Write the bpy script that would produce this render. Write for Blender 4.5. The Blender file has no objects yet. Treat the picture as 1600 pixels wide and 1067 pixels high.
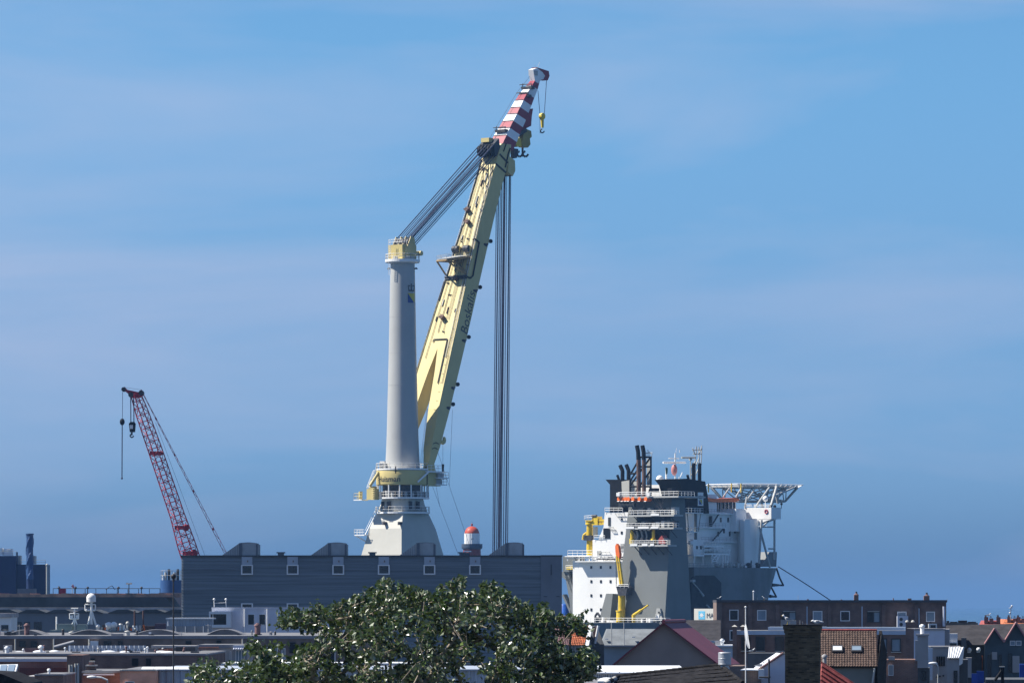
import bpy, bmesh, math, random
from mathutils import Vector, Matrix
random.seed(7)
sc = bpy.context.scene
col = sc.collection
R = math.radians
# ------------------------------------------------------------------ camera
FPX, HZ, CAMH = 8000.0, 946.0, 16.0          # focal length and horizon row in photograph pixels, eye height in metres
cam = bpy.data.cameras.new('camera'); cam.sensor_width = 36.0; cam.lens = 36.0*FPX/1600.0
cam.shift_y = (HZ-533.5)/1600.0
cam.clip_start = 1.0; cam.clip_end = 90000.0
camo = bpy.data.objects.new('camera', cam); col.objects.link(camo)
camo.location = (0, 0, CAMH); camo.rotation_euler = (R(90), 0, 0)
sc.camera = camo
# ------------------------------------------------------------------ sky, sun, exposure
SUN_EL, SUN_AZ_BEHIND = 50.0, 4.0
sv = Vector((-math.cos(R(SUN_AZ_BEHIND))*math.cos(R(SUN_EL)), math.sin(R(SUN_AZ_BEHIND))*math.cos(R(SUN_EL)), math.sin(R(SUN_EL))))
w = bpy.data.worlds.new('World'); sc.world = w; w.use_nodes = True
nt = w.node_tree; N = nt.nodes; L = nt.links; N.clear()
out = N.new('ShaderNodeOutputWorld'); bg = N.new('ShaderNodeBackground'); bg.inputs[1].default_value = 0.08
sky = N.new('ShaderNodeTexSky'); sky.sky_type = 'NISHITA'; sky.sun_disc = False
sky.sun_elevation = R(SUN_EL); sky.sun_rotation = math.atan2(sv.x, sv.y)
sky.air_density = 1.0; sky.dust_density = 0.3; sky.ozone_density = 3.0
tc = N.new('ShaderNodeTexCoord'); sep = N.new('ShaderNodeSeparateXYZ'); L.new(tc.outputs['Generated'], sep.inputs[0])
ramp = N.new('ShaderNodeValToRGB'); L.new(sep.outputs['Z'], ramp.inputs[0])
e = ramp.color_ramp.elements
SKY = [(0.0, (0.081, 0.187, 0.45)), (0.022, (0.262, 0.487, 0.985)), (0.045, (0.294, 0.487, 0.875)), (0.07, (0.319, 0.519, 0.85)), (0.115, (0.38, 0.66, 0.89)), (0.5, (0.312, 0.487, 0.719))]
ramp.color_ramp.interpolation = 'B_SPLINE'
while len(e) < len(SKY): e.new(0.9)
for el_, (p_, c_) in zip(e, SKY): el_.position = p_; el_.color = (*c_, 1)
mul = N.new('ShaderNodeMixRGB'); mul.blend_type = 'MULTIPLY'; mul.inputs[0].default_value = 1.0
L.new(sky.outputs[0], mul.inputs[1]); L.new(ramp.outputs[0], mul.inputs[2])
# thin high cloud veils, streaked along the horizon
mp = N.new('ShaderNodeMapping'); mp.inputs['Scale'].default_value = (5, 5, 26); mp.inputs['Rotation'].default_value = (0, R(-4), 0); mp.inputs['Location'].default_value = (0.4, 9.6, 4.6)
L.new(tc.outputs['Generated'], mp.inputs[0])
nz = N.new('ShaderNodeTexNoise'); nz.inputs['Scale'].default_value = 1.0; nz.inputs['Detail'].default_value = 5; nz.inputs['Roughness'].default_value = 0.55; nz.inputs['Distortion'].default_value = 0.4
L.new(mp.outputs[0], nz.inputs['Vector'])
cr = N.new('ShaderNodeMapRange'); cr.inputs['From Min'].default_value = 0.46; cr.inputs['From Max'].default_value = 0.74; cr.inputs['To Max'].default_value = 0.46
L.new(nz.outputs[0], cr.inputs['Value'])
mixc = N.new('ShaderNodeMixRGB'); L.new(cr.outputs[0], mixc.inputs[0]); L.new(mul.outputs[0], mixc.inputs[1]); mixc.inputs[2].default_value = (4.12, 4.2, 5.4, 1)
L.new(mixc.outputs[0], bg.inputs[0]); L.new(bg.outputs[0], out.inputs[0])
sl = bpy.data.lights.new('sun', 'SUN'); sl.energy = 5.0; sl.angle = R(0.5); sl.color = (1.0, 0.95, 0.86)
so = bpy.data.objects.new('sun', sl); col.objects.link(so)
so.rotation_euler = (-sv).to_track_quat('-Z', 'Y').to_euler()
sc.view_settings.view_transform = 'Standard'; sc.view_settings.look = 'None'; sc.view_settings.gamma = 1.0
sc.view_settings.use_curve_mapping = False; sc.view_settings.exposure = 0.85
sc.cycles.use_denoising = True; sc.cycles.max_bounces = 6; sc.cycles.volume_bounces = 0
sc.cycles.transparent_max_bounces = 8; sc.cycles.caustics_reflective = False; sc.cycles.caustics_refractive = False
# ------------------------------------------------------------------ helpers
def at(px, py, Y):
    return Vector(((px-800.0)/FPX*Y, Y, CAMH-(py-HZ)/FPX*Y))
WL = {}
def wloc(o): return WL.get(o.name, Vector((0, 0, 0)))
class MB:
    def __init__(s): s.v = []; s.f = []; s.m = []; s.sm = []
    def add(s, vs, fs, mi=0, smooth=False):
        b = len(s.v); s.v += [Vector(p) for p in vs]
        for f in fs:
            s.f.append([i+b for i in f]); s.m.append(mi); s.sm.append(smooth)
        return s
    def box(s, a, b, mi=0):
        x0, y0, z0 = a; x1, y1, z1 = b
        return s.hexa([(x0,y0,z0),(x1,y0,z0),(x1,y1,z0),(x0,y1,z0)], [(x0,y0,z1),(x1,y0,z1),(x1,y1,z1),(x0,y1,z1)], mi)
    def hexa(s, bot, top, mi=0):
        return s.add(list(bot)+list(top), [(3,2,1,0),(4,5,6,7),(0,1,5,4),(1,2,6,5),(2,3,7,6),(3,0,4,7)], mi)
    def prism(s, poly, off, mi=0):
        n = len(poly); off = Vector(off); p = [Vector(q) for q in poly]
        fs = [tuple(range(n)), tuple(reversed(range(n, 2*n)))]
        for i in range(n): j = (i+1) % n; fs.append((j, i, n+i, n+j))
        return s.add(p+[q+off for q in p], fs, mi)
    def tube(s, p, q, r, r2=None, n=6, mi=0, smooth=True, cap=True):
        p = Vector(p); q = Vector(q); r2 = r if r2 is None else r2
        d = (q-p)
        if d.length < 1e-6: return s
        d.normalize(); a = d.orthogonal().normalized(); b = d.cross(a)
        vs = []
        for c, rr in ((p, r), (q, r2)):
            for i in range(n):
                t = 2*math.pi*i/n; vs.append(c+(a*math.cos(t)+b*math.sin(t))*rr)
        s.add(vs, [(i, (i+1) % n, n+(i+1) % n, n+i) for i in range(n)], mi, smooth)
        if cap: s.add(vs, [tuple(reversed(range(n))), tuple(range(n, 2*n))], mi)
        return s
    def path(s, pts, r, n=5, mi=0):
        for a, b in zip(pts[:-1], pts[1:]): s.tube(a, b, r, n=n, mi=mi)
        return s
    def lathe(s, c, prof, n=24, mi=0, smooth=True, ax=None):
        c = Vector(c); k = len(prof); vs = []
        for (r, z) in prof:
            for i in range(n):
                t = 2*math.pi*i/n; vs.append(c+Vector((r*math.cos(t), r*math.sin(t), z)))
        fs = []
        for j in range(k-1):
            for i in range(n): fs.append((j*n+i, j*n+(i+1) % n, (j+1)*n+(i+1) % n, (j+1)*n+i))
        s.add(vs, fs, mi, smooth)
        s.add(vs[:n], [tuple(reversed(range(n)))], mi); s.add(vs[-n:], [tuple(range(n))], mi)
        return s
    def ball(s, c, r, n=12, m=8, mi=0, sc_=(1,1,1), half=False):
        c = Vector(c); vs = []; lo = 0 if half else -90
        for j in range(m+1):
            ph = R(lo+(90-lo)*j/m)
            for i in range(n):
                t = 2*math.pi*i/n
                vs.append(c+Vector((r*sc_[0]*math.cos(ph)*math.cos(t), r*sc_[1]*math.cos(ph)*math.sin(t), r*sc_[2]*math.sin(ph))))
        fs = [(j*n+i, j*n+(i+1) % n, (j+1)*n+(i+1) % n, (j+1)*n+i) for j in range(m) for i in range(n)]
        return s.add(vs, fs, mi, True)
    def rail(s, pts, h=1.1, r=0.06, step=2.0, bars=2, mi=0, closed=False):
        pts = [Vector(p) for p in pts]
        if closed: pts = pts+[pts[0]]
        for a, b in zip(pts[:-1], pts[1:]):
            for k in range(bars): 
                z = Vector((0, 0, h*(k+1)/bars)); s.tube(a+z, b+z, r, n=4, cap=False)
            m_ = max(1, int(round((b-a).length/step)))
            for i in range(m_+1):
                p = a.lerp(b, i/m_); s.tube(p, p+Vector((0, 0, h)), r, n=4, cap=False)
        return s
    def build(s, name, mat, parent=None, label=None, cat=None, group=None, kind=None):
        me = bpy.data.meshes.new(name); 
        o = bpy.data.objects.new(name, me); col.objects.link(o)
        if parent is not None:
            off = wloc(parent); o.parent = parent; WL[o.name] = off
        else:
            xs = [p.x for p in s.v]; ys = [p.y for p in s.v]; zs = [p.z for p in s.v]
            off = Vector(((min(xs)+max(xs))/2, (min(ys)+max(ys))/2, min(zs))); o.location = off; WL[o.name] = off
        me.from_pydata([p-off for p in s.v], [], s.f)
        mats = mat if isinstance(mat, (list, tuple)) else [mat]
        for m_ in mats: me.materials.append(m_)
        me.polygons.foreach_set('material_index', s.m); me.polygons.foreach_set('use_smooth', s.sm)
        me.update()
        tag(o, label, cat, group, kind)
        return o
def tag(o, label=None, cat=None, group=None, kind=None):
    if label: o['label'] = label
    if cat:
        o['category'] = cat; o['kind'] = 'thing'
    if group: o['group'] = group
    if kind: o['kind'] = kind
    return o
def thing(name, loc, label, cat, group=None):
    o = bpy.data.objects.new(name, None); col.objects.link(o); o.empty_display_size = 0.5
    o.location = loc; WL[o.name] = Vector(loc); tag(o, label, cat, group)
    return o
# ------------------------------------------------------------------ materials
def mat(name, c, rough=0.7, var=0.12, scale=1.0, metal=0.0, bump=0.0, stretch=(1,1,1), c2=None, streak=0.0, spec=0.3):
    m = bpy.data.materials.new(name); m.use_nodes = True; t = m.node_tree; n = t.nodes; l = t.links
    b = n['Principled BSDF']; b.inputs['Roughness'].default_value = rough; b.inputs['Metallic'].default_value = metal
    b.inputs['Specular IOR Level'].default_value = spec
    tcn = n.new('ShaderNodeTexCoord'); mpn = n.new('ShaderNodeMapping'); l.new(tcn.outputs['Object'], mpn.inputs[0])
    mpn.inputs['Scale'].default_value = stretch
    z = n.new('ShaderNodeTexNoise'); z.inputs['Scale'].default_value = scale; z.inputs['Detail'].default_value = 6; z.inputs['Roughness'].default_value = 0.6
    l.new(mpn.outputs[0], z.inputs['Vector'])
    rp = n.new('ShaderNodeValToRGB'); l.new(z.outputs[0], rp.inputs[0])
    c2 = c2 or tuple(max(0, k*(1-2.2*var)) for k in c)
    ca = tuple(min(1, k*(1+var)) for k in c)
    rp.color_ramp.elements[0].position = 0.3; rp.color_ramp.elements[0].color = (*c2, 1)
    rp.color_ramp.elements[1].position = 0.62; rp.color_ramp.elements[1].color = (*ca, 1)
    last = rp.outputs[0]
    if streak > 0:                                   # rain streaks and rust runs
        mp2 = n.new('ShaderNodeMapping'); l.new(tcn.outputs['Object'], mp2.inputs[0]); mp2.inputs['Scale'].default_value = (scale*2.5, scale*2.5, scale*0.22)
        z2 = n.new('ShaderNodeTexNoise'); z2.inputs['Scale'].default_value = 1; z2.inputs['Detail'].default_value = 4; l.new(mp2.outputs[0], z2.inputs['Vector'])
        mr = n.new('ShaderNodeMapRange'); mr.inputs['From Min'].default_value = 0.52; mr.inputs['From Max'].default_value = 0.75; mr.inputs['To Max'].default_value = streak
        l.new(z2.outputs[0], mr.inputs['Value'])
        mx = n.new('ShaderNodeMixRGB'); l.new(mr.outputs[0], mx.inputs[0]); l.new(last, mx.inputs[1]); mx.inputs[2].default_value = (c[0]*0.5, c[1]*0.42, c[2]*0.36, 1)
        last = mx.outputs[0]
    l.new(last, b.inputs['Base Color'])
    if bump > 0:
        bp = n.new('ShaderNodeBump'); bp.inputs['Strength'].default_value = bump; bp.inputs['Distance'].default_value = 0.05
        l.new(z.outputs[0], bp.inputs['Height']); l.new(bp.outputs[0], b.inputs['Normal'])
    return m
def brick(name, c1, c2, mortar, bw=0.24, bh=0.075, rough=0.85):
    m = bpy.data.materials.new(name); m.use_nodes = True; t = m.node_tree; n = t.nodes; l = t.links
    b = n['Principled BSDF']; b.inputs['Roughness'].default_value = rough; b.inputs['Specular IOR Level'].default_value = 0.15
    tcn = n.new('ShaderNodeTexCoord'); sp = n.new('ShaderNodeSeparateXYZ'); l.new(tcn.outputs['Object'], sp.inputs[0])
    ad = n.new('ShaderNodeMath'); ad.operation = 'ADD'; l.new(sp.outputs['X'], ad.inputs[0]); l.new(sp.outputs['Y'], ad.inputs[1])
    cb = n.new('ShaderNodeCombineXYZ'); l.new(ad.outputs[0], cb.inputs['X']); l.new(sp.outputs['Z'], cb.inputs['Y'])
    bt = n.new('ShaderNodeTexBrick'); l.new(cb.outputs[0], bt.inputs['Vector']); bt.inputs['Scale'].default_value = 1.0
    bt.inputs['Brick Width'].default_value = bw; bt.inputs['Row Height'].default_value = bh; bt.inputs['Mortar Size'].default_value = 0.009
    bt.inputs['Color1'].default_value = (*c1, 1); bt.inputs['Color2'].default_value = (*c2, 1); bt.inputs['Mortar'].default_value = (*mortar, 1)
    z = n.new('ShaderNodeTexNoise'); z.inputs['Scale'].default_value = 0.7; z.inputs['Detail'].default_value = 6; l.new(tcn.outputs['Object'], z.inputs['Vector'])
    mr = n.new('ShaderNodeMapRange'); mr.inputs['From Min'].default_value = 0.3; mr.inputs['From Max'].default_value = 0.7; mr.inputs['To Min'].default_value = 0.65; mr.inputs['To Max'].default_value = 1.2
    l.new(z.outputs[0], mr.inputs['Value'])
    hs = n.new('ShaderNodeHueSaturation'); l.new(mr.outputs[0], hs.inputs['Value']); l.new(bt.outputs['Color'], hs.inputs['Color'])
    l.new(hs.outputs[0], b.inputs['Base Color'])
    bp = n.new('ShaderNodeBump'); bp.inputs['Strength'].default_value = 0.5; bp.inputs['Distance'].default_value = 0.02; bp.invert = True
    l.new(bt.outputs['Fac'], bp.inputs['Height']); l.new(bp.outputs[0], b.inputs['Normal'])
    return m
M = {}
def D(k, *a, **kw): M[k] = mat(k, *a, **kw)
D('white_paint', (0.84, 0.83, 0.80), 0.45, 0.04, 0.12, streak=0.12)
D('cream_grey', (0.47, 0.455, 0.40), 0.5, 0.04, 0.1, streak=0.10)
D('mast_grey', (0.42, 0.42, 0.40), 0.45, 0.04, 0.08, streak=0.12)
D('hull_grey', (0.15, 0.16, 0.165), 0.55, 0.12, 0.12, streak=0.35)
D('tower_grey', (0.165, 0.175, 0.17), 0.55, 0.05, 0.1, streak=0.12)
D('dark_recess', (0.03, 0.035, 0.04), 0.7, 0.2, 0.4)  # near-black painted in for the shade inside openings
D('crane_yellow', (0.60, 0.49, 0.20), 0.45, 0.05, 0.12, streak=0.16)
D('strong_yellow', (0.72, 0.50, 0.035), 0.45, 0.08, 0.3, streak=0.25)
D('jib_red', (0.27, 0.014, 0.036), 0.45, 0.08, 0.3, streak=0.1)
D('crane_red', (0.36, 0.018, 0.045), 0.45, 0.1, 0.4)
D('black_steel', (0.012, 0.0125, 0.015), 0.65, 0.2, 0.5, spec=0.1)
D('dark_machinery', (0.05, 0.05, 0.055), 0.55, 0.3, 1.2)
D('wire', (0.035, 0.045, 0.085), 0.5, 0.1, 0.5, metal=0.3)
D('rusty_stack', (0.13, 0.075, 0.055), 0.7, 0.35, 0.5, streak=0.5)
D('orange', (0.85, 0.17, 0.03), 0.5, 0.08, 0.5)
D('blue_sign', (0.02, 0.06, 0.24), 0.5, 0.05, 0.5)
D('yellow_sign', (0.62, 0.50, 0.06), 0.5, 0.05, 0.5)
D('letter', (0.03, 0.033, 0.04), 0.5, 0.05, 0.5)
D('logo_blue', (0.16, 0.55, 0.78), 0.5, 0.04, 0.5)
D('glass', (0.018, 0.022, 0.028), 0.08, 0.1, 0.5, spec=0.5)
D('glass_light', (0.20, 0.26, 0.32), 0.15, 0.1, 0.5, spec=0.5)
D('curtain', (0.30, 0.31, 0.32), 0.6, 0.15, 2.0)
D('white_frame', (0.72, 0.72, 0.72), 0.5, 0.04, 0.8)
D('dark_frame', (0.05, 0.05, 0.055), 0.5, 0.1, 0.8)
# ================================================================== setting
def sheet(name, pts, m, kind='structure'):
    b = MB(); b.add(pts, [tuple(range(len(pts)))]); return b.build(name, m, kind=kind)
D('asphalt', (0.06, 0.06, 0.06), 0.9, 0.25, 0.05, bump=0.2)
wm = mat('sea_water', (0.012, 0.045, 0.09), 0.22, 0.15, 0.02, spec=0.5)
t_ = wm.node_tree; zz = t_.nodes.new('ShaderNodeTexNoise'); zz.inputs['Scale'].default_value = 0.08; zz.inputs['Detail'].default_value = 8
bb = t_.nodes.new('ShaderNodeBump'); bb.inputs['Strength'].default_value = 0.6; bb.inputs['Distance'].default_value = 1.2
tcx = t_.nodes.new('ShaderNodeTexCoord'); t_.links.new(tcx.outputs['Object'], zz.inputs['Vector']); t_.links.new(zz.outputs[0], bb.inputs['Height'])
t_.links.new(bb.outputs[0], t_.nodes['Principled BSDF'].inputs['Normal'])
sheet('sea_water', [(-40000, -3000, -1.6), (40000, -3000, -1.6), (40000, 60000, -1.6), (-40000, 60000, -1.6)], wm)
b = MB(); b.box((-900, -400, -3.0), (900, 1320, 0.0)); b.build('ground', M['asphalt'], kind='structure')
b = MB(); b.box((-90, 1840, -3.0), (60, 1990, 3.0)); b.build('pier_head', M['asphalt'], kind='structure')
b = MB(); b.box((-900, 1320.5, -3.0), (-140, 1700, 0.2)); b.build('harbour_quay', M['asphalt'], kind='structure')
# ================================================================== ship frame of reference (heading away to the right)
HA = R(52); hx, hy = math.cos(HA), math.sin(HA); rx, ry = hy, -hx
OX, OY = (629-800)/FPX*1450.0, 1450.0
def S(s, t, z): return Vector((OX+hx*s+rx*t, OY+hy*s+ry*t, z))
def st(px, py, t=None, s=None):
    k = (px-800.0)/FPX
    if s is None: s = (k*(OY+ry*t)-OX-rx*t)/(hx-k*hy)
    else: t = (k*(OY+hy*s)-OX-hx*s)/(rx-k*ry)
    Y = OY+hy*s+ry*t
    return s, t, CAMH-(py-HZ)/FPX*Y
def sz(py, s, t=0): return CAMH-(py-HZ)/FPX*(OY+hy*s+ry*t)
def P(px, py, t=None, s=None): return S(*st(px, py, t, s))
def sbox(b, s0, s1, t0, t1, z0, z1, mi=0):
    return b.hexa([S(s0,t0,z0), S(s0,t1,z0), S(s1,t1,z0), S(s1,t0,z0)][::-1], [S(s0,t0,z1), S(s0,t1,z1), S(s1,t1,z1), S(s1,t0,z1)][::-1], mi)
def text_mesh(body, size, name, bold=0.0):
    cu = bpy.data.curves.new(name, 'FONT'); cu.body = body; cu.size = size; cu.offset = bold; cu.resolution_u = 3
    o = bpy.data.objects.new(name, cu); col.objects.link(o)
    dg = bpy.context.evaluated_depsgraph_get(); dg.update()
    me = bpy.data.meshes.new_from_object(o.evaluated_get(dg))
    vs = [v.co.copy() for v in me.vertices]; fs = [tuple(p.vertices) for p in me.polygons]
    bpy.data.objects.remove(o); bpy.data.curves.remove(cu); bpy.data.meshes.remove(me)
    return vs, fs
def text_part(body, size, fn, name, m, parent, squeeze=1.0, bold=0.0):
    vs, fs = text_mesh(body, size, name, bold)
    x1 = max(v.x for v in vs)
    b = MB(); b.add([fn(v.x*squeeze, v.y, x1*squeeze) for v in vs], fs); return b.build(name, m, parent)
Yl, Wh = M['crane_yellow'], M['white_paint']
# ------------------------------------------------------------------ the heavy lift crane
HC = thing('offshore_crane', S(0, 0, 11), 'huge offshore crane with grey mast and yellow boom rising behind the hall', 'crane')
def rrect(a, bb_, rad, z, n=12):
    pts = []
    for (cx, cy, a0) in ((a-rad, bb_-rad, 0), (-(a-rad), bb_-rad, 90), (-(a-rad), -(bb_-rad), 180), (a-rad, -(bb_-rad), 270)):
        for i in range(n+1):
            t = R(a0+90*i/n); pts.append(S(cx+rad*math.cos(t), cy+rad*math.sin(t), z))
    return pts
secs = [(12.4, 9.7, 0.15, 11), (9.4, 7.35, 0.15, sz(866, 0)), (7.65, 5.95, 0.15, sz(826, 0)), (6.1, 5.1, 0.3, sz(806, 0)), (5.8, 5.3, 2.0, sz(798, 0)), (5.75, 5.6, 4.2, sz(788, 0)), (5.75, 5.75, 5.7, sz(777, 0))]
b = MB(); vs = []; 
for q in secs: vs += rrect(*q)
n_ = 52; fs = [(j*n_+i, j*n_+(i+1) % n_, (j+1)*n_+(i+1) % n_, (j+1)*n_+i) for j in range(len(secs)-1) for i in range(n_)]
b.add(vs, fs, 0, False); b.build('pedestal', M['cream_grey'], HC)
C0 = S(0, 0, 0)
def ring(r0, r1, z0, z1, n=40): return [(r0, z0), (r1, z0), (r1, z1), (r0, z1), (r0, z0)]
def circ(r, z, n=28, a0=0, a1=360): return [C0+Vector((r*math.cos(R(a0+(a1-a0)*i/n)), r*math.sin(R(a0+(a1-a0)*i/n)), z)) for i in range(n+1)]
def platform(name, r0, r1, z, rh=1.5):
    b = MB(); b.lathe(C0, ring(r0, r1, z-0.45, z), 40, smooth=False); p = b.build(name, Wh, HC)
    b = MB(); b.rail(circ(r1-0.15, z, 24), rh, 0.07, 2.2, 2); b.build('railing', Wh, p); return p
z800, z777, z758, z735 = sz(800, 0), sz(777, 0), sz(758, 0), sz(735, 0)
platform('pedestal_platform', 6.0, 7.8, z800)
platform('cage_platform', 5.9, 7.6, z777)
b = MB(); b.lathe(C0, [(5.7, z777), (5.7, z758)], 40); b.build('slew_bearing', M['dark_machinery'], HC)
for i in range(14):
    a = 2*math.pi*(i+0.3)/14; p = C0+Vector((7.3*math.cos(a), 7.3*math.sin(a), z777)); b = MB(); b.tube(p, p+Vector((0, 0, z758-z777)), 0.2, n=6); b.build('cage_post', Wh, HC)
for i in range(10):
    a = R(190+i*18); p = C0+Vector((6.25*math.cos(a), 6.25*math.sin(a), z777)); b = MB(); b.tube(p, p+Vector((0, 0, 1.2+1.0*random.random())), 0.45, n=8); b.build('slew_motor', M['mast_grey'], HC)
for a in (208, 232, 292, 316):
    b = MB(); p = C0+Vector((6.2*math.cos(R(a)), 6.2*math.sin(R(a)), z777-1.2)); b.tube(p+Vector((0, 0, -2.2)), p, 0.55, n=8); b.build('slew_gearbox', M['dark_machinery'], HC)
b = MB(); b.lathe(C0, [(5.6, z758), (7.4, z758), (7.5, z758+0.3), (7.5, z735-0.3), (7.4, z735), (4.9, z735)], 64); rg = b.build('slew_ring', Yl, HC)
def wrap(rad, ang0):
    def fn(x, y, w_): 
        a = ang0+x/rad; return C0+Vector((rad*math.cos(a), rad*math.sin(a), sz(753, 0)+y))
    return fn
text_part('Huisman', 2.25, wrap(7.56, R(207)), 'maker_lettering', M['letter'], rg, 1.0, 0.02)
platform('ring_platform', 4.9, 7.6, z735+0.5, 1.5)
# mast
def rm(z):
    zs = [(sz(735, 0), 4.95), (sz(690, 0), 4.55), (sz(560, 0), 3.95), (sz(415, 0), 3.46), (sz(402, 0), 3.42)]
    for (za, ra), (zb, rb) in zip(zs[:-1], zs[1:]):
        if z <= zb: return ra+(rb-ra)*(z-za)/(zb-za)
    return zs[-1][1]
zt = sz(402, 0); prof = []
for i in range(13):
    z = z735+(zt-z735)*i/12; prof.append((rm(z), z))
b = MB(); b.lathe(C0, prof, 64); mast = b.build('mast', M['mast_grey'], HC)
for f in (0.13, 0.4, 0.55, 0.72):
    z = z735+(zt-z735)*f; r_ = rm(z)+0.03; b = MB(); b.lathe(C0, [(r_-.2, z-.05), (r_, z-.04), (r_, z+.04), (r_-.2, z+.05)], 64); b.build('weld_seam', M['mast_grey'], mast)
# emblem on the mast: crown over a square split in blue and yellow
def mp_(px, py):
    z = sz(py, 0); r_ = rm(z)+0.06; k = max(-0.999, min(0.999, (px-629)*0.18125/r_)); a = math.asin(k)
    return C0+Vector((r_*math.sin(a), -r_*math.cos(a), z))
def patch(quads, name, m, par, fn):
    b = MB()
    for q in quads:
        n = 5
        for i in range(n):
            for j in range(n):
                def bl(u, v): 
                    A, B, Cc, Dd = q; return ((A[0]*(1-u)+B[0]*u)*(1-v)+(Dd[0]*(1-u)+Cc[0]*u)*v, (A[1]*(1-u)+B[1]*u)*(1-v)+(Dd[1]*(1-u)+Cc[1]*u)*v)
                b.add([fn(*bl(i/n, j/n)), fn(*bl((i+1)/n, j/n)), fn(*bl((i+1)/n, (j+1)/n)), fn(*bl(i/n, (j+1)/n))], [(0, 1, 2, 3)])
    return b.build(name, m, par)
patch([((637.6, 459), (637.6, 474), (647.6, 474), (642.6, 466.5))], 'emblem_blue_half', M['blue_sign'], mast, mp_)
patch([((637.6, 459), (642.6, 466.5), (647.6, 474), (648, 459))], 'emblem_yellow_half', M['yellow_sign'], mast, mp_)
patch([((638.5, 454), (638.5, 456), (647.6, 456), (647.6, 454)), ((637.6, 447.5), (638.6, 447.5), (639.8, 454), (638.6, 454)), ((647.4, 447.5), (648.0, 447.5), (647.6, 454), (646.8, 454)),
       ((642.2, 444), (643.6, 444), (643.6, 454), (642.2, 454)), ((637.6, 447.5), (638.6, 446.4), (641.4, 447.2), (641.2, 448.6)), ((644.6, 447.2), (646.8, 446.2), (647.8, 447.3), (644.8, 448.6))], 'emblem_crown', M['letter'], mast, mp_)
# mast head
zc = sz(411, 0)
b = MB(); b.lathe(C0, [(3.3, zc-0.2), (4.7, zc), (4.95, zc+0.2), (4.95, zc+0.9), (3.3, zc+0.9)], 40, smooth=False); hp = b.build('head_platform', Wh, HC)
b = MB(); b.rail(circ(4.8, zc+0.9, 18), 1.5, 0.07, 2, 2); b.build('railing', Wh, hp)
zk = sz(378, 0)
b = MB(); sbox(b, -3.3, 3.0, -2.6, 2.6, zc+0.9, zk-1.0); sbox(b, -2.4, 2.6, -2.9, 2.9, zc+2.5, zk-1.6); sbox(b, 2.4, 5.2, 1.4, 2.4, zc+2.4, zc+3.4); b.build('head_block', Yl, HC)
b = MB(); b.tube(S(4.9, 1.0, zc+2.9), S(4.9, 3.0, zc+2.9), 0.7, n=12); b.build('head_stub', Yl, HC)
for t in (-2.2, -1.3, -0.4, 0.4, 1.3, 2.2):
    b = MB(); b.tube(S(0.6, t-0.3, zk-0.6), S(0.6, t+0.3, zk-0.6), 1.6, n=20); b.build('head_sheave', M['dark_machinery'], HC)
for t in (-2.75, -0.85, 0.85, 2.75):
    b = MB(); b.prism([S(-1.6, t, zk-1.8), S(2.4, t, zk-1.8), S(1.8, t, zk+1.1), S(0.2, t, zk+1.5)], S(0, .14, 0)-S(0, 0, 0)); b.build('sheave_cheek', Yl, HC)
b = MB(); b.rail([S(-3.2, -2.5, zk-1.0), S(-3.2, 2.5, zk-1.0), S(-1.2, 2.5, zk-1.0)], 1.5, 0.07, 1.6, 2); b.build('head_railing', Wh, HC)
b = MB()
for dx in (0, 0.7): b.tube(S(-3.3-1.2, -1.4+dx, sz(430, 0)), S(-3.3-1.2, -1.4+dx, zk+0.5), 0.07, n=4)
for i in range(18): z = sz(430, 0)+i*0.55; b.tube(S(-4.5, -1.4, z), S(-4.5, -0.7, z), 0.05, n=4)
b.build('head_ladder', Wh, HC)
for a in (180, 350): 
    b = MB(); p = C0+Vector((3.9*math.cos(R(a)), 3.9*math.sin(R(a)), sz(421, 0))); b.tube(p, p+Vector((0, 0, 0.5)), 0.55, 0.2, n=8); b.build('floodlight', M['dark_machinery'], HC)
# boom sections: (z, s centre, outer half width, inner half gap, depth along s)
def sc_(z): return 4.3+(z-55.7)*(49/115.3)
def zy(py):                                          # height of a photograph row on the boom centre line
    z = 100.0
    for _ in range(6): z = sz(py, sc_(z))
    return z
BT = [(728, 7.0, 5.1, 2.2), (700, 6.8, 4.0, 3.8), (640, 6.2, 2.5, 5.2), (600, 5.8, 1.6, 5.4), (580, 5.6, 1.15, 5.5), (545, 5.25, 0.0, 5.7)]
b = MB()
for sg in (1, -1):
    for (ya, oa, ia, da), (yb, ob, ib, db) in zip(BT[:-1], BT[1:]):
        za, zb = zy(ya), zy(yb)
        def q(z, o, i, d): 
            c = sc_(z); r_ = [S(c-d/2, sg*i, z), S(c-d/2, sg*o, z), S(c+d/2, sg*o, z), S(c+d/2, sg*i, z)]
            return r_ if sg < 0 else r_[::-1]
        b.hexa(q(za, oa, ia, da), q(zb, ob, ib, db))
UP = [(545, 5.25, 5.7), (440, 4.1, 6.0), (340, 3.1, 6.1), (285, 3.0, 5.6), (240, 3.0, 5.4), (226, 2.7, 4.6)]
for (ya, oa, da), (yb, ob, db) in zip(UP[:-1], UP[1:]):
    za, zb = zy(ya), zy(yb)
    def q(z, o, d): c = sc_(z); return [S(c-d/2, -o, z), S(c-d/2, o, z), S(c+d/2, o, z), S(c+d/2, -o, z)][::-1]
    b.hexa(q(za, oa, da), q(zb, ob, db))
boom = b.build('boom', Yl, HC)
def bw(z):
    tb = [(zy(y), o, d) for (y, o, i, d) in BT]+[(zy(y), o, d) for (y, o, d) in UP[1:]]
    for (za, oa, da), (zb, ob, db) in zip(tb[:-1], tb[1:]):
        if z <= zb: k = (z-za)/(zb-za); return oa+(ob-oa)*k, da+(db-da)*k
    return tb[-1][1:]
def BK(z, v, off=0.0):                               # point on the back (lit) face, v in -1..1 across
    o, d = bw(z); return S(sc_(z)-d/2-off*0.92, v*o, z+off*0.39)
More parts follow.
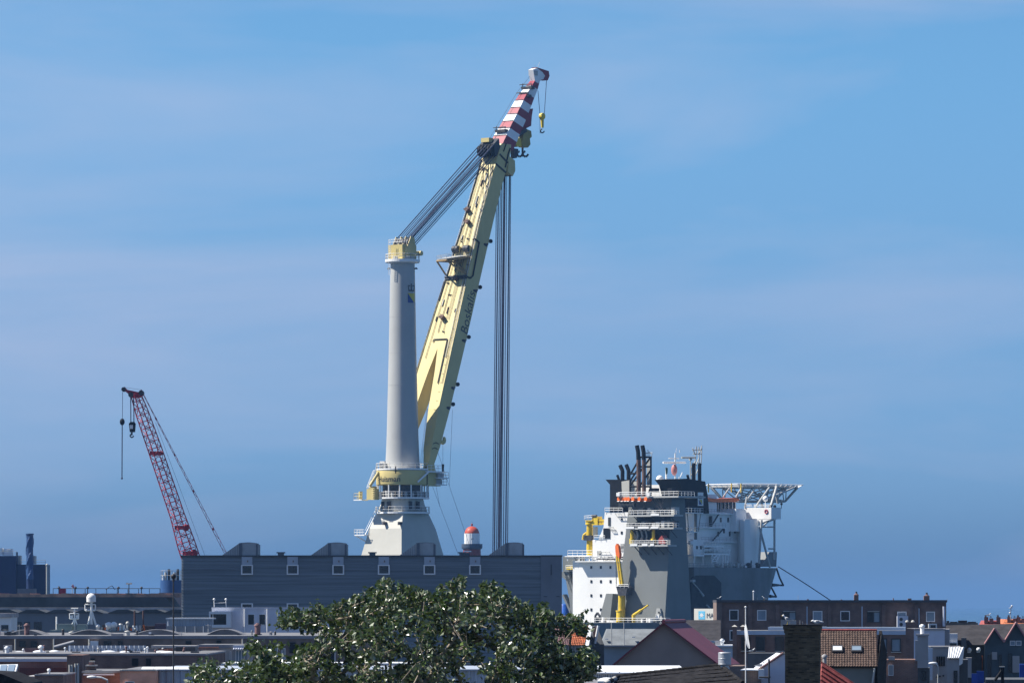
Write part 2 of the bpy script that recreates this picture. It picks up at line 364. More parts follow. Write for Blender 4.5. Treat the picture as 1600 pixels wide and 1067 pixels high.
def SD(z, k, off=0.0):                               # point on the near side face, k 0 back .. 1 front
    o, d = bw(z); return S(sc_(z)-d/2+k*d, o+off, z)
# pipes, cable trays and walkways along the back face
for v, r_, y0, y1, m in ((-0.9, 0.16, 470, 250, 'dark_machinery'), (-0.62, 0.07, 560, 262, 'dark_machinery'), (-0.25, 0.09, 520, 262, 'dark_machinery'), (0.12, 0.06, 520, 262, 'dark_machinery'), (0.3, 0.07, 500, 262, 'dark_machinery'), (0.74, 0.12, 560, 262, 'mast_grey'), (0.9, 0.07, 600, 262, 'dark_machinery'), (-0.98, 0.13, 640, 440, 'black_steel')):
    pts = [BK(zy(y0+(y1-y0)*i/14), v+0.015*random.uniform(-1, 1), 0.22) for i in range(15)]
    b = MB(); b.path(pts, r_, 5); b.build('boom_pipe', M[m], boom)
b = MB(); b.path([BK(zy(535), -0.42, .25), BK(zy(531), -0.4, .25), BK(zy(531), 0.55, .25), BK(zy(536), 0.57, .25), BK(zy(600), 0.62, .25)], 0.16, 5); b.build('cable_loop', M['dark_machinery'], boom)
b = MB()
for sg, o0 in ((-1, 0), (1, 0)):
    pts = [BK(zy(y), sg*0.97, 0.05) for y in (640, 600, 560, 520, 480, 440, 400, 360, 320, 280)]
    if sg > 0: pts = pts[2:]
    b.rail(pts, 0.9, 0.035, 2.6, 2)
b.build('boom_handrail', Wh, boom)
b = MB()
for y in range(290, 700, 14):
    z = zy(y)
    if 395 < y < 440: continue
    b.path([BK(z, 0.70, .28), BK(z, 0.84, .28)], 0.05, 4)
b.build('walkway_rungs', M['mast_grey'], boom)
rb_ = random.Random(4)
for i in range(26):
    y = rb_.uniform(262, 520); v = rb_.uniform(-.85, .85); z = zy(y); q = MB(); c = BK(z, v, .15); d2 = S(0, 1, 0)-S(0, 0, 0); wv = rb_.uniform(.2, .7)
    if i % 2: q.tube(c-d2*wv, c+d2*wv, .12, n=5); q.tube(c, BK(z, v, .75), .1, n=5)
    else: q.tube(c, BK(z-rb_.uniform(.8, 2.6), v, .2), .2, n=6)
    q.build('boom_fitting', M[rb_.choice(['dark_machinery', 'dark_machinery', 'mast_grey', 'rusty_stack'])], boom)
# lookout platform on a truss sticking out to the far side at mid boom
z1, z2 = zy(408), zy(430)
b = MB()
A = BK(zy(404), -0.8, 0.3); B_ = BK(zy(404), 0.85, 0.3); tip = P(682.5, 408, s=sc_(z1)-9.5)
tip2 = tip+S(0, 3.6, 0)-S(0, 0, 0)
for p, q in ((tip, A), (tip, BK(z2, -1.0, 0.3)), (tip, BK(zy(412), 0.2, .3)), (tip2, B_), (tip2, BK(z2, 0.8, .3)), (tip, tip2), (A, B_), (A, BK(z2, 0.9, .4)), (tip2, BK(zy(404), -0.1, .3))): b.tube(p, q, 0.26, n=6)
b.build('platform_truss', mat('ochre_steel', (0.36, 0.24, 0.10), 0.6, 0.15, 0.4), HC)
b = MB(); u = Vector((0, 0, 0.3)); b.add([tip+u, tip2+u, B_+u, A+u], [(0, 1, 2, 3)]); b.add([tip+u*2, tip2+u*2, B_+u*2, A+u*2], [(0, 1, 2, 3)]); pf = b.build('boom_platform', M['mast_grey'], HC)
b = MB(); b.rail([A, tip, tip2, B_], 1.5, 0.05, 1.6, 3); b.build('railing', M['mast_grey'], pf)
for v in (-0.75, -0.45, 0.35, 0.62):
    b = MB(); c = BK(zy(392), v, 0.9); d_ = (S(0, 1, 0)-S(0, 0, 0)); b.tube(c-d_*0.45, c+d_*0.45, 1.0, n=16); sh = b.build('guide_sheave', M['dark_machinery'], HC)
    b = MB(); sbox_c = st(0, 0, t=0); b.prism([c+d_*0.5+Vector((0, 0, -1.2)), c+d_*0.5+Vector((0, 0, 1.0)), BK(zy(388), v, 0)+d_*.5, BK(zy(398), v, 0)+d_*.5], d_*0.12); b.build('bracket', Yl, sh)
b = MB(); b.path([BK(zy(434), -0.98, .35), BK(zy(434), 1.0, .35)], 0.35, 6); b.path([BK(zy(437), -0.9, .3), BK(zy(437), 1.0, .3)], 0.2, 6); b.build('cable_bridge', M['dark_machinery'], boom)
b = MB(); b.path([BK(zy(377), 0.75, .4), BK(zy(376), 0.98, .3), SD(zy(380), 0.25, .25), SD(zy(432), 0.35, .25), SD(zy(436), 0.2, .25), BK(zy(435), 0.98, .3)], 0.22, 6); b.build('hose_loop', M['black_steel'], boom)
for y, v in ((349, -0.25), (330, -0.7), (498, -0.15), (437, 0.1)):
    b = MB(); z = zy(y); b.tube(BK(z, v, 0), BK(z, v, 1.3), 0.7, n=12); d_ = S(0, 1, 0)-S(0, 0, 0); b.tube(BK(z, v, 1.2)-d_*0.9, BK(z, v, 1.2)+d_*0.9, 0.22, n=6); b.build('rope_roller', M['rusty_stack'], boom)
for y in (378, 450, 528, 602, 633):
    z = zy(y); b = MB(); p = SD(z, 1.02, 0.0); q = SD(z, 1.0, 0.0)+S(0.8, 0.1, 0.25)-S(0, 0, 0); b.tube(p-Vector((0, 0, 0.3)), q, 0.14, n=6); lm = b.build('lamp_arm', Yl, boom)
    b = MB(); b.ball(q, 0.62, 10, 6); b.build('lamp_housing', M['black_steel'], lm)
    b = MB(); p0 = SD(z-0.6, 0.62, 0.02); b.add([p0, SD(z-0.9, 0.98, .1), SD(z-1.5, 0.98, .1), SD(z-1.1, 0.7, .02)], [(0, 1, 2, 3)]); b.tube(SD(z-.7, .7, .1), SD(z-.7, .98, .1), 0.2, n=6); b.build('lamp_bracket', M['dark_machinery'], boom)
zz0 = zy(690); b = MB(); o_ = 6.8; p = S(sc_(zz0)+1.9, o_-0.6, zz0); b.tube(p, p+S(1.6, 0, -0.3)-S(0, 0, 0), 0.6, n=10); b.ball(p+S(2.0, 0, 0.4)-S(0, 0, 0), 0.8, 10, 6, sc_=(0.7, 0.7, 1.3)); b.build('boom_fairlead', Yl, boom)
for y in (694, 702): b = MB(); b.path([SD(zy(y), 0.1, 0.1), SD(zy(y-2), 0.4, 0.1), SD(zy(y), 0.75, 0.1)], 0.1, 5); b.build('boom_step', M['black_steel'], boom)
# name along the shaded side
pA, pB = Vector(SD(zy(521), 0.62, 0.05)), Vector(SD(zy(455), 0.52, 0.05))
ux = (pB-pA); Ln = ux.length; ux.normalize(); hv = Vector((hx, hy, 0)); nrm = Vector((rx, ry, 0)); uy = nrm.cross(ux).normalized()
vs0, _f = text_mesh('Boskalis', 4.6, 'tmp'); wid = max(v.x for v in vs0)
text_part('Boskalis', 4.6, lambda x, y, w_: pA+ux*(x*Ln/wid)+uy*(y-1.9)*1.0+nrm*0.14*0, 'boom_lettering', M['letter'], boom)
# boom head with sheaves
zh = zy(236)
b = MB(); c = sc_(zh)
b.prism([S(c-4.6, -2.7, zh-1.5), S(c-4.9, -2.7, zh+1.6), S(c-2.6, -2.7, zh+3.3), S(c-1.6, -2.7, zh-2.6)], S(0, 5.4, 0)-S(0, 0, 0)); b.build('luffing_block', M['dark_machinery'], HC)
b = MB(); sbox(b, c-5.2, c-3.2, -1.9, 1.0, zh+2.2, zh+3.4); b.build('block_cover', Yl, HC)
for t in (-2.3, -1.2, 0, 1.2, 2.3): b = MB(); b.tube(S(c-4.6, t-.3, zh-0.3), S(c-4.6, t+.3, zh-0.3), 1.7, n=18); b.build('boom_sheave', M['black_steel'], HC)
b = MB(); b.prism([S(c+2.4, -2.6, zh-1.5), S(c+5.0, -2.6, zh-2.6), S(c+5.2, -2.6, zh-5.6), S(c+4.0, -2.6, zh-7.2), S(c+1.6, -2.6, zh-6.0)], S(0, 5.2, 0)-S(0, 0, 0)); b.build('boom_head', Yl, HC)
for zz_, k0, k1 in ((zy(258), 0.0, 1.0), (zy(243), 0.1, 0.95)):
    b = MB(); b.path([SD(zz_, k0, 0.06), SD(zz_-2.2, k1, 0.06)], 0.28, 6); b.build('head_strap', M['dark_machinery'], boom)
b = MB(); b.path([SD(zy(262), 0.85, .1), SD(zy(240), 0.8, .1), SD(zy(232), 0.9, .1)], 0.24, 6); b.path([SD(zy(238), 0.35, .1), SD(zy(226), 0.45, .1)], 0.2, 6); b.build('head_seam', M['black_steel'], boom)
# striped jib: rows of the photograph, centre column, half width, depth
JS = [(226, 783, 2.5, 4.9), (213, 789.5, 2.35, 4.8), (201.5, 795.3, 2.15, 4.7), (190.5, 801, 2.0, 4.5), (179.5, 807, 1.85, 4.3), (169, 812, 1.7, 4.0), (158, 817.5, 1.55, 3.8), (147, 823.5, 1.35, 3.4), (135, 831, 1.1, 2.7), (126, 836, 0.85, 2.0), (119, 839.5, 0.75, 1.6)]
b = MB(); JQ = []
for (y, px, o, d) in JS:
    s_, _, z = st(px, y, t=0); JQ.append((s_, z, o, d))
for i in range(len(JQ)-1):
    (sa, za, oa, da), (sb_, zb, ob, db) = JQ[i], JQ[i+1]
    q = lambda s_, z, o, d: [S(s_-d/2, -o, z-0.0), S(s_-d/2, o, z), S(s_+d/2, o, z-d*0.35), S(s_+d/2, -o, z-d*0.35)][::-1]
    b.hexa(q(sa, za, oa, da), q(sb_, zb, ob, db), 1 if i % 2 else 0)
jib = b.build('jib', [M['jib_red'], Wh], HC)
for i in range(1, len(JQ)-1):
    sa, za, oa, da = JQ[i]; b = MB()
    b.path([S(sa-da/2-.1, -oa, za+.1), S(sa-da/2-.1, oa, za+.1)], 0.09, 4); b.build('jib_rib', M['dark_machinery'], jib)
b = MB(); b.path([S(JQ[i][0]-JQ[i][3]/2-.7, -JQ[i][2]*0.9, JQ[i][1]+.9) for i in range(len(JQ))], 0.05, 4); b.build('jib_handrail', M['dark_machinery'], jib)
for y, px in ((206, 781), (152, 817), (139, 822)):
    b = MB(); s_, _, z = st(px, y, t=-1.0); sbox(b, s_-1.2, s_+0.4, -1.9, 1.9, z-0.3, z+0.5); b.tube(S(s_-.8, -1.6, z), S(s_-.8, -1.6, z+1.5), 0.12, n=5); b.tube(S(s_-.8, 1.6, z), S(s_-.8, 1.6, z+1.3), 0.12, n=5); b.tube(S(s_-1.4, -2.3, z+1.1), S(s_-1.4, 2.3, z+1.1), 0.14, n=5); b.build('jib_winch', M['dark_machinery'], jib)
b = MB(); hd = [(833, 109), (840.5, 106), (856, 112.5), (858, 119), (855.5, 125.5), (846, 124.5), (841, 131), (836, 128)]
b.prism([P(x, y, t=0.9) for x, y in hd], S(0, -1.8, 0)-S(0, 0, 0), 0); jh = b.build('jib_head', Wh, HC)
b = MB(); b.prism([P(x, y, t=0.97) for x, y in [(838.5, 105.5), (857.5, 111.5), (858.8, 119), (856, 126), (849, 125), (852, 119), (848, 113)]], S(0, -1.94, 0)-S(0, 0, 0)); b.build('head_red_band', M['jib_red'], jh)
b = MB(); sbox(b, *sum(((st(834, 110, t=0)[0]-.9, st(834, 110, t=0)[0]+.4),), ()), -1.2, 1.2, sz(114, 50), sz(106.5, 50)); b.tube(P(840, 106, t=0), P(843.5, 97, t=0), 0.06, n=4); b.tube(P(836, 106, t=0), P(836, 102, t=0), 0.06, n=4); b.build('head_mast', M['mast_grey'], jh)
# auxiliary hook hanging from the jib head
b = MB(); b.tube(P(854, 125, t=0), P(850.5, 178, t=0), 0.09, n=5); b.tube(P(840.5, 142, t=0), P(843.5, 178, t=0), 0.09, n=5); b.tube(P(843.6, 186, t=0), P(843.8, 209, t=0), 0.07, n=5); b.build('hook_rope', M['wire'], HC)
b = MB(); c = P(847, 182, t=0); d_ = Vector((rx, ry, 0)); b.tube(c-d_*.5, c+d_*.5, 0.95, n=14); b.tube(c, P(847.5, 200, t=0), 0.55, 0.38, n=8); hb = b.build('hook_block', M['strong_yellow'], HC)
def hook(b, c, r_, thick):
    pts = [c+Vector((r_*math.cos(R(a)), 0, r_*math.sin(R(a)))) for a in range(90, 361+20, 30)]; b.path(pts, thick, 6)
b = MB(); hook(b, P(847.3, 205, t=0), 0.55, 0.2); b.build('hook', M['dark_machinery'], hb)
# main hooks stowed under the jib
b = MB(); b.prism([P(x, y, t=1.0) for x, y in [(812, 206), (816, 192), (828, 176), (833, 170), (831, 182), (830, 197)]], S(0, -2, 0)-S(0, 0, 0)); b.build('jib_underbeam', M['jib_red'], HC)
b = MB(); b.prism([P(x, y, t=1.0) for x, y in [(811, 214), (812, 200), (821, 196), (824, 206)]], S(0, -2, 0)-S(0, 0, 0)); b.build('hook_cradle', M['dark_machinery'], HC)
ochre = mat('ochre_paint', (0.36, 0.27, 0.06), 0.5, 0.12, 0.4)
b = MB(); b.prism([P(x, y, t=.9) for x, y in [(819, 207), (823, 202), (830, 205), (831, 214), (828, 217), (829, 226), (825, 231), (818, 230), (815, 224)]], S(0, -1.8, 0)-S(0, 0, 0)); b.build('main_hook_block', ochre, HC)
b = MB(); b.prism([P(x, y, t=1.1) for x, y in [(806, 224), (810, 216), (814, 217), (815, 229), (808, 230)]], S(0, -1.6, 0)-S(0, 0, 0)); b.build('hook_sling_plate', M['strong_yellow'], HC)
b = MB(); 
for sx in (812, 821): hook(b, P(sx, 241, t=0.9), 0.75, 0.33)
b.tube(P(816.5, 231, t=.9), P(816.5, 245, t=.9), 0.32, n=6); b.prism([P(x, y, t=.8) for x, y in [(803, 232), (810, 233), (808, 247), (803, 248)]], S(0, -1.2, 0)-S(0, 0, 0)); b.build('main_hook', M['dark_machinery'], HC)
# ropes
for i in range(14):
    k = i % 7; t = -2.6+5.2*k/6; lo_ = i >= 7; b = MB(); p = S(2.4 if lo_ else 0.4, t, zk-1.0 if lo_ else zk+0.8); q = S(sc_(zh)-4.4, t*1.05, zh-1.9+0.25*(k % 2)) if lo_ else S(sc_(zh)-5.2, t*1.05, zh+1.2-0.25*(k % 3))
    b.tube(p, q, 0.11+0.05*(i % 3 == 0), n=5); b.build('luffing_rope', M['wire'], HC)
for i, (xt, xb) in enumerate(((776, 770), (779, 772.5), (782, 776), (784.5, 778.5), (788, 780.5), (789.5, 783), (792, 786.5), (796, 790), (798, 793))):
    t = -2.2+4.4*i/8; b = MB(); p = P(xt, 268, t=t); q = P(xb, 856, t=t); q2 = p.lerp(q, 1.22)
    b.tube(p, q2, (0.13, .2, .13, .17, .26, .15, .12, .2, .13)[i], n=6); b.build('hoist_rope', M['wire'], HC)
b = MB(); q2 = P(783, 1001, t=0); q2.z = 11.05; cc = q2; b.prism([cc+Vector((-2.6, -.8, .2)), cc+Vector((2.6, -.8, .2)), cc+Vector((2.6, -.8, 3.4)), cc+Vector((1.4, -.8, 5.2)), cc+Vector((-1.4, -.8, 5.2)), cc+Vector((-2.6, -.8, 3.4))], (0, 1.6, 0)); b.build('lower_block', Yl, HC)
b = MB(); b.tube(P(766, 228, t=-1.5), P(823, 135, t=-1.4), 0.06, n=4); b.tube(P(640, 372, t=-2), P(752, 236, t=-2.6), 0.05, n=4); b.build('jib_stay', M['wire'], HC)
for p, q in (((684, 706), (744, 882)), ((676, 760), (716, 866)), ((692, 640), (692, 735)), ((707, 640), (702, 760)), ((681, 757), (687, 790))):
    b = MB(); b.tube(P(*p, t=5), P(*q, t=5), 0.055, n=4); b.build('tag_line', M['wire'], HC)
b = MB(); b.tube(P(692, 725, t=5), P(692, 737, t=5), 0.4, 0.25, n=8); b.build('tag_line_weight', M['black_steel'], HC)
b = MB()
for k in range(5): b.tube(P(656+k*1.6, 726, t=3.0), P(667+k*0.9, 638, t=0.5), 0.05, n=4)
b.build('boom_ladder_ropes', M['wire'], HC)
# side equipment on the slew ring
b = MB(); sbox(b, -9.2, -6.6, -5.6, -3.2, sz(781, 0), sz(764, 0)); sbox(b, -8.8, -7.2, -5.2, -3.6, sz(764, 0), sz(760, 0)); ec = b.build('electrical_house', Yl, HC)
b = MB(); 
for k in range(7): z = sz(781, 0)+k*0.52; b.tube(S(-9.75, -3.6, z), S(-9.75, -2.2, z), 0.1, n=4)
b.build('ladder', Yl, ec)
b = MB(); sbox(b, -10.4, -7.5, -9.4, -6.4, sz(782, 0), sz(780.5, 0)); b.build('side_platform', Wh, HC)
b = MB(); b.rail([S(-10.3, -6.4, sz(780, 0)), S(-10.3, -9.3, sz(780, 0)), S(-7.6, -9.3, sz(780, 0))], 1.6, 0.08, 1.5, 2); b.tube(S(-9.2, -7.8, sz(780.5, 0)), S(-9.2, -7.8, sz(768, 0)), 0.55, n=8); b.build('side_platform_railing', Yl, HC)
b = MB(); b.tube(S(-9.0, -4.5, sz(759, 0)), S(-6.8, -3.2, sz(738, 0)), 0.45, n=8); b.build('cable_chute', Yl, HC)
b = MB()
for dx in (0, 1.4): b.tube(S(-9.0+dx*.2, -4.6-dx, sz(762, 0)), S(-7.2+dx*.2, -3.6-dx, sz(735, 0)), 0.09, n=4)
for k in range(14): p = S(-9.0, -4.6, sz(762, 0)).lerp(S(-7.2, -3.6, sz(735, 0)), k/13); b.tube(p, p+S(.28, -1.4, 0)-S(0, 0, 0), 0.06, n=4)
b.rail([S(-9.0, -4.6, sz(762, 0)), S(-7.2, -3.6, sz(735, 0))], 1.3, 0.06, 1.4, 2)
b.build('ring_stair', Wh, HC)
b = MB(); sbox(b, 2.0, 9.0, 4.4, 6.6, z758-0.2, z735-0.6); b.build('boom_foot_housing', Yl, HC)
b = MB(); sbox(b, 2.0, 9.0, -6.6, -4.4, z758-0.2, z735-0.6); b.build('boom_foot_housing', Yl, HC)
for t in (5.2, 6.7, -5.2, -6.7):
    b = MB(); z = z735; b.prism([S(2.2, t, z-.8), S(6.6, t, z-.8), S(5.4, t, z+2.6), S(3.4, t, z+2.6)], S(0, .3, 0)-S(0, 0, 0)); b.build('hinge_lug', Yl, HC)
for z, t0 in ((sz(745.5, 0), 5.8), (sz(756, 0), 5.2)):
    b = MB(); sbox(b, 6.2, 11.0, t0-1.5, t0+2.2, z-0.3, z); sp_ = b.build('service_platform', Wh, HC)
    b = MB(); b.rail([S(6.3, t0+2.1, z), S(10.9, t0+2.1, z), S(10.9, t0-1.4, z)], 1.5, 0.07, 1.6, 2); sbox(b, 7.0, 9.6, t0, t0+1.5, z, z+1.3); b.build('railing', M['mast_grey'], sp_)
b = MB(); z = sz(736, 0); sbox(b, 1.0, 7.6, 6.4, 8.4, z-0.35, z); b.tube(S(1.5, 8.3, z-0.3), S(-2.6, 7.7, z-3.2), 0.28, n=6); b.rail([S(1.0, 8.3, z), S(7.5, 8.3, z), S(7.5, 6.5, z)], 1.6, 0.07, 1.6, 2); b.build('hinge_platform', Wh, HC)
b = MB(); b.tube(C0+Vector((-6.4, -2.0, z735+1.6)), C0+Vector((-5.0, -2.0, z735+1.6)), 1.0, n=14); b.tube(C0+Vector((-4.9, -3.5, z735)), C0+Vector((-4.9, -3.5, z735+2.6)), 0.25, n=6); b.build('tugger_winch', M['mast_grey'], HC)
b = MB(); b.tube(C0+Vector((-1.8, -7.7, z735+1.0)), C0+Vector((-1.8, -7.7, z735-1.0)), 0.16, n=6); b.tube(C0+Vector((7.0, -2.9, z735)), C0+Vector((7.0, -2.9, z758)), 0.16, n=6); b.build('ring_pipe', M['black_steel'], HC)
b = MB(); q = st(570, 835, t=-7); b.hexa([S(q[0]-1.5, q[1]-2.6, q[2]-.3), S(q[0]+2, q[1]-2.6, q[2]-.3), S(q[0]+2, q[1]+1, q[2]-.3), S(q[0]-1.5, q[1]+1, q[2]-.3)][::-1], [S(q[0]-1.5, q[1]-2.6, q[2]), S(q[0]+2, q[1]-2.6, q[2]), S(q[0]+2, q[1]+1, q[2]), S(q[0]-1.5, q[1]+1, q[2])][::-1])
b.tube(S(q[0]-1.3, q[1]-2.4, q[2]-.2), S(q[0]+1, q[1]+1, q[2]-2.6), 0.22, n=6); b.rail([S(q[0]-1.5, q[1]+1, q[2]), S(q[0]-1.5, q[1]-2.6, q[2]), S(q[0]+2, q[1]-2.6, q[2])], 1.4, 0.07, 1.3, 2)
b.path([S(q[0]-.5, q[1]+.6, q[2]), P(586, 805, t=-6)], 0.15, 5); b.path([S(q[0]-.5, q[1]+.6, q[2]+1.2), P(586, 798, t=-6)], 0.07, 5); b.build('pedestal_stair', Wh, HC)
for (x, y) in ((599, 817), (623, 817)):
    b = MB(); s_, t_2, z = st(x, y, s=-8.2); sbox(b, -8.3, -7.0, t_2-.3, t_2+.3, z-.5, z+.4); b.build('floodlight', M['dark_machinery'], HC)
# ------------------------------------------------------------------ the crane ship
SH = thing('crane_ship', S(100, -11, -1.6), 'grey and white crane ship with black funnels and helideck moored in the harbour', 'ship')
hg, tg = M['hull_grey'], M['tower_grey']
TN, TF = 12.0, -34.0
# hull: aft body and the raised forecastle with its rounded, flared bow
b = MB(); b.hexa([S(-48, TF, -6), S(-48, TN, -6), S(124, TN, -6), S(124, TF, -6)][::-1], [S(-55, TF, 11), S(-55, TN, 11), S(124, TN, 11), S(124, TF, 11)][::-1]); b.build('hull', hg, SH)
ZF = sz(886.5, 150, 12)
def bowline(z, n=18):
    k = (z+6)/(ZF+6); ln = 5+21.5*k; s0 = 157-1*(1-k)
    pts = []
    for i in range(n+1):
        a = R(-90+180*i/n); pts.append(S(s0+ln*max(0, math.cos(a))**0.9, (TN+TF)/2+(TN-TF)/2*math.sin(a)*(0.93+0.07*k if abs(math.sin(a)) < .999 else 1), z))
    return pts
b = MB(); rows = []
for z in (-6, 2, 8, 14, 20, ZF):
    rows.append([S(124.02, TF, z)]+bowline(z)+[S(124.02, TN, z)])
m_ = len(rows[0]); vs = sum(rows, [])
fs = [(j*m_+i, j*m_+i+1, (j+1)*m_+i+1, (j+1)*m_+i) for j in range(len(rows)-1) for i in range(m_-1)]
b.add(vs, [f[::-1] for f in fs], 0, False); b.add(rows[-1], [tuple(range(m_))]); b.add(rows[0]+rows[-1], [(0, m_-1, 2*m_-1, m_)])
b.build('bow', hg, SH)
# dark panel with chamfered corners, standing for the shade inside a side opening
b = MB(); op = [(1080.5, 975), (1080.5, 905), (1087, 898.5), (1116, 898.5), (1127, 910), (1127, 975)]
b.prism([P(x, y, t=TN+0.05) for x, y in op], S(0, -0.6, 0)-S(0, 0, 0)); so_ = b.build('opening_shade_panel', M['dark_recess'], SH)
b = MB(); b.tube(P(1082, 909, t=TN+.3), P(1100, 930, t=TN+.3), 0.2, n=5); b.tube(P(1094, 924, t=TN+.3), P(1099, 931, t=TN+.3), 0.35, n=5); b.tube(P(1104, 945, t=TN+.3), P(1110, 951, t=TN+.3), 0.3, n=5); sbox(b, *[st(1080, 907, t=TN)[0]+k for k in (-.6, .8)], TN, TN+1.0, sz(909, 120, TN), sz(905, 120, TN)); b.build('mooring_davit', M['mast_grey'], so_)
# big grey support tower: four tapered corners
def tw(px, py, t): return st(px, py, t=t)[0]
zb, zt2 = 11.0, sz(775, 113, 12)
s_na0, s_nf0 = tw(1038.5, 970, TN), tw(1081, 970, TN)
s_na1, s_nf1 = tw(1050, 776, TN), tw(1069.5, 776, TN)
tl0 = st(962, 970, s=s_na0)[1]; tl1 = st(984, 776, s=s_na1)[1]
b = MB(); b.hexa([S(s_na0, tl0, zb), S(s_na0, TN, zb), S(s_nf0, TN, zb), S(s_nf0, tl0, zb)][::-1], [S(s_na1, tl1, zt2), S(s_na1, TN, zt2), S(s_nf1, TN, zt2), S(s_nf1, tl1, zt2)][::-1]); tower = b.build('support_tower', tg, SH)
def TF_(px, py):                                     # s of the tower's aft face at a row
    z = sz(py, 112, 0); k = (z-zb)/(zt2-zb); return s_na0+(s_na1-s_na0)*k
# white accommodation block: stepped aft wall
SA = 120.0
def aft(pts, s0, dep, name, m, par):
    b = MB(); b.prism([P(x, y, s=s0) for x, y in pts], S(dep, 0, 0)-S(0, 0, 0)); return b.build(name, m, par)
blk = aft([(895, 985), (895, 875.5), (926, 875.5), (926, 843), (935, 843), (943, 823), (945, 800), (985, 800), (1000, 985)], SA, 30, 'accommodation', Wh, SH)
zz_ = lambda y: sz(y, SA, -15)
# windows of the aft wall
for (x, y) in [(924, 886), (939, 886), (954, 886), (924, 908), (939, 908), (954, 908), (924, 930), (939, 930), (924, 952), (939, 952), (971.5, 810), (971.5, 832)]:
    b = MB(); c = P(x, y, s=SA); s_, t_3, z = st(x, y, s=SA); sbox(b, SA-.12, SA+.05, t_3-.34, t_3+.34, z-.42, z+.42); wn = b.build('window', M['dark_frame'], blk)
    b = MB(); sbox(b, SA-.15, SA, t_3-.25, t_3+.25, z-.33, z+.33); b.build('pane', M['glass'], wn)
def darkpanel(x0, x1, y0, y1, s0, m, name='vent_panel', par=None, th=0.15):
    b = MB(); b.prism([P(x, y, s=s0) for x, y in ((x0, y0), (x1, y0), (x1, y1), (x0, y1))], S(-th, 0, 0)-S(0, 0, 0)); return b.build(name, m, par or SH)
darkpanel(950.5, 954, 808, 821, SA, M['dark_recess'], 'doorway', blk); darkpanel(943, 953.5, 825, 841, SA, M['black_steel'], 'doorway', blk)
for (x, y, w_) in ((970, 849, 5), (971, 853, 5)): darkpanel(x, x+w_, y, y+8, SA, M['mast_grey'], 'vent_grille', blk)
darkpanel(933, 939, 860, 868, SA, M['mast_grey'], 'vent_grille', blk)
def rail_px(pts, name, par, h=1.3, s=None, t=None, r=0.09, step=1.8, m=Wh, bars=2):
    b = MB(); b.rail([P(x, y, t=t, s=s) for x, y in pts], h, r, step, bars); return b.build(name, m, par)
rail_px([(899, 875), (927, 875)], 'railing', blk, s=SA-.3); rail_px([(928, 843), (945, 843)], 'railing', blk, s=SA-.3); rail_px([(945, 800), (973, 800)], 'railing', blk, s=SA-.3)
rail_px([(926, 875), (976, 875)], 'railing', blk, s=SA-2.0)
b = MB(); t0, t1 = st(899, 876, s=SA-2)[1], st(978, 876, s=SA-2)[1]; sbox(b, SA-2.2, SA, t0, t1, zz_(877.5), zz_(876)); b.build('gallery', Wh, blk)
for x in range(934, 972, 6): b = MB(); s_, t_3, z = st(x, 872, s=SA-1.5); sbox(b, SA-1.6, SA-.6, t_3-.5, t_3+.5, z-.4, z+.2+random.random()*.6); b.build('deck_locker', M['dark_machinery'], blk)
for q in ([(933, 862), (939, 871), (957, 871), (952, 862)], [(961, 802), (966, 809), (978, 809), (975, 802)], [(951, 823), (955, 829), (961, 829), (958, 823)]):
    b = MB(); P4 = [P(x, y, s=SA-.5) for x, y in q]; b.path(P4+[P4[0]], 0.1, 4); 
    for k in (0.33, 0.66): b.tube(P4[0].lerp(P4[3], k), P4[1].lerp(P4[2], k), 0.07, n=4)
    b.build('stair', M['mast_grey'], blk)
# black funnels
def funnel(pts, s0, dep, par):
    b = MB(); b.prism([P(x, y, s=s0) for x, y in pts], S(dep, 0, 0)-S(0, 0, 0)); return b.build('funnel', M['black_steel'], par)
f1 = funnel([(953, 801), (953, 757), (946, 749), (970, 749), (972, 757), (972, 801)], SA+.3, 7, SH)
b = MB(); b.prism([P(x, y, s=SA) for x, y in ((971, 752), (984, 750), (984, 776), (972, 776))], S(5, 0, 0)-S(0, 0, 0)); b.build('funnel_casing', M['cream_grey'], SH)
for x, yt in ((970.5, 727), (980, 726)):
    b = MB(); b.path([P(x+2.2, 752, s=SA+2), P(x+2.2, 735, s=SA+2), P(x-1.5, yt, s=SA+2)], 0.62, 10); b.build('exhaust_pipe', M['black_steel'], SH)
b = MB(); b.path([P(967.5, 750, s=SA+2), P(964.5, 742, s=SA+2)], 0.4, 8); b.build('exhaust_pipe', M['black_steel'], SH)
for x in (997, 1005.5):
    b = MB(); b.path([P(x+1, 800, s=SA-6), P(x+0.5, 716, s=SA-6)], 0.62, 12); st_ = b.build('tall_exhaust', M['rusty_stack'], SH)
    b = MB(); b.path([P(x+0.5, 718, s=SA-6), P(x+0.2, 706, s=SA-6), P(x-1.8, 696, s=SA-6)], 0.66, 12); b.build('exhaust_tip', M['black_steel'], st_)
b = MB(); F_ = lambda x, y: P(x, y, s=SA-5)
for p, q in (((984.5, 774), (984.5, 752)), ((1017, 774), (1017, 714)), ((1000, 714), (1018, 714)), ((984, 760), (1017, 760)), ((985, 740), (998, 739)), ((1000, 729), (1017, 729)), ((985, 758), (1016, 715)), ((992, 770), (1017, 734)), ((985, 741), (996, 722)), ((1012, 774), (1017, 760)), ((984, 752), (1000, 728)), ((1000, 715), (1000, 774))): b.tube(F_(*p), F_(*q), 0.28, n=6)
b.build('exhaust_frame', M['black_steel'], SH)
b = MB()
for x in (1009, 1011, 1013, 1015, 1018.5): b.tube(F_(x, 714), F_(x+random.uniform(-.5, .5), 714-random.uniform(5, 13)), 0.1, n=4)
b.tube(F_(1008, 708), F_(1020, 707), 0.12, n=4); b.tube(F_(1011, 703), F_(1019, 711), 0.08, n=4); b.build('aerial_cluster', M['mast_grey'], SH)
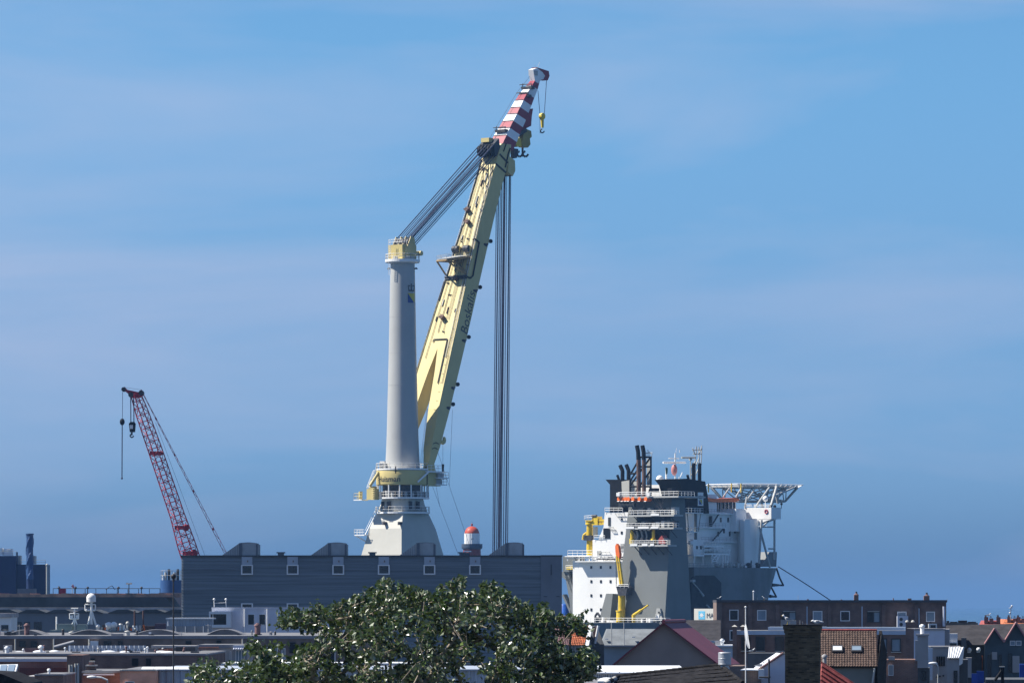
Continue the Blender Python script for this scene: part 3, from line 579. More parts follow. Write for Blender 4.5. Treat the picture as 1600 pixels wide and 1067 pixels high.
darkpanel(1011, 1016.5, 716, 758, SA-3, M['mast_grey'], 'cable_tray')
darkpanel(984.5, 1000, 752, 775, SA+1, M['cream_grey'], 'casing_panel')
# top deck of the tower with orange rafts under its edge
ztd = sz(776, 113, 0)
def deckslab(x0, x1, y, s0, dep, name, m, par, th=0.5):
    t0, t1 = st(x0, y, s=s0)[1], st(x1, y, s=s0)[1]; z = sz(y, s0, (t0+t1)/2); b = MB(); sbox(b, s0, s0+dep, t0, t1, z-th, z); d = b.build(name, m, par)
    b = MB(); b.rail([S(s0+dep*.6, t0+.1, z), S(s0+.1, t0+.1, z), S(s0+.1, t1-.1, z), S(s0+dep*.6, t1-.1, z)], 1.3, 0.085, 1.7, 2); b.build('railing', Wh, d); return d, z, t0, t1
s1 = s_na1-3.5
d1, z1_, ta, tb = deckslab(965, 1060, 775, s1-1.5, s_nf1-s1+4, 'top_deck', M['mast_grey'], tower)
for (x, y) in ((967, 772), (1014, 772)): darkpanel(x-2.5, x+2.5, y-2.5, y+3, s1-1.7, Wh, 'lifebuoy_rack', d1, 0.5)
for i, x in enumerate((970, 975.5, 980.5, 985, 992, 1002, 1012)):
    s_, t_3, z = st(x, 779.5, s=s1-.6); b = MB(); b.tube(S(s1-1.6, t_3-.1, z), S(s1+.6, t_3+.1, z), 0.62, n=12); r_ = b.build('life_raft', M['orange'], tower)
    b = MB(); b.tube(S(s1-1.9, t_3-.4, z-.7), S(s1-1.9, t_3+.4, z-.7), 0.12, n=5); b.build('raft_cradle', Wh, r_)
b = MB(); G_ = lambda x, y: P(x, y, s=s1-.8)
for p, q in (((1018, 778), (1036, 803)), ((1026, 778), (1040, 803)), ((1033, 777), (1033, 803)), ((1040, 778), (1034, 788)), ((990, 790), (983, 803)), ((1012, 778), (1002, 800))): b.tube(G_(*p), G_(*q), 0.13, n=5)
b.build('deck_brace', M['dark_machinery'], tower)
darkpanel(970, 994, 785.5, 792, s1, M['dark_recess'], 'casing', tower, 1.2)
for k, (x0, x1, y) in enumerate(((982, 1053, 804), (978, 1052.5, 824), (984, 1043, 851))):
    s0 = TF_(0, y)-4.2; d, z, ta, tb = deckslab(x0, x1, y, s0, 4.6, 'balcony', M['mast_grey'], tower)
    b = MB()
    for q in range(5): tq = ta+(tb-ta)*(q+.5)/5; b.tube(S(s0+.4, tq, z-.4), S(s0+4.2, tq, z-3.0), 0.16, n=5)
    b.build('balcony_bracket', M['dark_machinery'], d)
    for j in range((7, 9, 7)[k]):
        tq = ta+(tb-ta)*(j+.3+.4*random.random())/(7, 9, 7)[k]; hh = random.uniform(.9, 2.3); b = MB(); sbox(b, s0+1.4, s0+random.uniform(2.4, 3.8), tq-random.uniform(.3, .9), tq+random.uniform(.3, .9), z, z+hh); b.build('deck_machine', M[random.choice(['dark_machinery', 'mast_grey', 'tower_grey', 'dark_machinery'])], d)
    # bright weather cloths on parts of the rail
    for (xa, xb) in (((1017, 1030),), ((977, 991), (997, 1014), (1017, 1029)), ((985, 996), (1003, 1012), (1016, 1022)))[k]:
        t0, t1 = st(xa, y, s=s0)[1], st(xb, y, s=s0)[1]; b = MB(); sbox(b, s0-.12, s0-.04, t0, t1, z-.3, z+.35); b.build('kick_plate', Wh, d)
darkpanel(985, 1046, 828, 849, TF_(0, 838), M['dark_recess'], 'recess_shade_panel', tower, 0.25)  # flat dark panels in place of the shade inside the tower's hollow
darkpanel(996, 1048, 807, 821, TF_(0, 815), M['dark_recess'], 'recess_shade_panel', tower, 0.25)
for x in (987.5, 1021): 
    b = MB(); s0 = TF_(0, 838)-2.2; p = P(x, 849.5, s=s0); q = P(x, 826, s=s0); b.tube(p, q, 0.5, n=8); b.tube(p, p+Vector((0, 0, 1.6)), 0.8, n=8); b.build('winch_post', M['strong_yellow'], tower)
for (x0, x1) in ((1000, 1004), (1006, 1010), (1012, 1016)): darkpanel(x0, x1, 826.5, 829, TF_(0, 828)-1, Wh, 'light_box', tower, .4)
for x in (994, 1001, 1008): b = MB(); s0 = TF_(0, 838)-1.6; b.path([P(x, 849, s=s0), P(x+3, 838, s=s0), P(x+1, 829, s=s0)], 0.3, 6); b.build('umbilical', M['mast_grey'], tower)
b = MB(); s0 = TF_(0, 846)-3.0; b.prism([P(x, y, s=s0) for x, y in ((1029, 849), (1029, 842), (1034, 836), (1040, 849))], S(2.4, 0, 0)-S(0, 0, 0)); b.build('rescue_boat', mat('faded_red', (0.35, 0.07, 0.06), 0.6, 0.1, .5), tower)
b = MB(); b.path([P(990, 856, t=-4), P(1003, 881, t=-2.8), P(1016, 884, t=-1)], 0.3, 6); b.build('tower_hose', M['black_steel'], tower)
b = MB(); s0 = TF_(0, 955)-.6; b.prism([P(x, y, s=s0) for x, y in ((1023, 968), (1026, 950), (1031, 950), (1035, 968))], S(1.5, 0, 0)-S(0, 0, 0)); dh = b.build('deck_hatch', M['mast_grey'], tower)
darkpanel(1026, 1030, 960, 965, s0, Wh, 'hatch_notice', dh); darkpanel(1028.5, 1031, 955, 958, s0-.2, M['dark_recess'], 'hatch_opening', dh)
# dark winch house in front of the tower
b = MB(); s0 = SA-9; b.hexa([P(936, 968, s=s0), P(953, 968, s=s0), P(994, 972, s=s0+12), P(975, 968, s=s0+12)][::-1], [P(947, 927, s=s0+1), P(957.5, 927, s=s0+1), P(984, 931, s=s0+8), P(972, 927, s=s0+8)][::-1]); b.build('winch_house', tg, SH)
# working deck edge
dk, zd, _, _ = deckslab(915, 1040, 972, SA-14, 4, 'quarter_deck', M['hull_grey'], SH, 3.0)
for i, x in enumerate((932, 944, 1005, 1009, 1013, 1017, 985)):
    s_, t_3, z = st(x, 971, s=SA-12.5); b = MB(); b.tube(S(SA-12.5, t_3, zd), S(SA-12.5, t_3, zd+random.uniform(.8, 1.6)), .7, n=10); b.build('deck_drum', [Wh, M['dark_machinery']][i % 3 == 0], dk)
b = MB(); b.path([P(931, 971, s=SA-13), P(930, 962, s=SA-13), P(933.5, 957, s=SA-13), P(937, 962, s=SA-13), P(937, 971, s=SA-13)], 0.35, 6); b.build('anchor_frame', M['dark_machinery'], dk)
# side structures seen between the hall and the white block
b = MB(); s0 = 123
b.prism([P(x, y, s=s0) for x, y in ((879, 893), (879, 869), (899, 869), (899, 893))], S(5, 0, 0)-S(0, 0, 0)); pt_ = b.build('aft_portal', tg, SH)
b = MB()
for pts in ([(882, 893), (888, 893), (896, 935), (896, 975), (892, 975), (890, 940)], [(876, 893), (882, 893), (890, 903), (897, 925), (893, 925), (887, 908), (876, 900)], [(878, 930), (880, 928), (897, 965), (895, 968)]): b.prism([P(x, y, s=s0+.5) for x, y in pts], S(2, 0, 0)-S(0, 0, 0))
b.build('portal_arch', tg, SH)
b = MB(); b.prism([P(x, y, s=s0-1) for x, y in ((884, 888), (885, 885.5), (891, 884.8), (896, 887), (893, 889.5), (886, 889.5))], S(3, 0, 0)-S(0, 0, 0)); b.build('covered_boat', M['strong_yellow'], SH)
rail_px([(884, 890), (899, 890)], 'railing', pt_, s=s0-1); rail_px([(887, 868), (925, 868)], 'railing', SH, s=SA-1, h=1.6); rail_px([(887, 876), (925, 876)], 'railing', SH, s=SA-1, h=1.6)
b = MB(); sbox(b, SA-1.5, SA+6, st(887, 868, s=SA)[1], st(925, 868, s=SA)[1], sz(869.5, SA, -24), sz(868, SA, -24)); b.build('crane_platform', Wh, SH)
for x in (887, 905, 921): b = MB(); b.tube(P(x, 869, s=SA-1), P(x, 876, s=SA-1), .2, n=6); b.build('platform_leg', Wh, SH)
b = MB(); c = P(882, 965, s=s0+3); c.z = 8; b.lathe(c, [(1.6, 0), (1.6, sz(945, s0, -26)-8), (1.0, sz(943, s0, -26)-8)], 14); b.build('blue_tank', mat('blue_paint', (0.02, 0.10, 0.42), .4, .1, .3), SH)
# superstructure on the near side (in shade)
TS = 5.0
def side(pts, t0, wid, name, m, par):
    b = MB(); b.prism([P(x, y, t=t0) for x, y in pts], S(0, -wid, 0)-S(0, 0, 0)); return b.build(name, m, par)
sup = side([(1070, 888), (1070, 800), (1152, 800), (1157, 888)], TS, 30, 'superstructure', Wh, SH)
side([(1084, 802), (1084, 772), (1120, 772), (1120, 802)], TS-1.5, 20, 'bridge_house', Wh, SH)
side([(1120, 802), (1120, 783), (1150, 783), (1150, 802)], TS-4, 20, 'upper_bridge', M['glass'], SH)
for x in (1122, 1126, 1132, 1138, 1144, 1149): b = MB(); b.tube(P(x, 802, t=TS-3.8), P(x, 783, t=TS-3.8), 0.2, n=5); b.build('window_mullion', Wh, SH)
side([(1119, 784), (1119, 781), (1154, 781), (1154, 784)], TS-2, 20, 'bridge_roof', Wh, SH)
side([(1150, 830), (1150, 794.5), (1160, 794.5), (1166, 797), (1166, 830)], TS+2.2, 24, 'wing_root', Wh, SH)
# rounded corner house under the bridge wing
b = MB(); vs = []
for z in (ZF-.2, sz(811.5, 150, 8)):
    k = [(1153, 0), (1157, 3.0), (1163, 4.6), (1172, 5.4), (1181, 5.2), (1187, 4.0)]
    s_e = [st(x, 840, t=TS+o)[0] for x, o in k]
    for (x, o), s_ in zip(k, s_e): vs.append(S(s_, TS+o, z))
    vs.append(S(s_e[-1]+1, TS-26, z)); vs.append(S(s_e[0], TS-26, z))
b.add(vs, [tuple(range(8))[::-1], tuple(range(8, 16))]+[(i, (i+1) % 8, 8+(i+1) % 8, 8+i) for i in range(8)], 0, False); b.build('corner_house', Wh, SH)
# bridge wing: lit aft face and shaded end
sw = st(1205, 800, t=14.0)[0]; 
b = MB(); t0 = st(1163, 800, s=sw)[1]; za, zb_ = sz(810.5, sw, 12), sz(792.5, sw, 12)
b.hexa([S(sw, t0, za), S(sw, 14, za), S(sw+5.2, 14, za), S(sw+5.2, t0, za)][::-1], [S(sw, t0, zb_), S(sw, 14, zb_), S(sw+5.2, 14, zb_), S(sw+5.2, t0, zb_)][::-1]); wing = b.build('bridge_wing', Wh, SH)
b = MB(); b.prism([S(sw, t0, za-.1), S(sw, 14, za-.1), S(sw, t0-.5, za-3.0)], S(3, 0, 0)-S(0, 0, 0)); b.build('wing_bracket', Wh, wing)
b = MB(); p = S(sw-.1, 12.2, (za+zb_)/2+.5); d_ = S(0, 1, 0)-S(0, 0, 0)
pts = [p+d_*(.55*math.cos(R(a)))+Vector((0, 0, .55*math.sin(R(a)))) for a in range(0, 361, 30)]; b.path(pts, 0.15, 6); b.build('lifebuoy', M['crane_red'], wing)
b = MB(); c = P(1196, 779, s=sw+2); b.ball(c, 0.85, 14, 10); b.tube(c-Vector((0, 0, 2.6)), c, .18, n=6); b.build('radome', Wh, SH)
for (x, y, r_) in ((1204, 791, .5), (1210.5, 791, .5), (1221, 787, .4)): b = MB(); c = P(x, y, s=sw+3); b.ball(c, r_, 8, 6); b.tube(c, c-Vector((0, 0, 1.4)), .12, n=5); b.build('searchlight', M['black_steel'], wing)
rail_px([(1163, 792), (1204, 792)], 'railing', wing, s=sw+.2, h=.7)
# galleries, doors, stairs and pipes of the shaded side
for (x0, x1, y, wd) in ((1092, 1134, 823, 1.6), (1096, 1152, 845, 1.6), (1072, 1150, 800.5, 1.2)):
    sa, sb2 = st(x0, y, t=TS+wd)[0], st(x1, y, t=TS+wd)[0]; z = sz(y, sa, TS+wd); b = MB(); sbox(b, sa, sb2, TS-.1, TS+wd, z-.3, z); g = b.build('side_gallery', Wh, sup)
    b = MB(); b.rail([S(sa, TS+wd, z), S(sb2, TS+wd, z)], 1.2, .06, 1.8, 2); b.build('railing', M['mast_grey'], g)
for (x, y) in ((1126, 812), (1137.5, 812), (1131, 829), (1148, 829), (1122, 834), (1140, 834)):
    s_, t_3, z = st(x, y, t=TS); b = MB(); sbox(b, s_-.4, s_+.4, TS, TS+.1, z-.7, z+.7); wn = b.build('window', M['dark_frame'], sup); b = MB(); sbox(b, s_-.3, s_+.3, TS+.05, TS+.13, z-.55, z+.55); b.build('pane', M['glass'], wn)
b = MB(); b.path([P(1111, 822, t=TS+1), P(1123, 803, t=TS+1)], .25, 6); b.path([P(1112, 846, t=TS+1), P(1130, 826, t=TS+1)], .25, 6); b.build('side_stair', M['dark_machinery'], sup)
darkpanel(1109, 1113, 806, 822, st(1111, 812, t=TS+1)[0], M['dark_machinery'], 'fan_casing', sup, .5)
# galley platform on struts near the funnel, lit cabin below
for (x0, x1, y, t_0, t_1) in ((1071, 1099, 800, 5, 9.5), (1075, 1091, 830, 5, 9)):
    sa, sb2 = st(x0, y, t=t_1)[0], st(x1, y, t=t_1)[0]; z = sz(y, sa, t_1); b = MB(); sbox(b, sa, sb2, t_0, t_1, z-.3, z); g = b.build('funnel_platform', Wh, SH); b = MB(); b.rail([S(sa, t_0, z), S(sa, t_1, z), S(sb2, t_1, z), S(sb2, t_0, z)], 1.3, .085, 1.5, 2); b.build('railing', Wh, g)
b = MB(); b.tube(P(1087, 843, t=8.5), P(1087, 801, t=8.5), .45, n=8); b.tube(P(1076, 830, t=8.5), P(1074, 802, t=8.5), .12, n=5); b.tube(P(1091, 830, t=8.5), P(1095, 802, t=8.5), .12, n=5); b.build('platform_column', M['tower_grey'], SH)
sC = st(1083, 855, t=9)[0]; b = MB(); zc0, zc1 = sz(867, sC, 9), sz(842.5, sC, 9); tL = st(1077.5, 855, s=sC)[1]; sbox(b, sC, st(1100, 855, t=9)[0], tL, 9, zc0, zc1); cb_ = b.build('deck_cabin', Wh, SH)
for x in (1089, 1095): s_, _, z = st(x, 855, t=9); b = MB(); sbox(b, s_-.45, s_+.45, 9, 9.08, z-.5, z+.5); wn = b.build('window', M['dark_frame'], cb_); b = MB(); sbox(b, s_-.33, s_+.33, 9.03, 9.1, z-.38, z+.38); b.build('pane', M['glass'], wn)
b = MB(); b.ball(P(1079, 848, s=sC-.5), .8, 10, 6); b.build('cabin_dome', Wh, cb_)
for (x0, x1, y, t_1) in ((1100, 1118, 852, 10), (1118, 1131, 852, 9.6), (1084, 1100, 866, 11), (1100, 1140, 864, 10), (1100, 1142, 857, 9.5)):
    sa, sb2 = st(x0, y, t=t_1)[0], st(x1, y, t=t_1)[0]; z = sz(y, sa, t_1); b = MB(); sbox(b, sa, sb2, 5, t_1, z-.5, z); g = b.build('catwalk', Wh, SH); b = MB(); b.rail([S(sa, t_1, z), S(sb2, t_1, z)], 1.3, .08, 1.5, 2); b.build('railing', Wh, g)
    b = MB()
    for s_ in (sa+.3, sb2-.3): b.tube(S(s_, t_1-.2, z-.3), S(s_, t_1-.2, ZF), .14, n=5)
    b.build('catwalk_leg', Wh, g)
for p, q in (((1112, 886), (1112, 866)), ((1120, 886), (1120, 866)), ((1112, 876), (1120, 867)), ((1112, 867), (1120, 876)), ((1112, 877), (1120, 877)), ((1129, 886), (1129, 866)), ((1133, 886), (1133, 866)), ((1085, 886), (1085, 867)), ((1121, 875), (1124, 867))): b = MB(); b.tube(P(*p, t=10.5), P(*q, t=10.5), .22, n=5); b.build('davit_frame', Wh, SH)
rnd = random.Random(3)
for i in range(16):
    x = 1121+i*4.1+rnd.uniform(-1, 1); s_, _, z = st(x, 886.5, t=10.5); hh = rnd.uniform(.6, 2.6); b = MB()
    if i % 3 == 0: b.ball(S(s_, 10.5, ZF+.6), rnd.uniform(.6, 1.1), 10, 6); b.tube(S(s_, 10.5, ZF), S(s_, 10.5, ZF+1), .3, n=6)
    elif i % 3 == 1: b.tube(S(s_, 10.3, ZF), S(s_, 10.3, ZF+hh), .28, n=8); b.tube(S(s_-.5, 10.3, ZF+hh*.7), S(s_+.5, 10.3, ZF+hh*.7), .15, n=5)
    else: sbox(b, s_-.5, s_+.6, 9.6, 10.6, ZF, ZF+hh*.7)
    b.build('deck_fitting', M[rnd.choice(['mast_grey', 'white_paint', 'dark_machinery', 'mast_grey'])], SH)
rail_px([(1072, 886.5), (1150, 886.5)], 'forecastle_railing', SH, t=TN-.2, h=1.3, m=M['mast_grey'])
# right-hand funnel with its emblem panel
fs_ = st(1058, 775, t=4)[0]
b = MB(); f2 = [(1070, 802), (1068, 775), (1063, 757), (1056, 748.5), (1074, 747.5), (1102, 752), (1106, 775), (1108, 802)]
b.prism([P(x, y, t=6.5) for x, y in f2], S(0, -8, 0)-S(0, 0, 0)); f2o = b.build('funnel', M['black_steel'], SH)
b = MB(); b.prism([P(x, y, t=6.6) for x, y in ((1090.5, 769), (1099, 769), (1099, 790), (1090.5, 790))], S(0, -.2, 0)-S(0, 0, 0)); b.build('emblem_panel', Wh, f2o)
b = MB(); b.add([P(x, y, t=6.68) for x, y in ((1092.5, 781), (1092.5, 788), (1097, 788))], [(0, 1, 2)]); b.build('emblem_blue_half', M['blue_sign'], f2o)
b = MB(); b.add([P(x, y, t=6.68) for x, y in ((1092.8, 780.5), (1097.2, 788), (1097.2, 780.5))], [(0, 1, 2)]); b.build('emblem_yellow_half', M['yellow_sign'], f2o)
b = MB(); b.path([P(x, y, t=6.72) for x, y in ((1092.5, 778.5), (1097.2, 778.5))], .12, 4); b.path([P(x, y, t=6.72) for x, y in ((1092.6, 778), (1092.2, 774.5), (1094.8, 776.5), (1097.5, 774.5), (1097.1, 778))], .1, 4); b.path([P(1094.8, 778, t=6.72), P(1094.8, 773.5, t=6.72)], .1, 4); b.build('emblem_crown', M['letter'], f2o)
for x in (1083.5, 1093): b = MB(); b.path([P(x, 752, t=2), P(x, 727, t=2), P(x+.6, 724, t=2)], .58, 10); e_ = b.build('exhaust_pipe', M['black_steel'], SH)
b = MB(); b.path([P(1076.5, 750, t=3), P(1074, 742, t=3)], .4, 8); b.build('exhaust_pipe', M['black_steel'], SH)
# masts, radars, domes
b = MB(); K = lambda x, y: P(x, y, t=-2)
for p, q in (((1079, 752), (1079, 717)), ((1086.5, 752), (1087, 708)), ((1093, 752), (1092, 708)), ((1095.5, 725), (1096.5, 700)), ((1083, 709), (1096, 709)), ((1082, 703), (1097, 702)), ((1086, 710), (1082, 700)), ((1092, 710), (1096, 700)), ((1088, 709), (1088, 697)), ((1092, 709), (1092, 698)), ((1096, 702), (1096.5, 696)), ((1080, 730), (1087, 720)), ((1080, 742), (1087, 732)), ((1087, 742), (1092, 730)), ((1087, 728), (1092, 716))): b.tube(K(*p), K(*q), .17, n=5)
b.tube(K(1065, 714.8), K(1086, 714.8), .3, n=6); b.tube(K(1079, 716), K(1079, 719), .5, n=6); b.build('signal_mast', M['cream_grey'], SH)
b = MB(); K = lambda x, y: P(x, y, t=-8)
for p, q, r_ in (((1055, 765), (1055, 708), .22), ((1036, 722.5), (1071, 722.5), .3), ((1045, 716), (1061, 716), .16), ((1055, 716), (1057, 700), .06), ((1049, 750), (1063, 750), .2), ((1047, 757), (1064, 757), .15), ((1047, 765), (1049, 748), .15), ((1063, 765), (1061, 745), .15), ((1063, 745), (1066, 738), .12), ((1041, 765), (1041, 730), .28), ((1062, 703), (1062, 707), .12)): b.tube(K(*p), K(*q), r_, n=6)
b.build('radar_mast', Wh, SH)
b = MB(); b.ball(K(1053.5, 734), 0.95, 14, 10, sc_=(1, 1, 1.8)); b.build('red_radome', mat('pale_red', (0.50, 0.20, 0.18), .5, .05, .4), SH)
b = MB(); c = K(1031, 748); b.ball(c, 1.1, 14, 10); b.tube(c-Vector((0, 0, 4)), c, .3, n=6); b.build('radome', Wh, SH)
side([(1034, 776), (1034, 757), (1060, 757), (1062, 776)], -4, 10, 'mast_house', Wh, SH)
b = MB(); b.prism([P(x, y, t=-7) for x, y in ((1040, 730), (1043.5, 731), (1043, 740), (1040.5, 741))], S(0, -.1, 0)-S(0, 0, 0)); b.build('signal_flag', mat('dark_green', (0.03, 0.08, 0.05), .8), SH)
for x in (1023, 1049): darkpanel(x, x+7, 762.5, 769, SA-3, M['black_steel'], 'vent_cowl', None, 2.0)

# lifeboat canopy and helideck on its truss
b = MB(); pts = [(1103, 779.5), (1108, 777.5), (1118, 779), (1150, 777.5), (1157, 780.5), (1150, 784), (1122, 784.5), (1108, 783)]
b.prism([P(x, y, t=4.4) for x, y in pts], S(0, -3, 0)-S(0, 0, 0)); b.build('lifeboat', M['orange'], SH)
hz0, hz1 = sz(759.5, 165, 0), sz(756, 165, 0)
hs0, hs1 = st(1110, 757, t=-11)[0], st(1240, 757, t=-11)[0]
hc = ((hs0+hs1)/2+1.0, -7.0); hr = 13.2
b = MB(); oc = [S(hc[0]+hr*1.25*math.cos(R(a+22.5)), hc[1]-4+hr*math.sin(R(a+22.5)), hz0) for a in range(0, 360, 45)]
b.prism(oc, (0, 0, hz1-hz0)); hd_ = b.build('helideck', M['mast_grey'], SH)
b = MB(); ocb = [p+(p-S(hc[0], hc[1]-4, hz0)).normalized()*1.6+Vector((0, 0, .9)) for p in oc]
for p, q, p2, q2 in zip(oc, oc[1:]+oc[:1], ocb, ocb[1:]+ocb[:1]):
    b.tube(p2, q2, .16, n=5); 
    for k in range(5): b.tube(p.lerp(q, k/5), p2.lerp(q2, k/5), .1, n=4)
b.build('safety_net_frame', Wh, hd_)
b = MB()
for i, p in enumerate(oc):
    q = oc[(i+1) % 8]; lo = lambda v, k: S(hc[0], hc[1]-4, 0).lerp(Vector((v.x, v.y, 0)), k)+Vector((0, 0, hz0-4.2))
    b.tube(p*1.0, lo(p, .72), .22, n=5); b.tube(lo(p, .72), lo(q, .72), .22, n=5); b.tube(p.lerp(q, .5), lo(p, .72), .18, n=5); b.tube(p.lerp(q, .5), lo(q, .72), .18, n=5); b.tube(lo(p, .72), lo(oc[(i+4) % 8], .72), .2, n=5)
    b.tube(lo(p, .72)+Vector((0, 0, 4)), lo(oc[(i+3) % 8], .72), .18, n=5)
b.build('helideck_truss', M['mast_grey'], hd_)
for (x0, y0, x1, y1, t, r_) in ((1167, 776, 1164, 793, 2, .3), (1168, 780, 1177, 768, 2, .3), (1180, 793, 1202, 762, 5, .4), (1192, 793, 1186, 770, -6, .4), (1205, 790, 1214, 760, 5, .5), (1209, 775, 1240, 762, 4, .3), (1216, 786, 1212, 765, 3, .5), (1215, 778, 1228, 764, -3, .3), (1150, 776, 1160, 760, 2, .3), (1130, 776, 1140, 762, 2, .25)): b = MB(); b.tube(P(x0, y0, t=t), P(x1, y1, t=t), r_, n=6); b.build('helideck_support', M['mast_grey'], SH)

for (x, t) in ((1107, 9), (1143, 9), (1158, 9)): b = MB(); b.path([P(x, 769, t=4), P(x, 755, t=4)], .2, 5); b.build('yellow_post', M['strong_yellow'], hd_)
# stanchions from bridge wing down to the bow
b = MB(); K = lambda x, y: P(x, y, t=12)
for p, q, r_ in (((1210, 811), (1210, 874), .35), ((1190, 823), (1210, 823), .22), ((1190, 812), (1186, 880), .35), ((1188, 828), (1203, 886), .35), ((1201, 857), (1210, 857), .25), ((1203, 886), (1186, 822), .2), ((1192, 822), (1203, 812), .3)): b.tube(K(*p), K(*q), r_, n=6)
b.build('wing_stanchion', M['mast_grey'], SH)
b = MB(); b.prism([P(x, y, t=6) for x, y in ((1189, 885), (1202, 862), (1214, 862), (1213, 885))], S(0, -8, 0)-S(0, 0, 0)); b.build('stem_bulwark', hg, SH)
for pts in ([(1213, 887), (1218.5, 903), (1224, 914), (1207, 913.5)], [(1204, 915), (1213, 932), (1203, 931)]):
    b = MB(); b.path([P(x, y, t=4) for x, y in pts], .3, 6); p_, q_ = P(*pts[-1], t=4), P(*pts[-2], t=4); b.tube(p_, p_.lerp(q_, .75), .55, .25, n=8); b.build('anchor', M['dark_machinery'], SH)
b = MB()
pts = []
for i in range(13):
    k = i/12; x = 1216+(1330-1216)*k; y = 885+(960-885)*k+14*k*(1-k)*-0.4; pts.append(P(x, y, t=6))
b.path(pts, 0.16, 5); b.build('mooring_line', M['wire'], SH)
# ------------------------------------------------------------------ deck cranes and cargo on the ship
yl = M['strong_yellow']
KC = thing('deck_crane', P(921, 868, s=SA-.5), 'yellow pedestal deck crane with square head at the left edge of the white ship block', 'crane')
b = MB(); sK = SA+1.5; b.tube(P(921.5, 868, s=sK), P(921.5, 818, s=sK), 0.98, n=16); b.build('column', yl, KC)
def kbox(x0, x1, y0, y1, s0, dep, name, m):
    b = MB(); b.prism([P(x, y, s=s0) for x, y in ((x0, y1), (x1, y1), (x1, y0), (x0, y0))][::-1], S(dep, 0, 0)-S(0, 0, 0)); return b.build(name, m, KC)
b = MB(); c = P(921.5, 818, s=sK); b.lathe(c, [(1.3, -.3), (1.35, .1), (1.1, .9), (.9, 1.0)], 16); b.build('slew_head', yl, KC)
kbox(924.5, 933.5, 806.5, 820, sK-1, 2.4, 'machinery_house', yl); kbox(933.5, 945, 811, 814, sK-.7, 1.6, 'jib_upper_beam', yl); kbox(933.5, 945, 817, 819.5, sK-.7, 1.6, 'jib_lower_beam', yl); kbox(936, 938, 814, 817, sK-.6, 1.2, 'jib_web', yl); kbox(941, 943, 814, 817, sK-.6, 1.2, 'jib_web', yl)
kbox(914, 925, 812.5, 814, sK-1.4, 3.0, 'head_platform', yl); kbox(912, 924, 836, 844, sK-1.5, 1.2, 'slew_drive', M['dark_machinery']); kbox(926.5, 930.5, 823, 838, sK-.8, 1.2, 'luffing_cylinder', M['tower_grey'])
b = MB(); b.tube(P(925, 806, s=sK-.8), P(932, 806, s=sK-.8), .45, n=10); b.build('winch', M['dark_machinery'], KC)
b = MB(); b.path([P(911, 843, s=sK), P(912, 836, s=sK), P(917, 832, s=sK)], .4, 6); b.build('hose_reel', yl, KC)
rail_px([(913, 812), (925, 811)], 'railing', KC, s=sK-1.2, h=1.2)
KB = thing('knuckle_boom_crane', P(970, 972, s=SA-13.9), 'slim yellow knuckle boom crane with orange tip in front of the white ship block', 'crane')
sK = SA-12
b = MB(); b.tube(P(970, 974, s=sK), P(970, 955, s=sK), 1.35, n=16); b.tube(P(971.5, 955, s=sK), P(971.5, 930, s=sK), 1.05, n=14); b.lathe(P(970, 955, s=sK), [(1.5, 0), (1.5, .35)], 16); b.build('pedestal', yl, KB)
b = MB(); b.prism([P(x, y, s=sK-1.4) for x, y in ((963, 917), (967, 913.5), (976, 914), (980, 918), (978, 930), (966, 930))], S(2.8, 0, 0)-S(0, 0, 0)); b.build('slew_house', M['dark_machinery'], KB)
rail_px([(963, 918), (982, 918)], 'railing', KB, s=sK-1.5, h=1.0)
for x in (-1.6, 1.6): b = MB(); b.tube(P(971.5+x, 914, s=sK), P(965+x, 866, s=sK), .42, .3, n=8); b.build('main_boom', yl, KB)
for k in (.15, .45, .75): b = MB(); p = P(971.5, 914, s=sK).lerp(P(965, 866, s=sK), k); b.tube(p-d_*.7, p+d_*.7, .3, n=6); b.build('boom_clamp', M['dark_machinery'], KB)
b = MB(); b.prism([P(x, y, s=sK-.5) for x, y in ((962, 866), (961, 853), (963, 849), (966, 853), (968, 866), (967, 872))], S(1.1, 0, 0)-S(0, 0, 0)); b.build('knuckle_tip', M['orange'], KB)
b = MB(); b.path([P(962.5, 870, s=sK), P(963, 918, s=sK)], .12, 5); b.build('hydraulic_hose', M['black_steel'], KB)
b = MB(); b.tube(P(990, 961, s=sK-1), P(1002, 952.5, s=sK-1), .5, .4, n=8); b.tube(P(1002, 952.5, s=sK-1), P(1013, 945, s=sK-1), .26, n=6); b.tube(P(990, 972, s=sK-1), P(990, 960, s=sK-1), .55, n=8); b.build('small_davit', yl, label='small yellow davit leaning right beside the knuckle boom crane on deck', cat='davit')
tC = 30.0; sC = st(1084.5, 960, t=tC)[0]; zc0, zc1 = sz(970.5, sC, tC), sz(950.5, sC, tC)
CT = thing('shipping_container', S(sC, tC, 0), 'white shipping container with pale blue star logo in front of the ship hull', 'container')
b = MB(); sbox(b, sC, sC+2.5, tC, tC+12.2, zc0, zc1); b.build('body', mat('container_white', (0.72, 0.69, 0.60), .5, .05, .3), CT)
b = MB(); sbox(b, sC+.1, sC+2.4, tC+.1, tC+12.1, 0.0, zc0-.005); b.build('stack_below', M['dark_machinery'], CT)
CF = lambda px, py, o: S(sC-o, st(px, py, s=sC)[1], sz(py, sC, tC))
b = MB(); b.prism([CF(x, y, .06) for x, y in ((1091.5, 967), (1101.5, 967), (1101.5, 954.3), (1091.5, 954.3))], S(.05, 0, 0)-S(0, 0, 0)); lg = b.build('logo_square', M['logo_blue'], CT)
b = MB(); c = CF(1096.5, 960.6, .1); pts = []; d_ = S(0, 1, 0)-S(0, 0, 0)
for i in range(14): r_ = .95 if i % 2 == 0 else .42; a = R(90+i*360/14); pts.append(c+d_*(r_*math.cos(a))+Vector((0, 0, .92*r_*math.sin(a))))
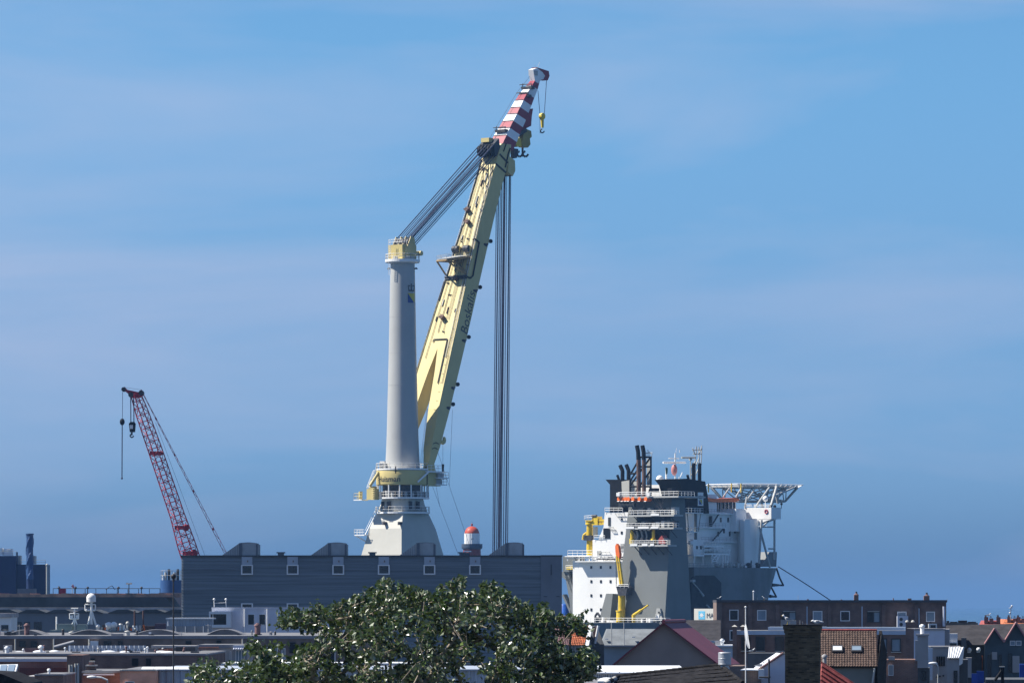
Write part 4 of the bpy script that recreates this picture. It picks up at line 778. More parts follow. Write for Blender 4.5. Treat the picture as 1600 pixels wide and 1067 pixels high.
b.prism(pts, S(.03, 0, 0)-S(0, 0, 0)); b.build('logo_star', Wh, lg)
text_part('MAERSK', 2.1, lambda x, y, w_: CF(1104, 965, .08)+d_*x+Vector((0, 0, y)), 'lettering', M['letter'], CT, 0.86, 0.0)
# ================================================================== red lattice crane behind the hall
YR = 1130.0
RC = thing('lattice_crane', at(354, 1059, YR), 'red lattice boom crane leaning left behind the end of the hall', 'crane')
D_ = lambda x, y, dy=0: at(x, y, YR)+Vector((0, dy, 0))
cr_ = M['crane_red']
axis = [(212, 616, 0.8, 0.9), (222, 645, 1.05, 1.1), (242, 702, 1.15, 1.15), (277, 805, 1.2, 1.2), (291, 850, 1.5, 1.5), (350, 1030, 1.5, 1.5), (354, 1050, 0.6, 1.2)]
def ax_pt(y):
    for a, b_ in zip(axis[:-1], axis[1:]):
        if y <= b_[1]: k = (y-a[1])/(b_[1]-a[1]); return [a[i]+(b_[i]-a[i])*k for i in range(4)]
    return list(axis[-1])
rows_ = []; y = 616.0
while y < 1050: rows_.append(ax_pt(y)); y += 10.5
ang = R(28)
def chord(r_, k):
    x, y, w_, d = r_; c = D_(x, y); sx, sy = ((-1, -1), (1, -1), (1, 1), (-1, 1))[k]
    u, v = sx*w_, sy*d; nx = 0.95; nz = 0.31   # section tilted square to the leaning axis
    X = u*math.cos(ang)-v*math.sin(ang); Yv = u*math.sin(ang)+v*math.cos(ang)
    return c+Vector((X*nx, Yv, X*nz))
for k in range(4):
    b = MB()
    for i in range(len(rows_)-1): b.tube(chord(rows_[i], k), chord(rows_[i+1], k), 0.13, n=5, cap=False)
    b.build('boom_chord', cr_, RC)
b = MB()
for i in range(len(rows_)-1):
    for k in range(4):
        k2 = (k+1) % 4; b.tube(chord(rows_[i], k), chord(rows_[i], k2), 0.07, n=4, cap=False)
        if i % 2: b.tube(chord(rows_[i], k), chord(rows_[i+1], k2), 0.08, n=4, cap=False)
        else: b.tube(chord(rows_[i], k2), chord(rows_[i+1], k), 0.08, n=4, cap=False)
b.build('boom_lacing', cr_, RC)
for y, r_ in ((706, .5), (822, .8), (862, .9)):
    q = ax_pt(y); b = MB(); b.box(D_(q[0]-9, y+5, -1.2), D_(q[0]+8, y-1, 1.2)); b.ball(D_(q[0]+8, y+2), r_, 8, 6); b.build('boom_joint', cr_, RC)
b = MB(); b.prism([D_(x, y, -.9) for x, y in ((191.5, 606), (195, 604.5), (199, 609), (213, 612), (218, 613), (221, 608.5), (223.5, 611), (224, 618), (217, 622), (205, 621.5), (201.5, 616), (196, 611.5), (192, 611.5))], (0, 1.8, 0)); hd = b.build('boom_head', cr_, RC)
for x, y, r_ in ((193.5, 608.5, .5), (221, 614, .6), (205, 617, .6)): b = MB(); b.tube(D_(x, y, -1.05), D_(x, y, 1.05), r_, n=12); b.build('head_sheave', M['dark_machinery'], hd)
b = MB(); b.tube(D_(193, 605), D_(221, 609), .04, n=4); b.tube(D_(191.6, 612), D_(191.2, 655), .07, n=4); b.tube(D_(190.9, 664), D_(190.5, 747), .12, n=5); b.ball(D_(190.5, 747), .25, 6, 4)
for x in (203.8, 204.6, 208.6, 209.4): b.tube(D_(x, 620), D_(x+.3, 662), .07, n=4)
b.tube(D_(243, 660), D_(321, 870), .04, n=4); b.build('hoist_rope', M['wire'], RC)
b = MB(); b.ball(D_(191, 659), .62, 10, 6, sc_=(.9, .8, 1.25)); b.build('whip_ball', M['black_steel'], RC)
b = MB(); b.prism([D_(x, y, -.5) for x, y in ((201.5, 662), (204, 659), (210, 659), (212, 662), (211, 675), (203, 675))], (0, 1.0, 0)); hk = b.build('hook_block', M['black_steel'], RC)
b = MB(); b.box(D_(203, 670, -.56), D_(208, 664, -.5)); b.build('block_plate', Wh, hk)
b = MB(); hook(b, D_(206, 680.5), .38, .16); b.tube(D_(206, 675), D_(206, 680), .2, n=6); b.build('hook', M['dark_machinery'], hk)
b = MB(); p0, p1 = D_(224, 616), D_(370, 898)
for k in (-1, 1):
    o_ = Vector((.13*k, .8*k, .05*k)); b.tube(p0+o_*.4, p1+o_*1.6, .06, n=4)
for i in range(26): 
    k = i/26; q1 = p0.lerp(p1, k); q2 = p0.lerp(p1, k+.035); s1_ = 1 if i % 2 else -1; o_ = Vector((.13, .8, .05)); b.tube(q1+o_*s1_*(.4+1.2*k), q2-o_*s1_*(.4+1.2*k), .045, n=4)
for k in (.13, .33, .53, .74, .9): q1 = p0.lerp(p1, k); b.tube(q1, p0.lerp(p1, k+.012), .2, n=6)
b.build('boom_pendant', cr_, RC)
b = MB(); q = at(362, 1059, YR); b.box((q.x-2, YR-2.5, 1.6), (q.x+9, YR+2.5, 5.2)); b.box((q.x-4, YR-3.6, .1), (q.x+5, YR-2.0, 1.6)); b.box((q.x-4, YR+2.0, .1), (q.x+5, YR+3.6, 1.6)); b.tube(p1, (q.x+8, YR, 5), .3, n=6); b.build('carrier', cr_, RC)
# ================================================================== lighthouse
YLt = 1900.0; LH = thing('lighthouse', (at(737.5, 0, YLt).x, YLt, 3.0), 'red and white lighthouse with domed red lantern roof behind the hall', 'lighthouse')
c = Vector((at(737.4, 0, YLt).x, YLt, 0)); zl = lambda y: at(0, y, YLt).z; pr = lambda p: p/FPX*YLt
lr = mat('lighthouse_red', (0.50, 0.075, 0.035), .5, .08, .3); lb = mat('lighthouse_brick', (0.26, 0.05, 0.045), .6, .1, .3)
b = MB(); b.lathe(c, [(pr(19), 3.0), (pr(13.6), zl(857))], 32); tow = b.build('tower', lb, LH)
b = MB(); b.box(c+Vector((-pr(12.5), -pr(14.3), zl(862))), c+Vector((-pr(1), -pr(13), zl(860.2)))); b.build('balcony_ledge', Wh, tow)
b = MB(); b.box(c+Vector((-pr(11.5), -pr(14.2), zl(868))), c+Vector((pr(-4), -pr(13.2), zl(863)))); b.build('window', M['dark_recess'], tow)
b = MB(); b.lathe(c, [(pr(13), zl(858.5)), (pr(16), zl(856.5)), (pr(16.4), zl(855)), (pr(16.4), zl(849.5)), (pr(15.8), zl(849.5)), (pr(15.8), zl(854.5)), (pr(11), zl(854.5))], 32, smooth=False); b.build('gallery', mat('gallery_blue', (0.06, 0.08, 0.12), .5, .1, .3), LH)
b = MB(); b.lathe(c, [(pr(11.6), zl(855)), (pr(11.5), zl(832.3))], 32); ln = b.build('lantern', Wh, LH)
for a in range(0, 360, 45):
    b = MB(); p = c+Vector((pr(11.7)*math.cos(R(a)), pr(11.7)*math.sin(R(a)), 0)); b.tube(p+Vector((0, 0, zl(854))), p+Vector((0, 0, zl(833))), .1, n=5); b.build('glazing_bar', Wh, ln)
b = MB(); b.box(c+Vector((-pr(1.5), -pr(12.2), zl(842))), c+Vector((pr(2.5), -pr(11.4), zl(841)))); b.build('vent_slot', M['mast_grey'], ln)
b = MB(); b.lathe(c, [(pr(11.6), zl(833)), (pr(11.4), zl(831.6)), (pr(10.6), zl(828.8)), (pr(8.6), zl(825.6)), (pr(5.5), zl(823.2)), (pr(2), zl(822)), (.2, zl(821.9))], 32); dm = b.build('dome', lr, LH)
b = MB(); b.ball(c+Vector((0, 0, zl(819.3))), pr(1.8), 10, 8); b.tube(c+Vector((0, 0, zl(822.5))), c+Vector((0, 0, zl(819))), pr(.9), n=8); b.tube(c+Vector((0, 0, zl(819))), c+Vector((0, 0, zl(814))), .06, n=4); b.build('finial', lb, dm)
# ================================================================== large dark sided hall
YH = 950.0; HW = lambda x, y, dy=0: at(x, y, YH)+Vector((0, dy, 0))
HL = thing('harbour_hall', (at(580, 0, YH).x, YH, 0), 'long dark blue-grey sided hall with six white windows below the big crane', 'building')
sid = mat('hall_siding', (0.165, 0.185, 0.205), 0.55, 0.2, 1.0, stretch=(0.045, 0.045, 2.3), spec=.3)
x0, x1 = at(283.5, 0, YH).x, at(845, 0, YH).x; xr = at(878, 0, YH).x; ztp = at(0, 868.5, YH).z
b = MB(); b.box((x0+.05, YH+.25, 0), (x1-.02, YH+34, ztp-.15)); b.build('wall', sid, HL)
rr = random.Random(5); b = MB(); z = 2.0; row = 0
while z < ztp-.1:
    hgt = min(.53, ztp-z); xa = x0
    while xa < x1-.01:
        xb = min(x1, xa+rr.uniform(4, 17)); o1, o2 = rr.uniform(.0, .05), rr.uniform(.0, .05)
        b.add([(xa, YH+.02+o1, z), (xb, YH+.02+o2, z), (xb, YH+.2, z+hgt+.015), (xa, YH+.2, z+hgt+.015), (xa, YH+.26, z), (xb, YH+.26, z)], [(0, 1, 2, 3), (4, 5, 1, 0)]); xa = xb
    z += .53; row += 1
b.build('siding_boards', sid, HL, kind='stuff')
b = MB(); b.box((x1, YH-.15, 0), (xr, YH+34, ztp-.02)); ep = b.build('end_bay', mat('end_bay_panel', (0.155, 0.17, 0.20), .5, .06, .2, streak=.2), HL)
b = MB(); b.box(HW(860.5, 898, -.25), HW(862, 881.5, -.15)); b.build('downpipe', M['dark_frame'], ep)
for xx in (852.5, 872): b = MB(); b.box(HW(xx-3, 932, -.25), HW(xx+2.5, 931, -.15)); b.build('vent', M['dark_frame'], ep)
b = MB(); b.box((x0-.1, YH-.12, ztp-.14), (x1-.01, YH+34.1, ztp+.16)); b.box((x1+.01, YH-.3, ztp-.01), (xr+.1, YH+34.1, ztp+.2)); b.build('roof_edge', M['dark_frame'], HL)
pan = mat('hall_panel', (0.36, 0.40, 0.46), .5, .05, .5)
for i in range(6):
    cx = 386+71.25*i
    b = MB(); b.box(HW(cx-8.3, 882, -.12), HW(cx+8.3, 869.6, .1)); b.build('spandrel_panel', pan, HL)
    for (ya, yb) in ((882, 897.5), (942, 957)):
        b = MB(); 
        for q in ((cx-9.3, cx-7.2, ya, yb), (cx+7.2, cx+9.3, ya, yb), (cx-7.2, cx+7.2, ya, ya+1.6), (cx-7.2, cx+7.2, yb-2, yb)): b.box(HW(q[0], q[3], -.22), HW(q[1], q[2], .1))
        wn = b.build('window', M['white_frame'], HL); b = MB(); b.box(HW(cx-7.2, yb-2, -.08), HW(cx+7.2, ya+1.6, -.02)); b.build('pane', M['glass'], wn)
    b = MB(); b.tube(HW(cx+1, 878, -.2), HW(cx+1, 875, -.2), .1, n=5); b.build('panel_handle', M['dark_frame'], HL)
seam = mat('zinc_sheet', (0.33, 0.36, 0.38), .45, .08, .5, streak=.3); dkz = mat('dark_zinc', (0.10, 0.12, 0.15), .5, .08, .5)
for i in range(4):
    xo = 345+138.7*i
    for dy in (2.0,):
        Y_ = YH+2.0; W_ = lambda x, y, d=0: at(x, y, Y_)+Vector((0, d, 0))
        b = MB(); b.prism([W_(xo, 868.6), W_(xo+28.5, 848.5), W_(xo+28.5, 868.6)], (0, 9, 0)); rl = b.build('roof_monitor', seam, HL)
        for k in range(1, 8): xx = xo+28.5*k/8+1; yt = 868.6-20.1*(xx-xo)/28.5; b = MB(); b.box(W_(xx-.25, 868, -.08), W_(xx+.25, yt+.5, .0)); b.build('sheet_seam', dkz, rl)
        b = MB(); b.box(W_(xo+28.5, 868.6, -.3), W_(xo+33.2, 848, 9)); b.box(W_(xo+55, 868.6, -.2), W_(xo+58, 850, 9)); b.build('monitor_cheek', dkz, rl)
        b = MB(); b.box(W_(xo+33.2, 868.6, -.1), W_(xo+55, 848, 9)); b.build('monitor_face', seam, rl)
        b = MB(); prev = None
        arc = [W_(xo+28+28*k/6, 848.2-1.3*math.sin(math.pi*k/6)) for k in range(7)]; b.prism(arc+[W_(xo+56, 849.2), W_(xo+28, 849.2)], (0, 9.2, 0)); b.build('monitor_cap', dkz, rl)
for xo in (437.5, 581, 722):
    b = MB(); b.box(HW(xo-4.6, 868.4, 3), HW(xo+4.6, 863.6, 5)); b.box(HW(xo-6.6, 863.6, 2.8), HW(xo+6.6, 861.8, 5.2)); b.build('roof_vent', dkz, HL)
# ================================================================== left: blue plant and sheds
SKEW = 0.092
def bx(b, px0, px1, py0, py1, Y, dep, mi=0, ground=False):
    p = at(px0, py1, Y); q = at(px1, py0, Y); z0 = 0.0 if ground else p.z
    k = SKEW*dep if px0 > 1110 and Y < 640 else 0.0        # the streets on the right run a few degrees off the line of sight
    b.hexa([(p.x, Y, z0), (q.x, Y, z0), (q.x+k, Y+dep, z0), (p.x+k, Y+dep, z0)], [(p.x, Y, q.z), (q.x, Y, q.z), (q.x+k, Y+dep, q.z), (p.x+k, Y+dep, q.z)], mi); return b
def win(par, px0, px1, py0, py1, Y, fm='white_frame', gm='glass', fr=1.4, mull=0, proud=.1, rows=0):
    b = MB(); k = Y/FPX
    for q in ((px0, px0+fr, py0, py1), (px1-fr, px1, py0, py1), (px0+fr, px1-fr, py0, py0+fr), (px0+fr, px1-fr, py1-fr, py1)): bx(b, *q, Y-proud, proud+.02)
    for i in range(mull): xm = px0+(px1-px0)*(i+1)/(mull+1); bx(b, xm-fr/2, xm+fr/2, py0+fr, py1-fr, Y-proud*.9, proud)
    o = b.build('window', M[fm], par); b = MB(); bx(b, px0+fr, px1-fr, py0+fr, py1-fr, Y-proud*.35, .03); b.build('pane', M[gm] if isinstance(gm, str) else gm, o); return o
def bthing(name, px, Y, label, cat='building', group=None): return thing(name, (at(px, 0, Y).x, Y, 0), label, cat, group)
YT = 1400.0; bluep = mat('tank_blue', (0.016, 0.034, 0.10), .5, .12, .12, streak=.3)
BP = bthing('blue_silo_plant', 30, YT, 'dark blue industrial silo block with twisted chimney at the left edge', 'building')
b = MB(); bx(b, -40, 25, 868, 935, YT, 14, ground=True); b.build('wall', bluep, BP)
b = MB(); bx(b, 25, 71.5, 881.5, 935, YT+1, 13, ground=True); b.build('wall', bluep, BP)
for (a, c_, y0, y1) in ((0, 4, 856, 867), (5.5, 19, 857, 867.5), (26, 32.5, 867.5, 881), (52.5, 55.5, 868, 881)):
    b = MB(); bx(b, a, c_, y0, y1, YT+2, 3); b.build('roof_unit', [Wh, M['mast_grey']][int(a) > 20], BP)
b = MB(); bx(b, 11.5, 16, 858, 865.5, YT+1.9, .08); b.build('unit_panel', Wh, BP)
b = MB(); bx(b, 25.5, 27.5, 862, 868, YT+2, 1); b.tube(at(27.2, 868, YT), at(27.2, 882, YT), .15, n=5); b.build('roof_vent', bluep, BP)
b = MB(); b.rail([at(0, 868, YT), at(25, 868, YT)], 1.2, .06, 3, 2); b.rail([at(29, 881.5, YT+1), at(71, 881.5, YT+1)], 1.2, .06, 3, 2); b.build('roof_railing', M['mast_grey'], BP)
b = MB(); p = at(46.5, 905, YT-2.5); tp = at(46.5, 833.5, YT-2.5); ns = 28; nn = 20; vs = []
for j in range(ns+1):
    z = p.z+(tp.z-p.z)*j/ns
    for i in range(nn):
        a = 2*math.pi*i/nn; rad = .93; 
        for k in range(3):
            dlt = (a-(j/ns*5.2+k*2.094)) % (2*math.pi)
            if min(dlt, 2*math.pi-dlt) < .2: rad = 1.12
        vs.append((p.x+rad*math.cos(a), p.y+rad*math.sin(a), z))
b.add(vs, [(j*nn+i, j*nn+(i+1) % nn, (j+1)*nn+(i+1) % nn, (j+1)*nn+i) for j in range(ns) for i in range(nn)], 0, False); b.add(vs[-nn:], [tuple(range(nn))])
b.lathe((p.x, p.y, tp.z-.3), [(1.1, 0), (1.1, .35)], 20); cs = b.build('chimney', mat('stack_blue', (0.028, 0.07, 0.18), .5, .1, .3), BP)
b = MB(); b.tube((p.x, p.y, 0), p, .95, n=16); b.build('chimney_base', bluep, cs)
b = MB(); b.tube(at(73.5, 930, YT-1), at(73.5, 884, YT-1), .28, n=6); b.ball(at(73.5, 882.5, YT-1), .4, 8, 5); bx(b, 71.8, 75.5, 881.5, 883, YT-1.3, .6); b.build('downpipe', M['mast_grey'], BP)
b = MB(); bx(b, 27, 55, 919.2, 935, YT-6, 4, ground=True); b.build('lean_to', mat('mauve_render', (0.20, 0.17, 0.18), .8, .1, .3), BP)
BT2 = bthing('storage_tank', 268, 1300, 'round blue storage tank with roof railing beside the dark hall', 'tank')
b = MB(); c = at(268, 0, 1300); c.z = 0; z1_ = at(0, 906, 1300).z; b.lathe(c, [(17.5/FPX*1300, 0), (17.5/FPX*1300, z1_)], 28); b.build('shell', mat('tank_bright_blue', (0.03, 0.08, 0.21), .45, .08, .2), BT2)
b = MB(); cc = [c+Vector((2.7*math.cos(R(a)), 2.7*math.sin(R(a)), z1_)) for a in range(0, 361, 30)]; b.rail(cc, 2.4, .06, 1.6, 2); b.build('railing', M['mast_grey'], BT2)
for i, x in enumerate((255, 259, 264, 269, 273, 278)): b = MB(); p = at(x, 906, 1300); b.tube(p, p+Vector((0, 0, 1.2+.8*(i % 3))), .35, n=8); b.build('tank_valve', [Wh, M['mast_grey'], M['dark_machinery']][i % 3], BT2)
# long dark shed with rusty ridge
rust = mat('rusty_ridge', (0.38, 0.22, 0.15), .85, .3, .5, c2=(0.14, 0.115, 0.10)); dsh = mat('dark_shed', (0.06, 0.065, 0.07), .8, .3, .12, c2=(0.025, 0.028, 0.032), streak=.4)
DS = bthing('long_shed', 130, 1150, 'long low dark shed with a rust brown roof ridge left of the hall', 'shed')
b = MB(); p0 = at(-40, 0, 1150); b.prism([at(-40, 932.5, 1150), at(258, 932.5, 1150), at(270, 949, 1150), at(283, 1000, 1150), at(-40, 1000, 1150)], (0, 30, 0)); b.build('wall', dsh, DS)
b = MB(); rr = random.Random(9); x = -40.0
while x < 280: 
    wd = rr.uniform(5, 16); bx(b, x, min(281, x+wd), 927.5+rr.uniform(-1.2, 1.0), 932.6, 1151.5, 26); x += wd
b.build('ridge', rust, DS)
b = MB(); bx(b, 248, 283, 925.5, 960, 1185, 12, ground=True); b.build('gable_end', mat('brown_render', (0.42, 0.31, 0.27), .85, .1, .3), DS)
# light poles and handrail along the ridge
FN = thing('quay_railing', (at(170, 0, 1240).x, 1240, 0), 'long thin pipe rack railing above the dark shed ridge', 'railing')
b = MB(); p = at(83, 929, 1240); q = at(250, 929, 1240); p.z -= 3; q.z -= 3; b.rail([p, q], 3+10*1240/FPX, .1, 2.7, 1); b.build('rail', M['dark_machinery'], FN)
for x in (92, 118, 137, 185, 221): b = MB(); b.tube(at(x, 932, 1240), at(x, 917-3*random.random(), 1240), .12, n=5); b.ball(at(x, 918, 1240), .35, 6, 4); b.build('pipe_post', M['dark_machinery'], FN)
b = MB(); b.path([at(165, 921, 1240), at(170, 917, 1240), at(175, 914.5, 1240), at(180, 921, 1240)], .1, 4); b.build('pipe_loop', M['dark_machinery'], FN)
RB = MB(); bx(RB, 92.5, 102, 919, 932, 1230, 2.5, ground=True); RB.build('red_kiosk', M['crane_red'], label='small red box standing at the railing left of the hall', cat='kiosk')
FG = thing('wind_sock', at(113, 932, 1235), 'tiny pink and white wind sock on a pole above the shed ridge', 'wind sock')
b = MB(); p = at(113, 935, 1235); b.tube((p.x, p.y, 0), at(113, 912, 1235), .07, n=5); b.build('pole', M['mast_grey'], FG)
b = MB(); b.tube(at(113, 914, 1235), at(115.5, 918, 1235), .35, .2, n=8); b.build('sock', mat('pink_cloth', (0.7, .25, .3), .8), FG)
LP = thing('floodlight_mast', (at(201.5, 0, 1200).x, 1200, 0), 'twin headed floodlight mast above the shed ridge', 'lamp')
b = MB(); b.tube((at(201.5, 0, 1200).x, 1200, 0), at(201.5, 911, 1200), .12, n=6); b.build('pole', M['dark_machinery'], LP)
b = MB(); b.tube(at(197.5, 912, 1200), at(205.5, 912, 1200), .1, n=5); bx(b, 197, 200.5, 910, 912.5, 1200, .5); bx(b, 202.5, 206, 910, 912.5, 1200, .5); b.build('lamp_head', M['mast_grey'], LP)
# row of low dark gables with pale ridges, grey wall below
grw = mat('grey_render', (0.15, 0.17, 0.20), .8, .06, .15); pale = mat('pale_roof', (0.42, 0.39, 0.38), .8, .25, .4)
GR = bthing('gabled_warehouse', 140, 1000, 'grey warehouse with a row of low dark gables left of the hall', 'warehouse')
b = MB(); bx(b, 18, 281, 957.5, 1000, 1000, 20, ground=True); b.build('wall', grw, GR)
for i, xc in enumerate((6, 50, 93, 137, 191, 236, 277)):
    b = MB(); b.prism([at(xc-23, 957.6, 999.6), at(xc-9, 952.2, 999.6), at(xc+9, 951.8, 999.6), at(xc+25, 957.6, 999.6)], (0, 18, 0)); b.build('gable', dsh, GR)
b = MB(); bx(b, -20, 283, 948.8, 960, 1040, 25, ground=True); b.build('rear_roof', pale, GR)
for (xa, xb) in ((22, 34), (38, 47), (53, 65)): win(GR, xa, xb, 971, 987, 1000, 'dark_frame', 'glass', .8, 1)
WB = bthing('white_boathouse', 6, 820, 'small whitish building at the far left edge behind the flat roofs', 'building')
b = MB(); bx(b, -40, 17.5, 962, 1000, 820, 10, ground=True); b.build('wall', Wh, WB)
b = MB(); bx(b, -41, 18.5, 957.5, 964, 819.6, 11); b.build('roof', pale, WB)
win(WB, 2, 13, 976, 985, 820, 'dark_frame', 'glass', .7); win(WB, -12, -2, 976, 985, 820, 'dark_frame', 'glass', .7)
# vessel upperworks over the roofs
VS = bthing('trawler', 140, 760, 'grey-green trawler wheelhouse with two white masts behind the flat roofs', 'ship')
gg = mat('wheelhouse_green', (0.20, 0.24, 0.23), .6, .06, .3)
b = MB(); bx(b, 77, 140, 984, 1000, 760, 7, ground=True); b.build('wheelhouse', gg, VS); b = MB(); bx(b, 88, 112, 974.5, 984, 761, 5); b.build('upper_wheelhouse', gg, VS); b = MB(); bx(b, 120, 134, 975, 984, 761, 4); b.build('casing', gg, VS)
b = MB(); bx(b, 140, 200, 984.5, 1000, 762, 5, ground=True); b.build('deckhouse', M['tower_grey'], VS)
V = lambda x, y: at(x, y, 763)
b = MB(); 
for p, q, r_ in (((116, 966), (110, 983), .1), ((117, 966), (123, 983), .1), ((116.5, 983), (116.5, 951), .12), ((109, 966), (123, 966), .12), ((109, 958), (123, 958), .08), ((109, 966), (109, 958), .08), ((123, 966), (123, 958), .08), ((111, 950), (122, 950), .08)): b.tube(V(*p), V(*q), r_, n=5)
bx(b, 109, 113.5, 961, 966, 763, .3); bx(b, 118.5, 123, 960.5, 966, 763, .3); b.build('mast', Wh, VS); b = MB(); b.tube(V(88.5, 983), V(88.5, 963), .12, n=5); b.build('whip_aerial', Wh, VS)
b = MB()
for p, q, r_ in (((142.5, 955), (138, 975), .16), ((143.5, 955), (152, 983), .16), ((143, 975), (143, 940), .2), ((133, 953), (149, 953), .14), ((133, 944), (149, 944), .1), ((133, 953), (133, 944), .1), ((149, 953), (149, 944), .1), ((139, 966), (147, 966), .08)): b.tube(V(*p), V(*q), r_, n=6)
b.ball(V(135, 953), .2, 8, 6); b.build('radar_mast', Wh, VS)
b = MB(); b.ball(V(142.5, 934), .72, 16, 10, sc_=(1, 1, 1.0)); b.tube(V(142.5, 940), V(142.5, 934), .7, n=16); b.build('radome', Wh, VS)
rr = random.Random(12); cols = [Wh, pale, M['orange'], M['rusty_stack'], M['cream_grey']]
for i in range(26):
    x = 153+i*2.9; y = 984-rr.uniform(2, 12); b = MB(); p = V(x, 985); q = V(x+rr.uniform(-1.5, 1.5), y)
    if i % 4 == 0: b.ball(V(x, y+1), rr.uniform(.2, .42), 8, 6); b.tube(p, V(x, y), .16, n=6)
    else: b.tube(p, q, rr.uniform(.1, .25), n=6)
    b.build('deck_gear', cols[[0, 1, 4, 3, 2, 0, 4][i % 7]], VS)
b = MB(); b.ball(V(170, 977), .55, 10, 6); b.ball(V(178, 976), .5, 10, 6); b.build('white_drum', Wh, VS)
for x in (210.5, 223.8): b = MB(); b.tube(V(x, 985), V(x, 953.5), .14, n=6); b.build('derrick_post', mat('brown_steel', (0.10, 0.055, 0.05), .7) if 'brown_steel' not in bpy.data.materials else bpy.data.materials['brown_steel'], VS)
b = MB(); bx(b, 242, 260, 974, 985, 762, 4); b.build('dark_container', mat('aubergine', (0.10, .06, .08), .7), VS)
b = MB(); bx(b, 222, 243, 977.5, 985, 763, 3); b.build('rusty_bin', M['rusty_stack'], VS)
# ================================================================== town roofs
bk_dark = brick('dark_brick', (0.21, 0.13, 0.11), (0.165, 0.105, 0.092), (0.22, 0.18, 0.16))
bk_red = brick('red_brick', (0.24, 0.14, 0.115), (0.20, 0.12, 0.10), (0.24, 0.20, 0.18))
bk_brown = brick('brown_brick', (0.22, 0.155, 0.13), (0.18, 0.13, 0.115), (0.25, 0.215, 0.19))
bk_peach = brick('peach_brick', (0.92, 0.43, 0.27), (0.84, 0.39, 0.25), (0.80, 0.48, 0.34))
D('flat_roof', (0.16, 0.16, 0.17), .9, .2, .4); D('fascia', (0.22, 0.225, 0.25), .6, .08, .6, streak=.3); D('fascia_blue', (0.42, 0.50, 0.60), .5, .06, .6, streak=.2)
D('lavender', (0.58, 0.60, 0.68), .8, .05, .3, streak=.2); D('grey_plaster', (0.33, 0.32, 0.32), .85, .08, .4, streak=.25); D('slate', (0.085, 0.09, 0.095), .7, .15, .8)
D('white_sheet', (0.66, 0.68, 0.70), .5, .06, .5, streak=.15); D('blue_sheet', (0.36, 0.40, 0.46), .45, .1, .5, streak=.3); D('pale_concrete', (0.40, 0.39, 0.36), .85, .1, .8)
D('maroon', (0.17, 0.042, 0.055), .6, .08, .5); D('barn_wall', (0.29, 0.235, 0.205), .85, .06, .5); D('terracotta', (0.42, 0.135, 0.06), .8, .3, 3.0); D('old_tile', (0.17, 0.10, 0.10), .85, .25, 3.0)
D('tan_tile', (0.092, 0.064, 0.053), .9, .35, 6.0, c2=(0.045, 0.034, 0.031), spec=.1); D('red_tile', (0.28, 0.065, 0.055), .7, .2, 3.0); D('dark_tile', (0.020, 0.019, 0.020), .85, .35, 4.0, spec=.08); D('grey_tile', (0.046, 0.044, 0.048), .9, .15, 1.5, spec=.1)
def corrugated(b, px0, px1, py0, py1, Y, pitch=.28, amp=.05, ground=True):
    p = at(px0, py1, Y); q = at(px1, py0, Y); z0 = 0 if ground else p.z; n = max(2, int((q.x-p.x)/pitch)); vs = []; fs = []
    xs = []
    for i in range(n):
        w_ = (q.x-p.x)/n; xs += [(p.x+w_*i, 0), (p.x+w_*(i+.35), 0), (p.x+w_*(i+.5), -amp), (p.x+w_*(i+.85), -amp)]
    xs.append((q.x, 0))
    for (x, d) in xs: vs += [(x, Y+d, z0), (x, Y+d, q.z)]
    for i in range(len(xs)-1): fs.append((2*i, 2*i+2, 2*i+3, 2*i+1))
    b.add(vs, fs); return b
def tiled(b, o, u, v, n_u, n_v, rise=.05, lap=.03):
    """pantile field: rows along u, courses up v; real ribs and lapped courses"""
    o = Vector(o); u = Vector(u); v = Vector(v); nn = u.cross(v).normalized()
    for j in range(n_v):
        vs = []; m_ = n_u*4
        for i in range(m_+1):
            h_ = rise*(0.5-0.5*math.cos(2*math.pi*(i % 4)/4)) + random.uniform(0, .006)
            a = o+u*(i/m_)+v*(j/n_v)+nn*(h_+lap); c_ = o+u*(i/m_)+v*((j+1.08)/n_v)+nn*(h_*.9); vs += [a, c_, a-nn*(lap+.02)]
        b.add(vs, [(3*i, 3*i+3, 3*i+4, 3*i+1) for i in range(m_)]+[(3*i+2, 3*i+5, 3*i+3, 3*i) for i in range(m_)])
    return b
def dome(par, px, py, Y, w_=22, h_=3.2):
    b = MB(); c = at(px, py, Y); r_ = w_/2/FPX*Y; b.ball(c, r_, 14, 5, sc_=(1, 1, h_/FPX*Y/r_), half=True); bx(b, px-w_/2-1, px+w_/2+1, py-.4, py+1.0, Y-r_, 2*r_); return b.build('roof_dome', M['white_sheet'], par)
def barrel(par, px0, px1, py, Y, dep, rise, m='flat_roof', rib='fascia'):
    n = 12; p = at(px0, py, Y); q = at(px1, py, Y); b = MB(); arc = [Vector((p.x+(q.x-p.x)*i/n, Y, p.z+rise/FPX*Y*math.sin(math.pi*i/n))) for i in range(n+1)]
    b.prism(arc, (0, dep, 0)); o = b.build('barrel_rooflight', M[m], par)
    b = MB(); b.path([v+Vector((0, -.04, .02)) for v in arc], .05, 5); b.build('rooflight_rib', M[rib], o); return o
def pipe(par, px, py0, py1, Y, r_=.1, m='mast_grey', name='flue', capr=None):
    b = MB(); b.tube(at(px, py1, Y), at(px, py0, Y), r_, n=8)
    if capr: b.lathe(at(px, py0, Y), [(capr, -.05), (capr*1.05, .05), (capr*.3, capr*.8)], 10)
    return b.build(name, M[m], par)
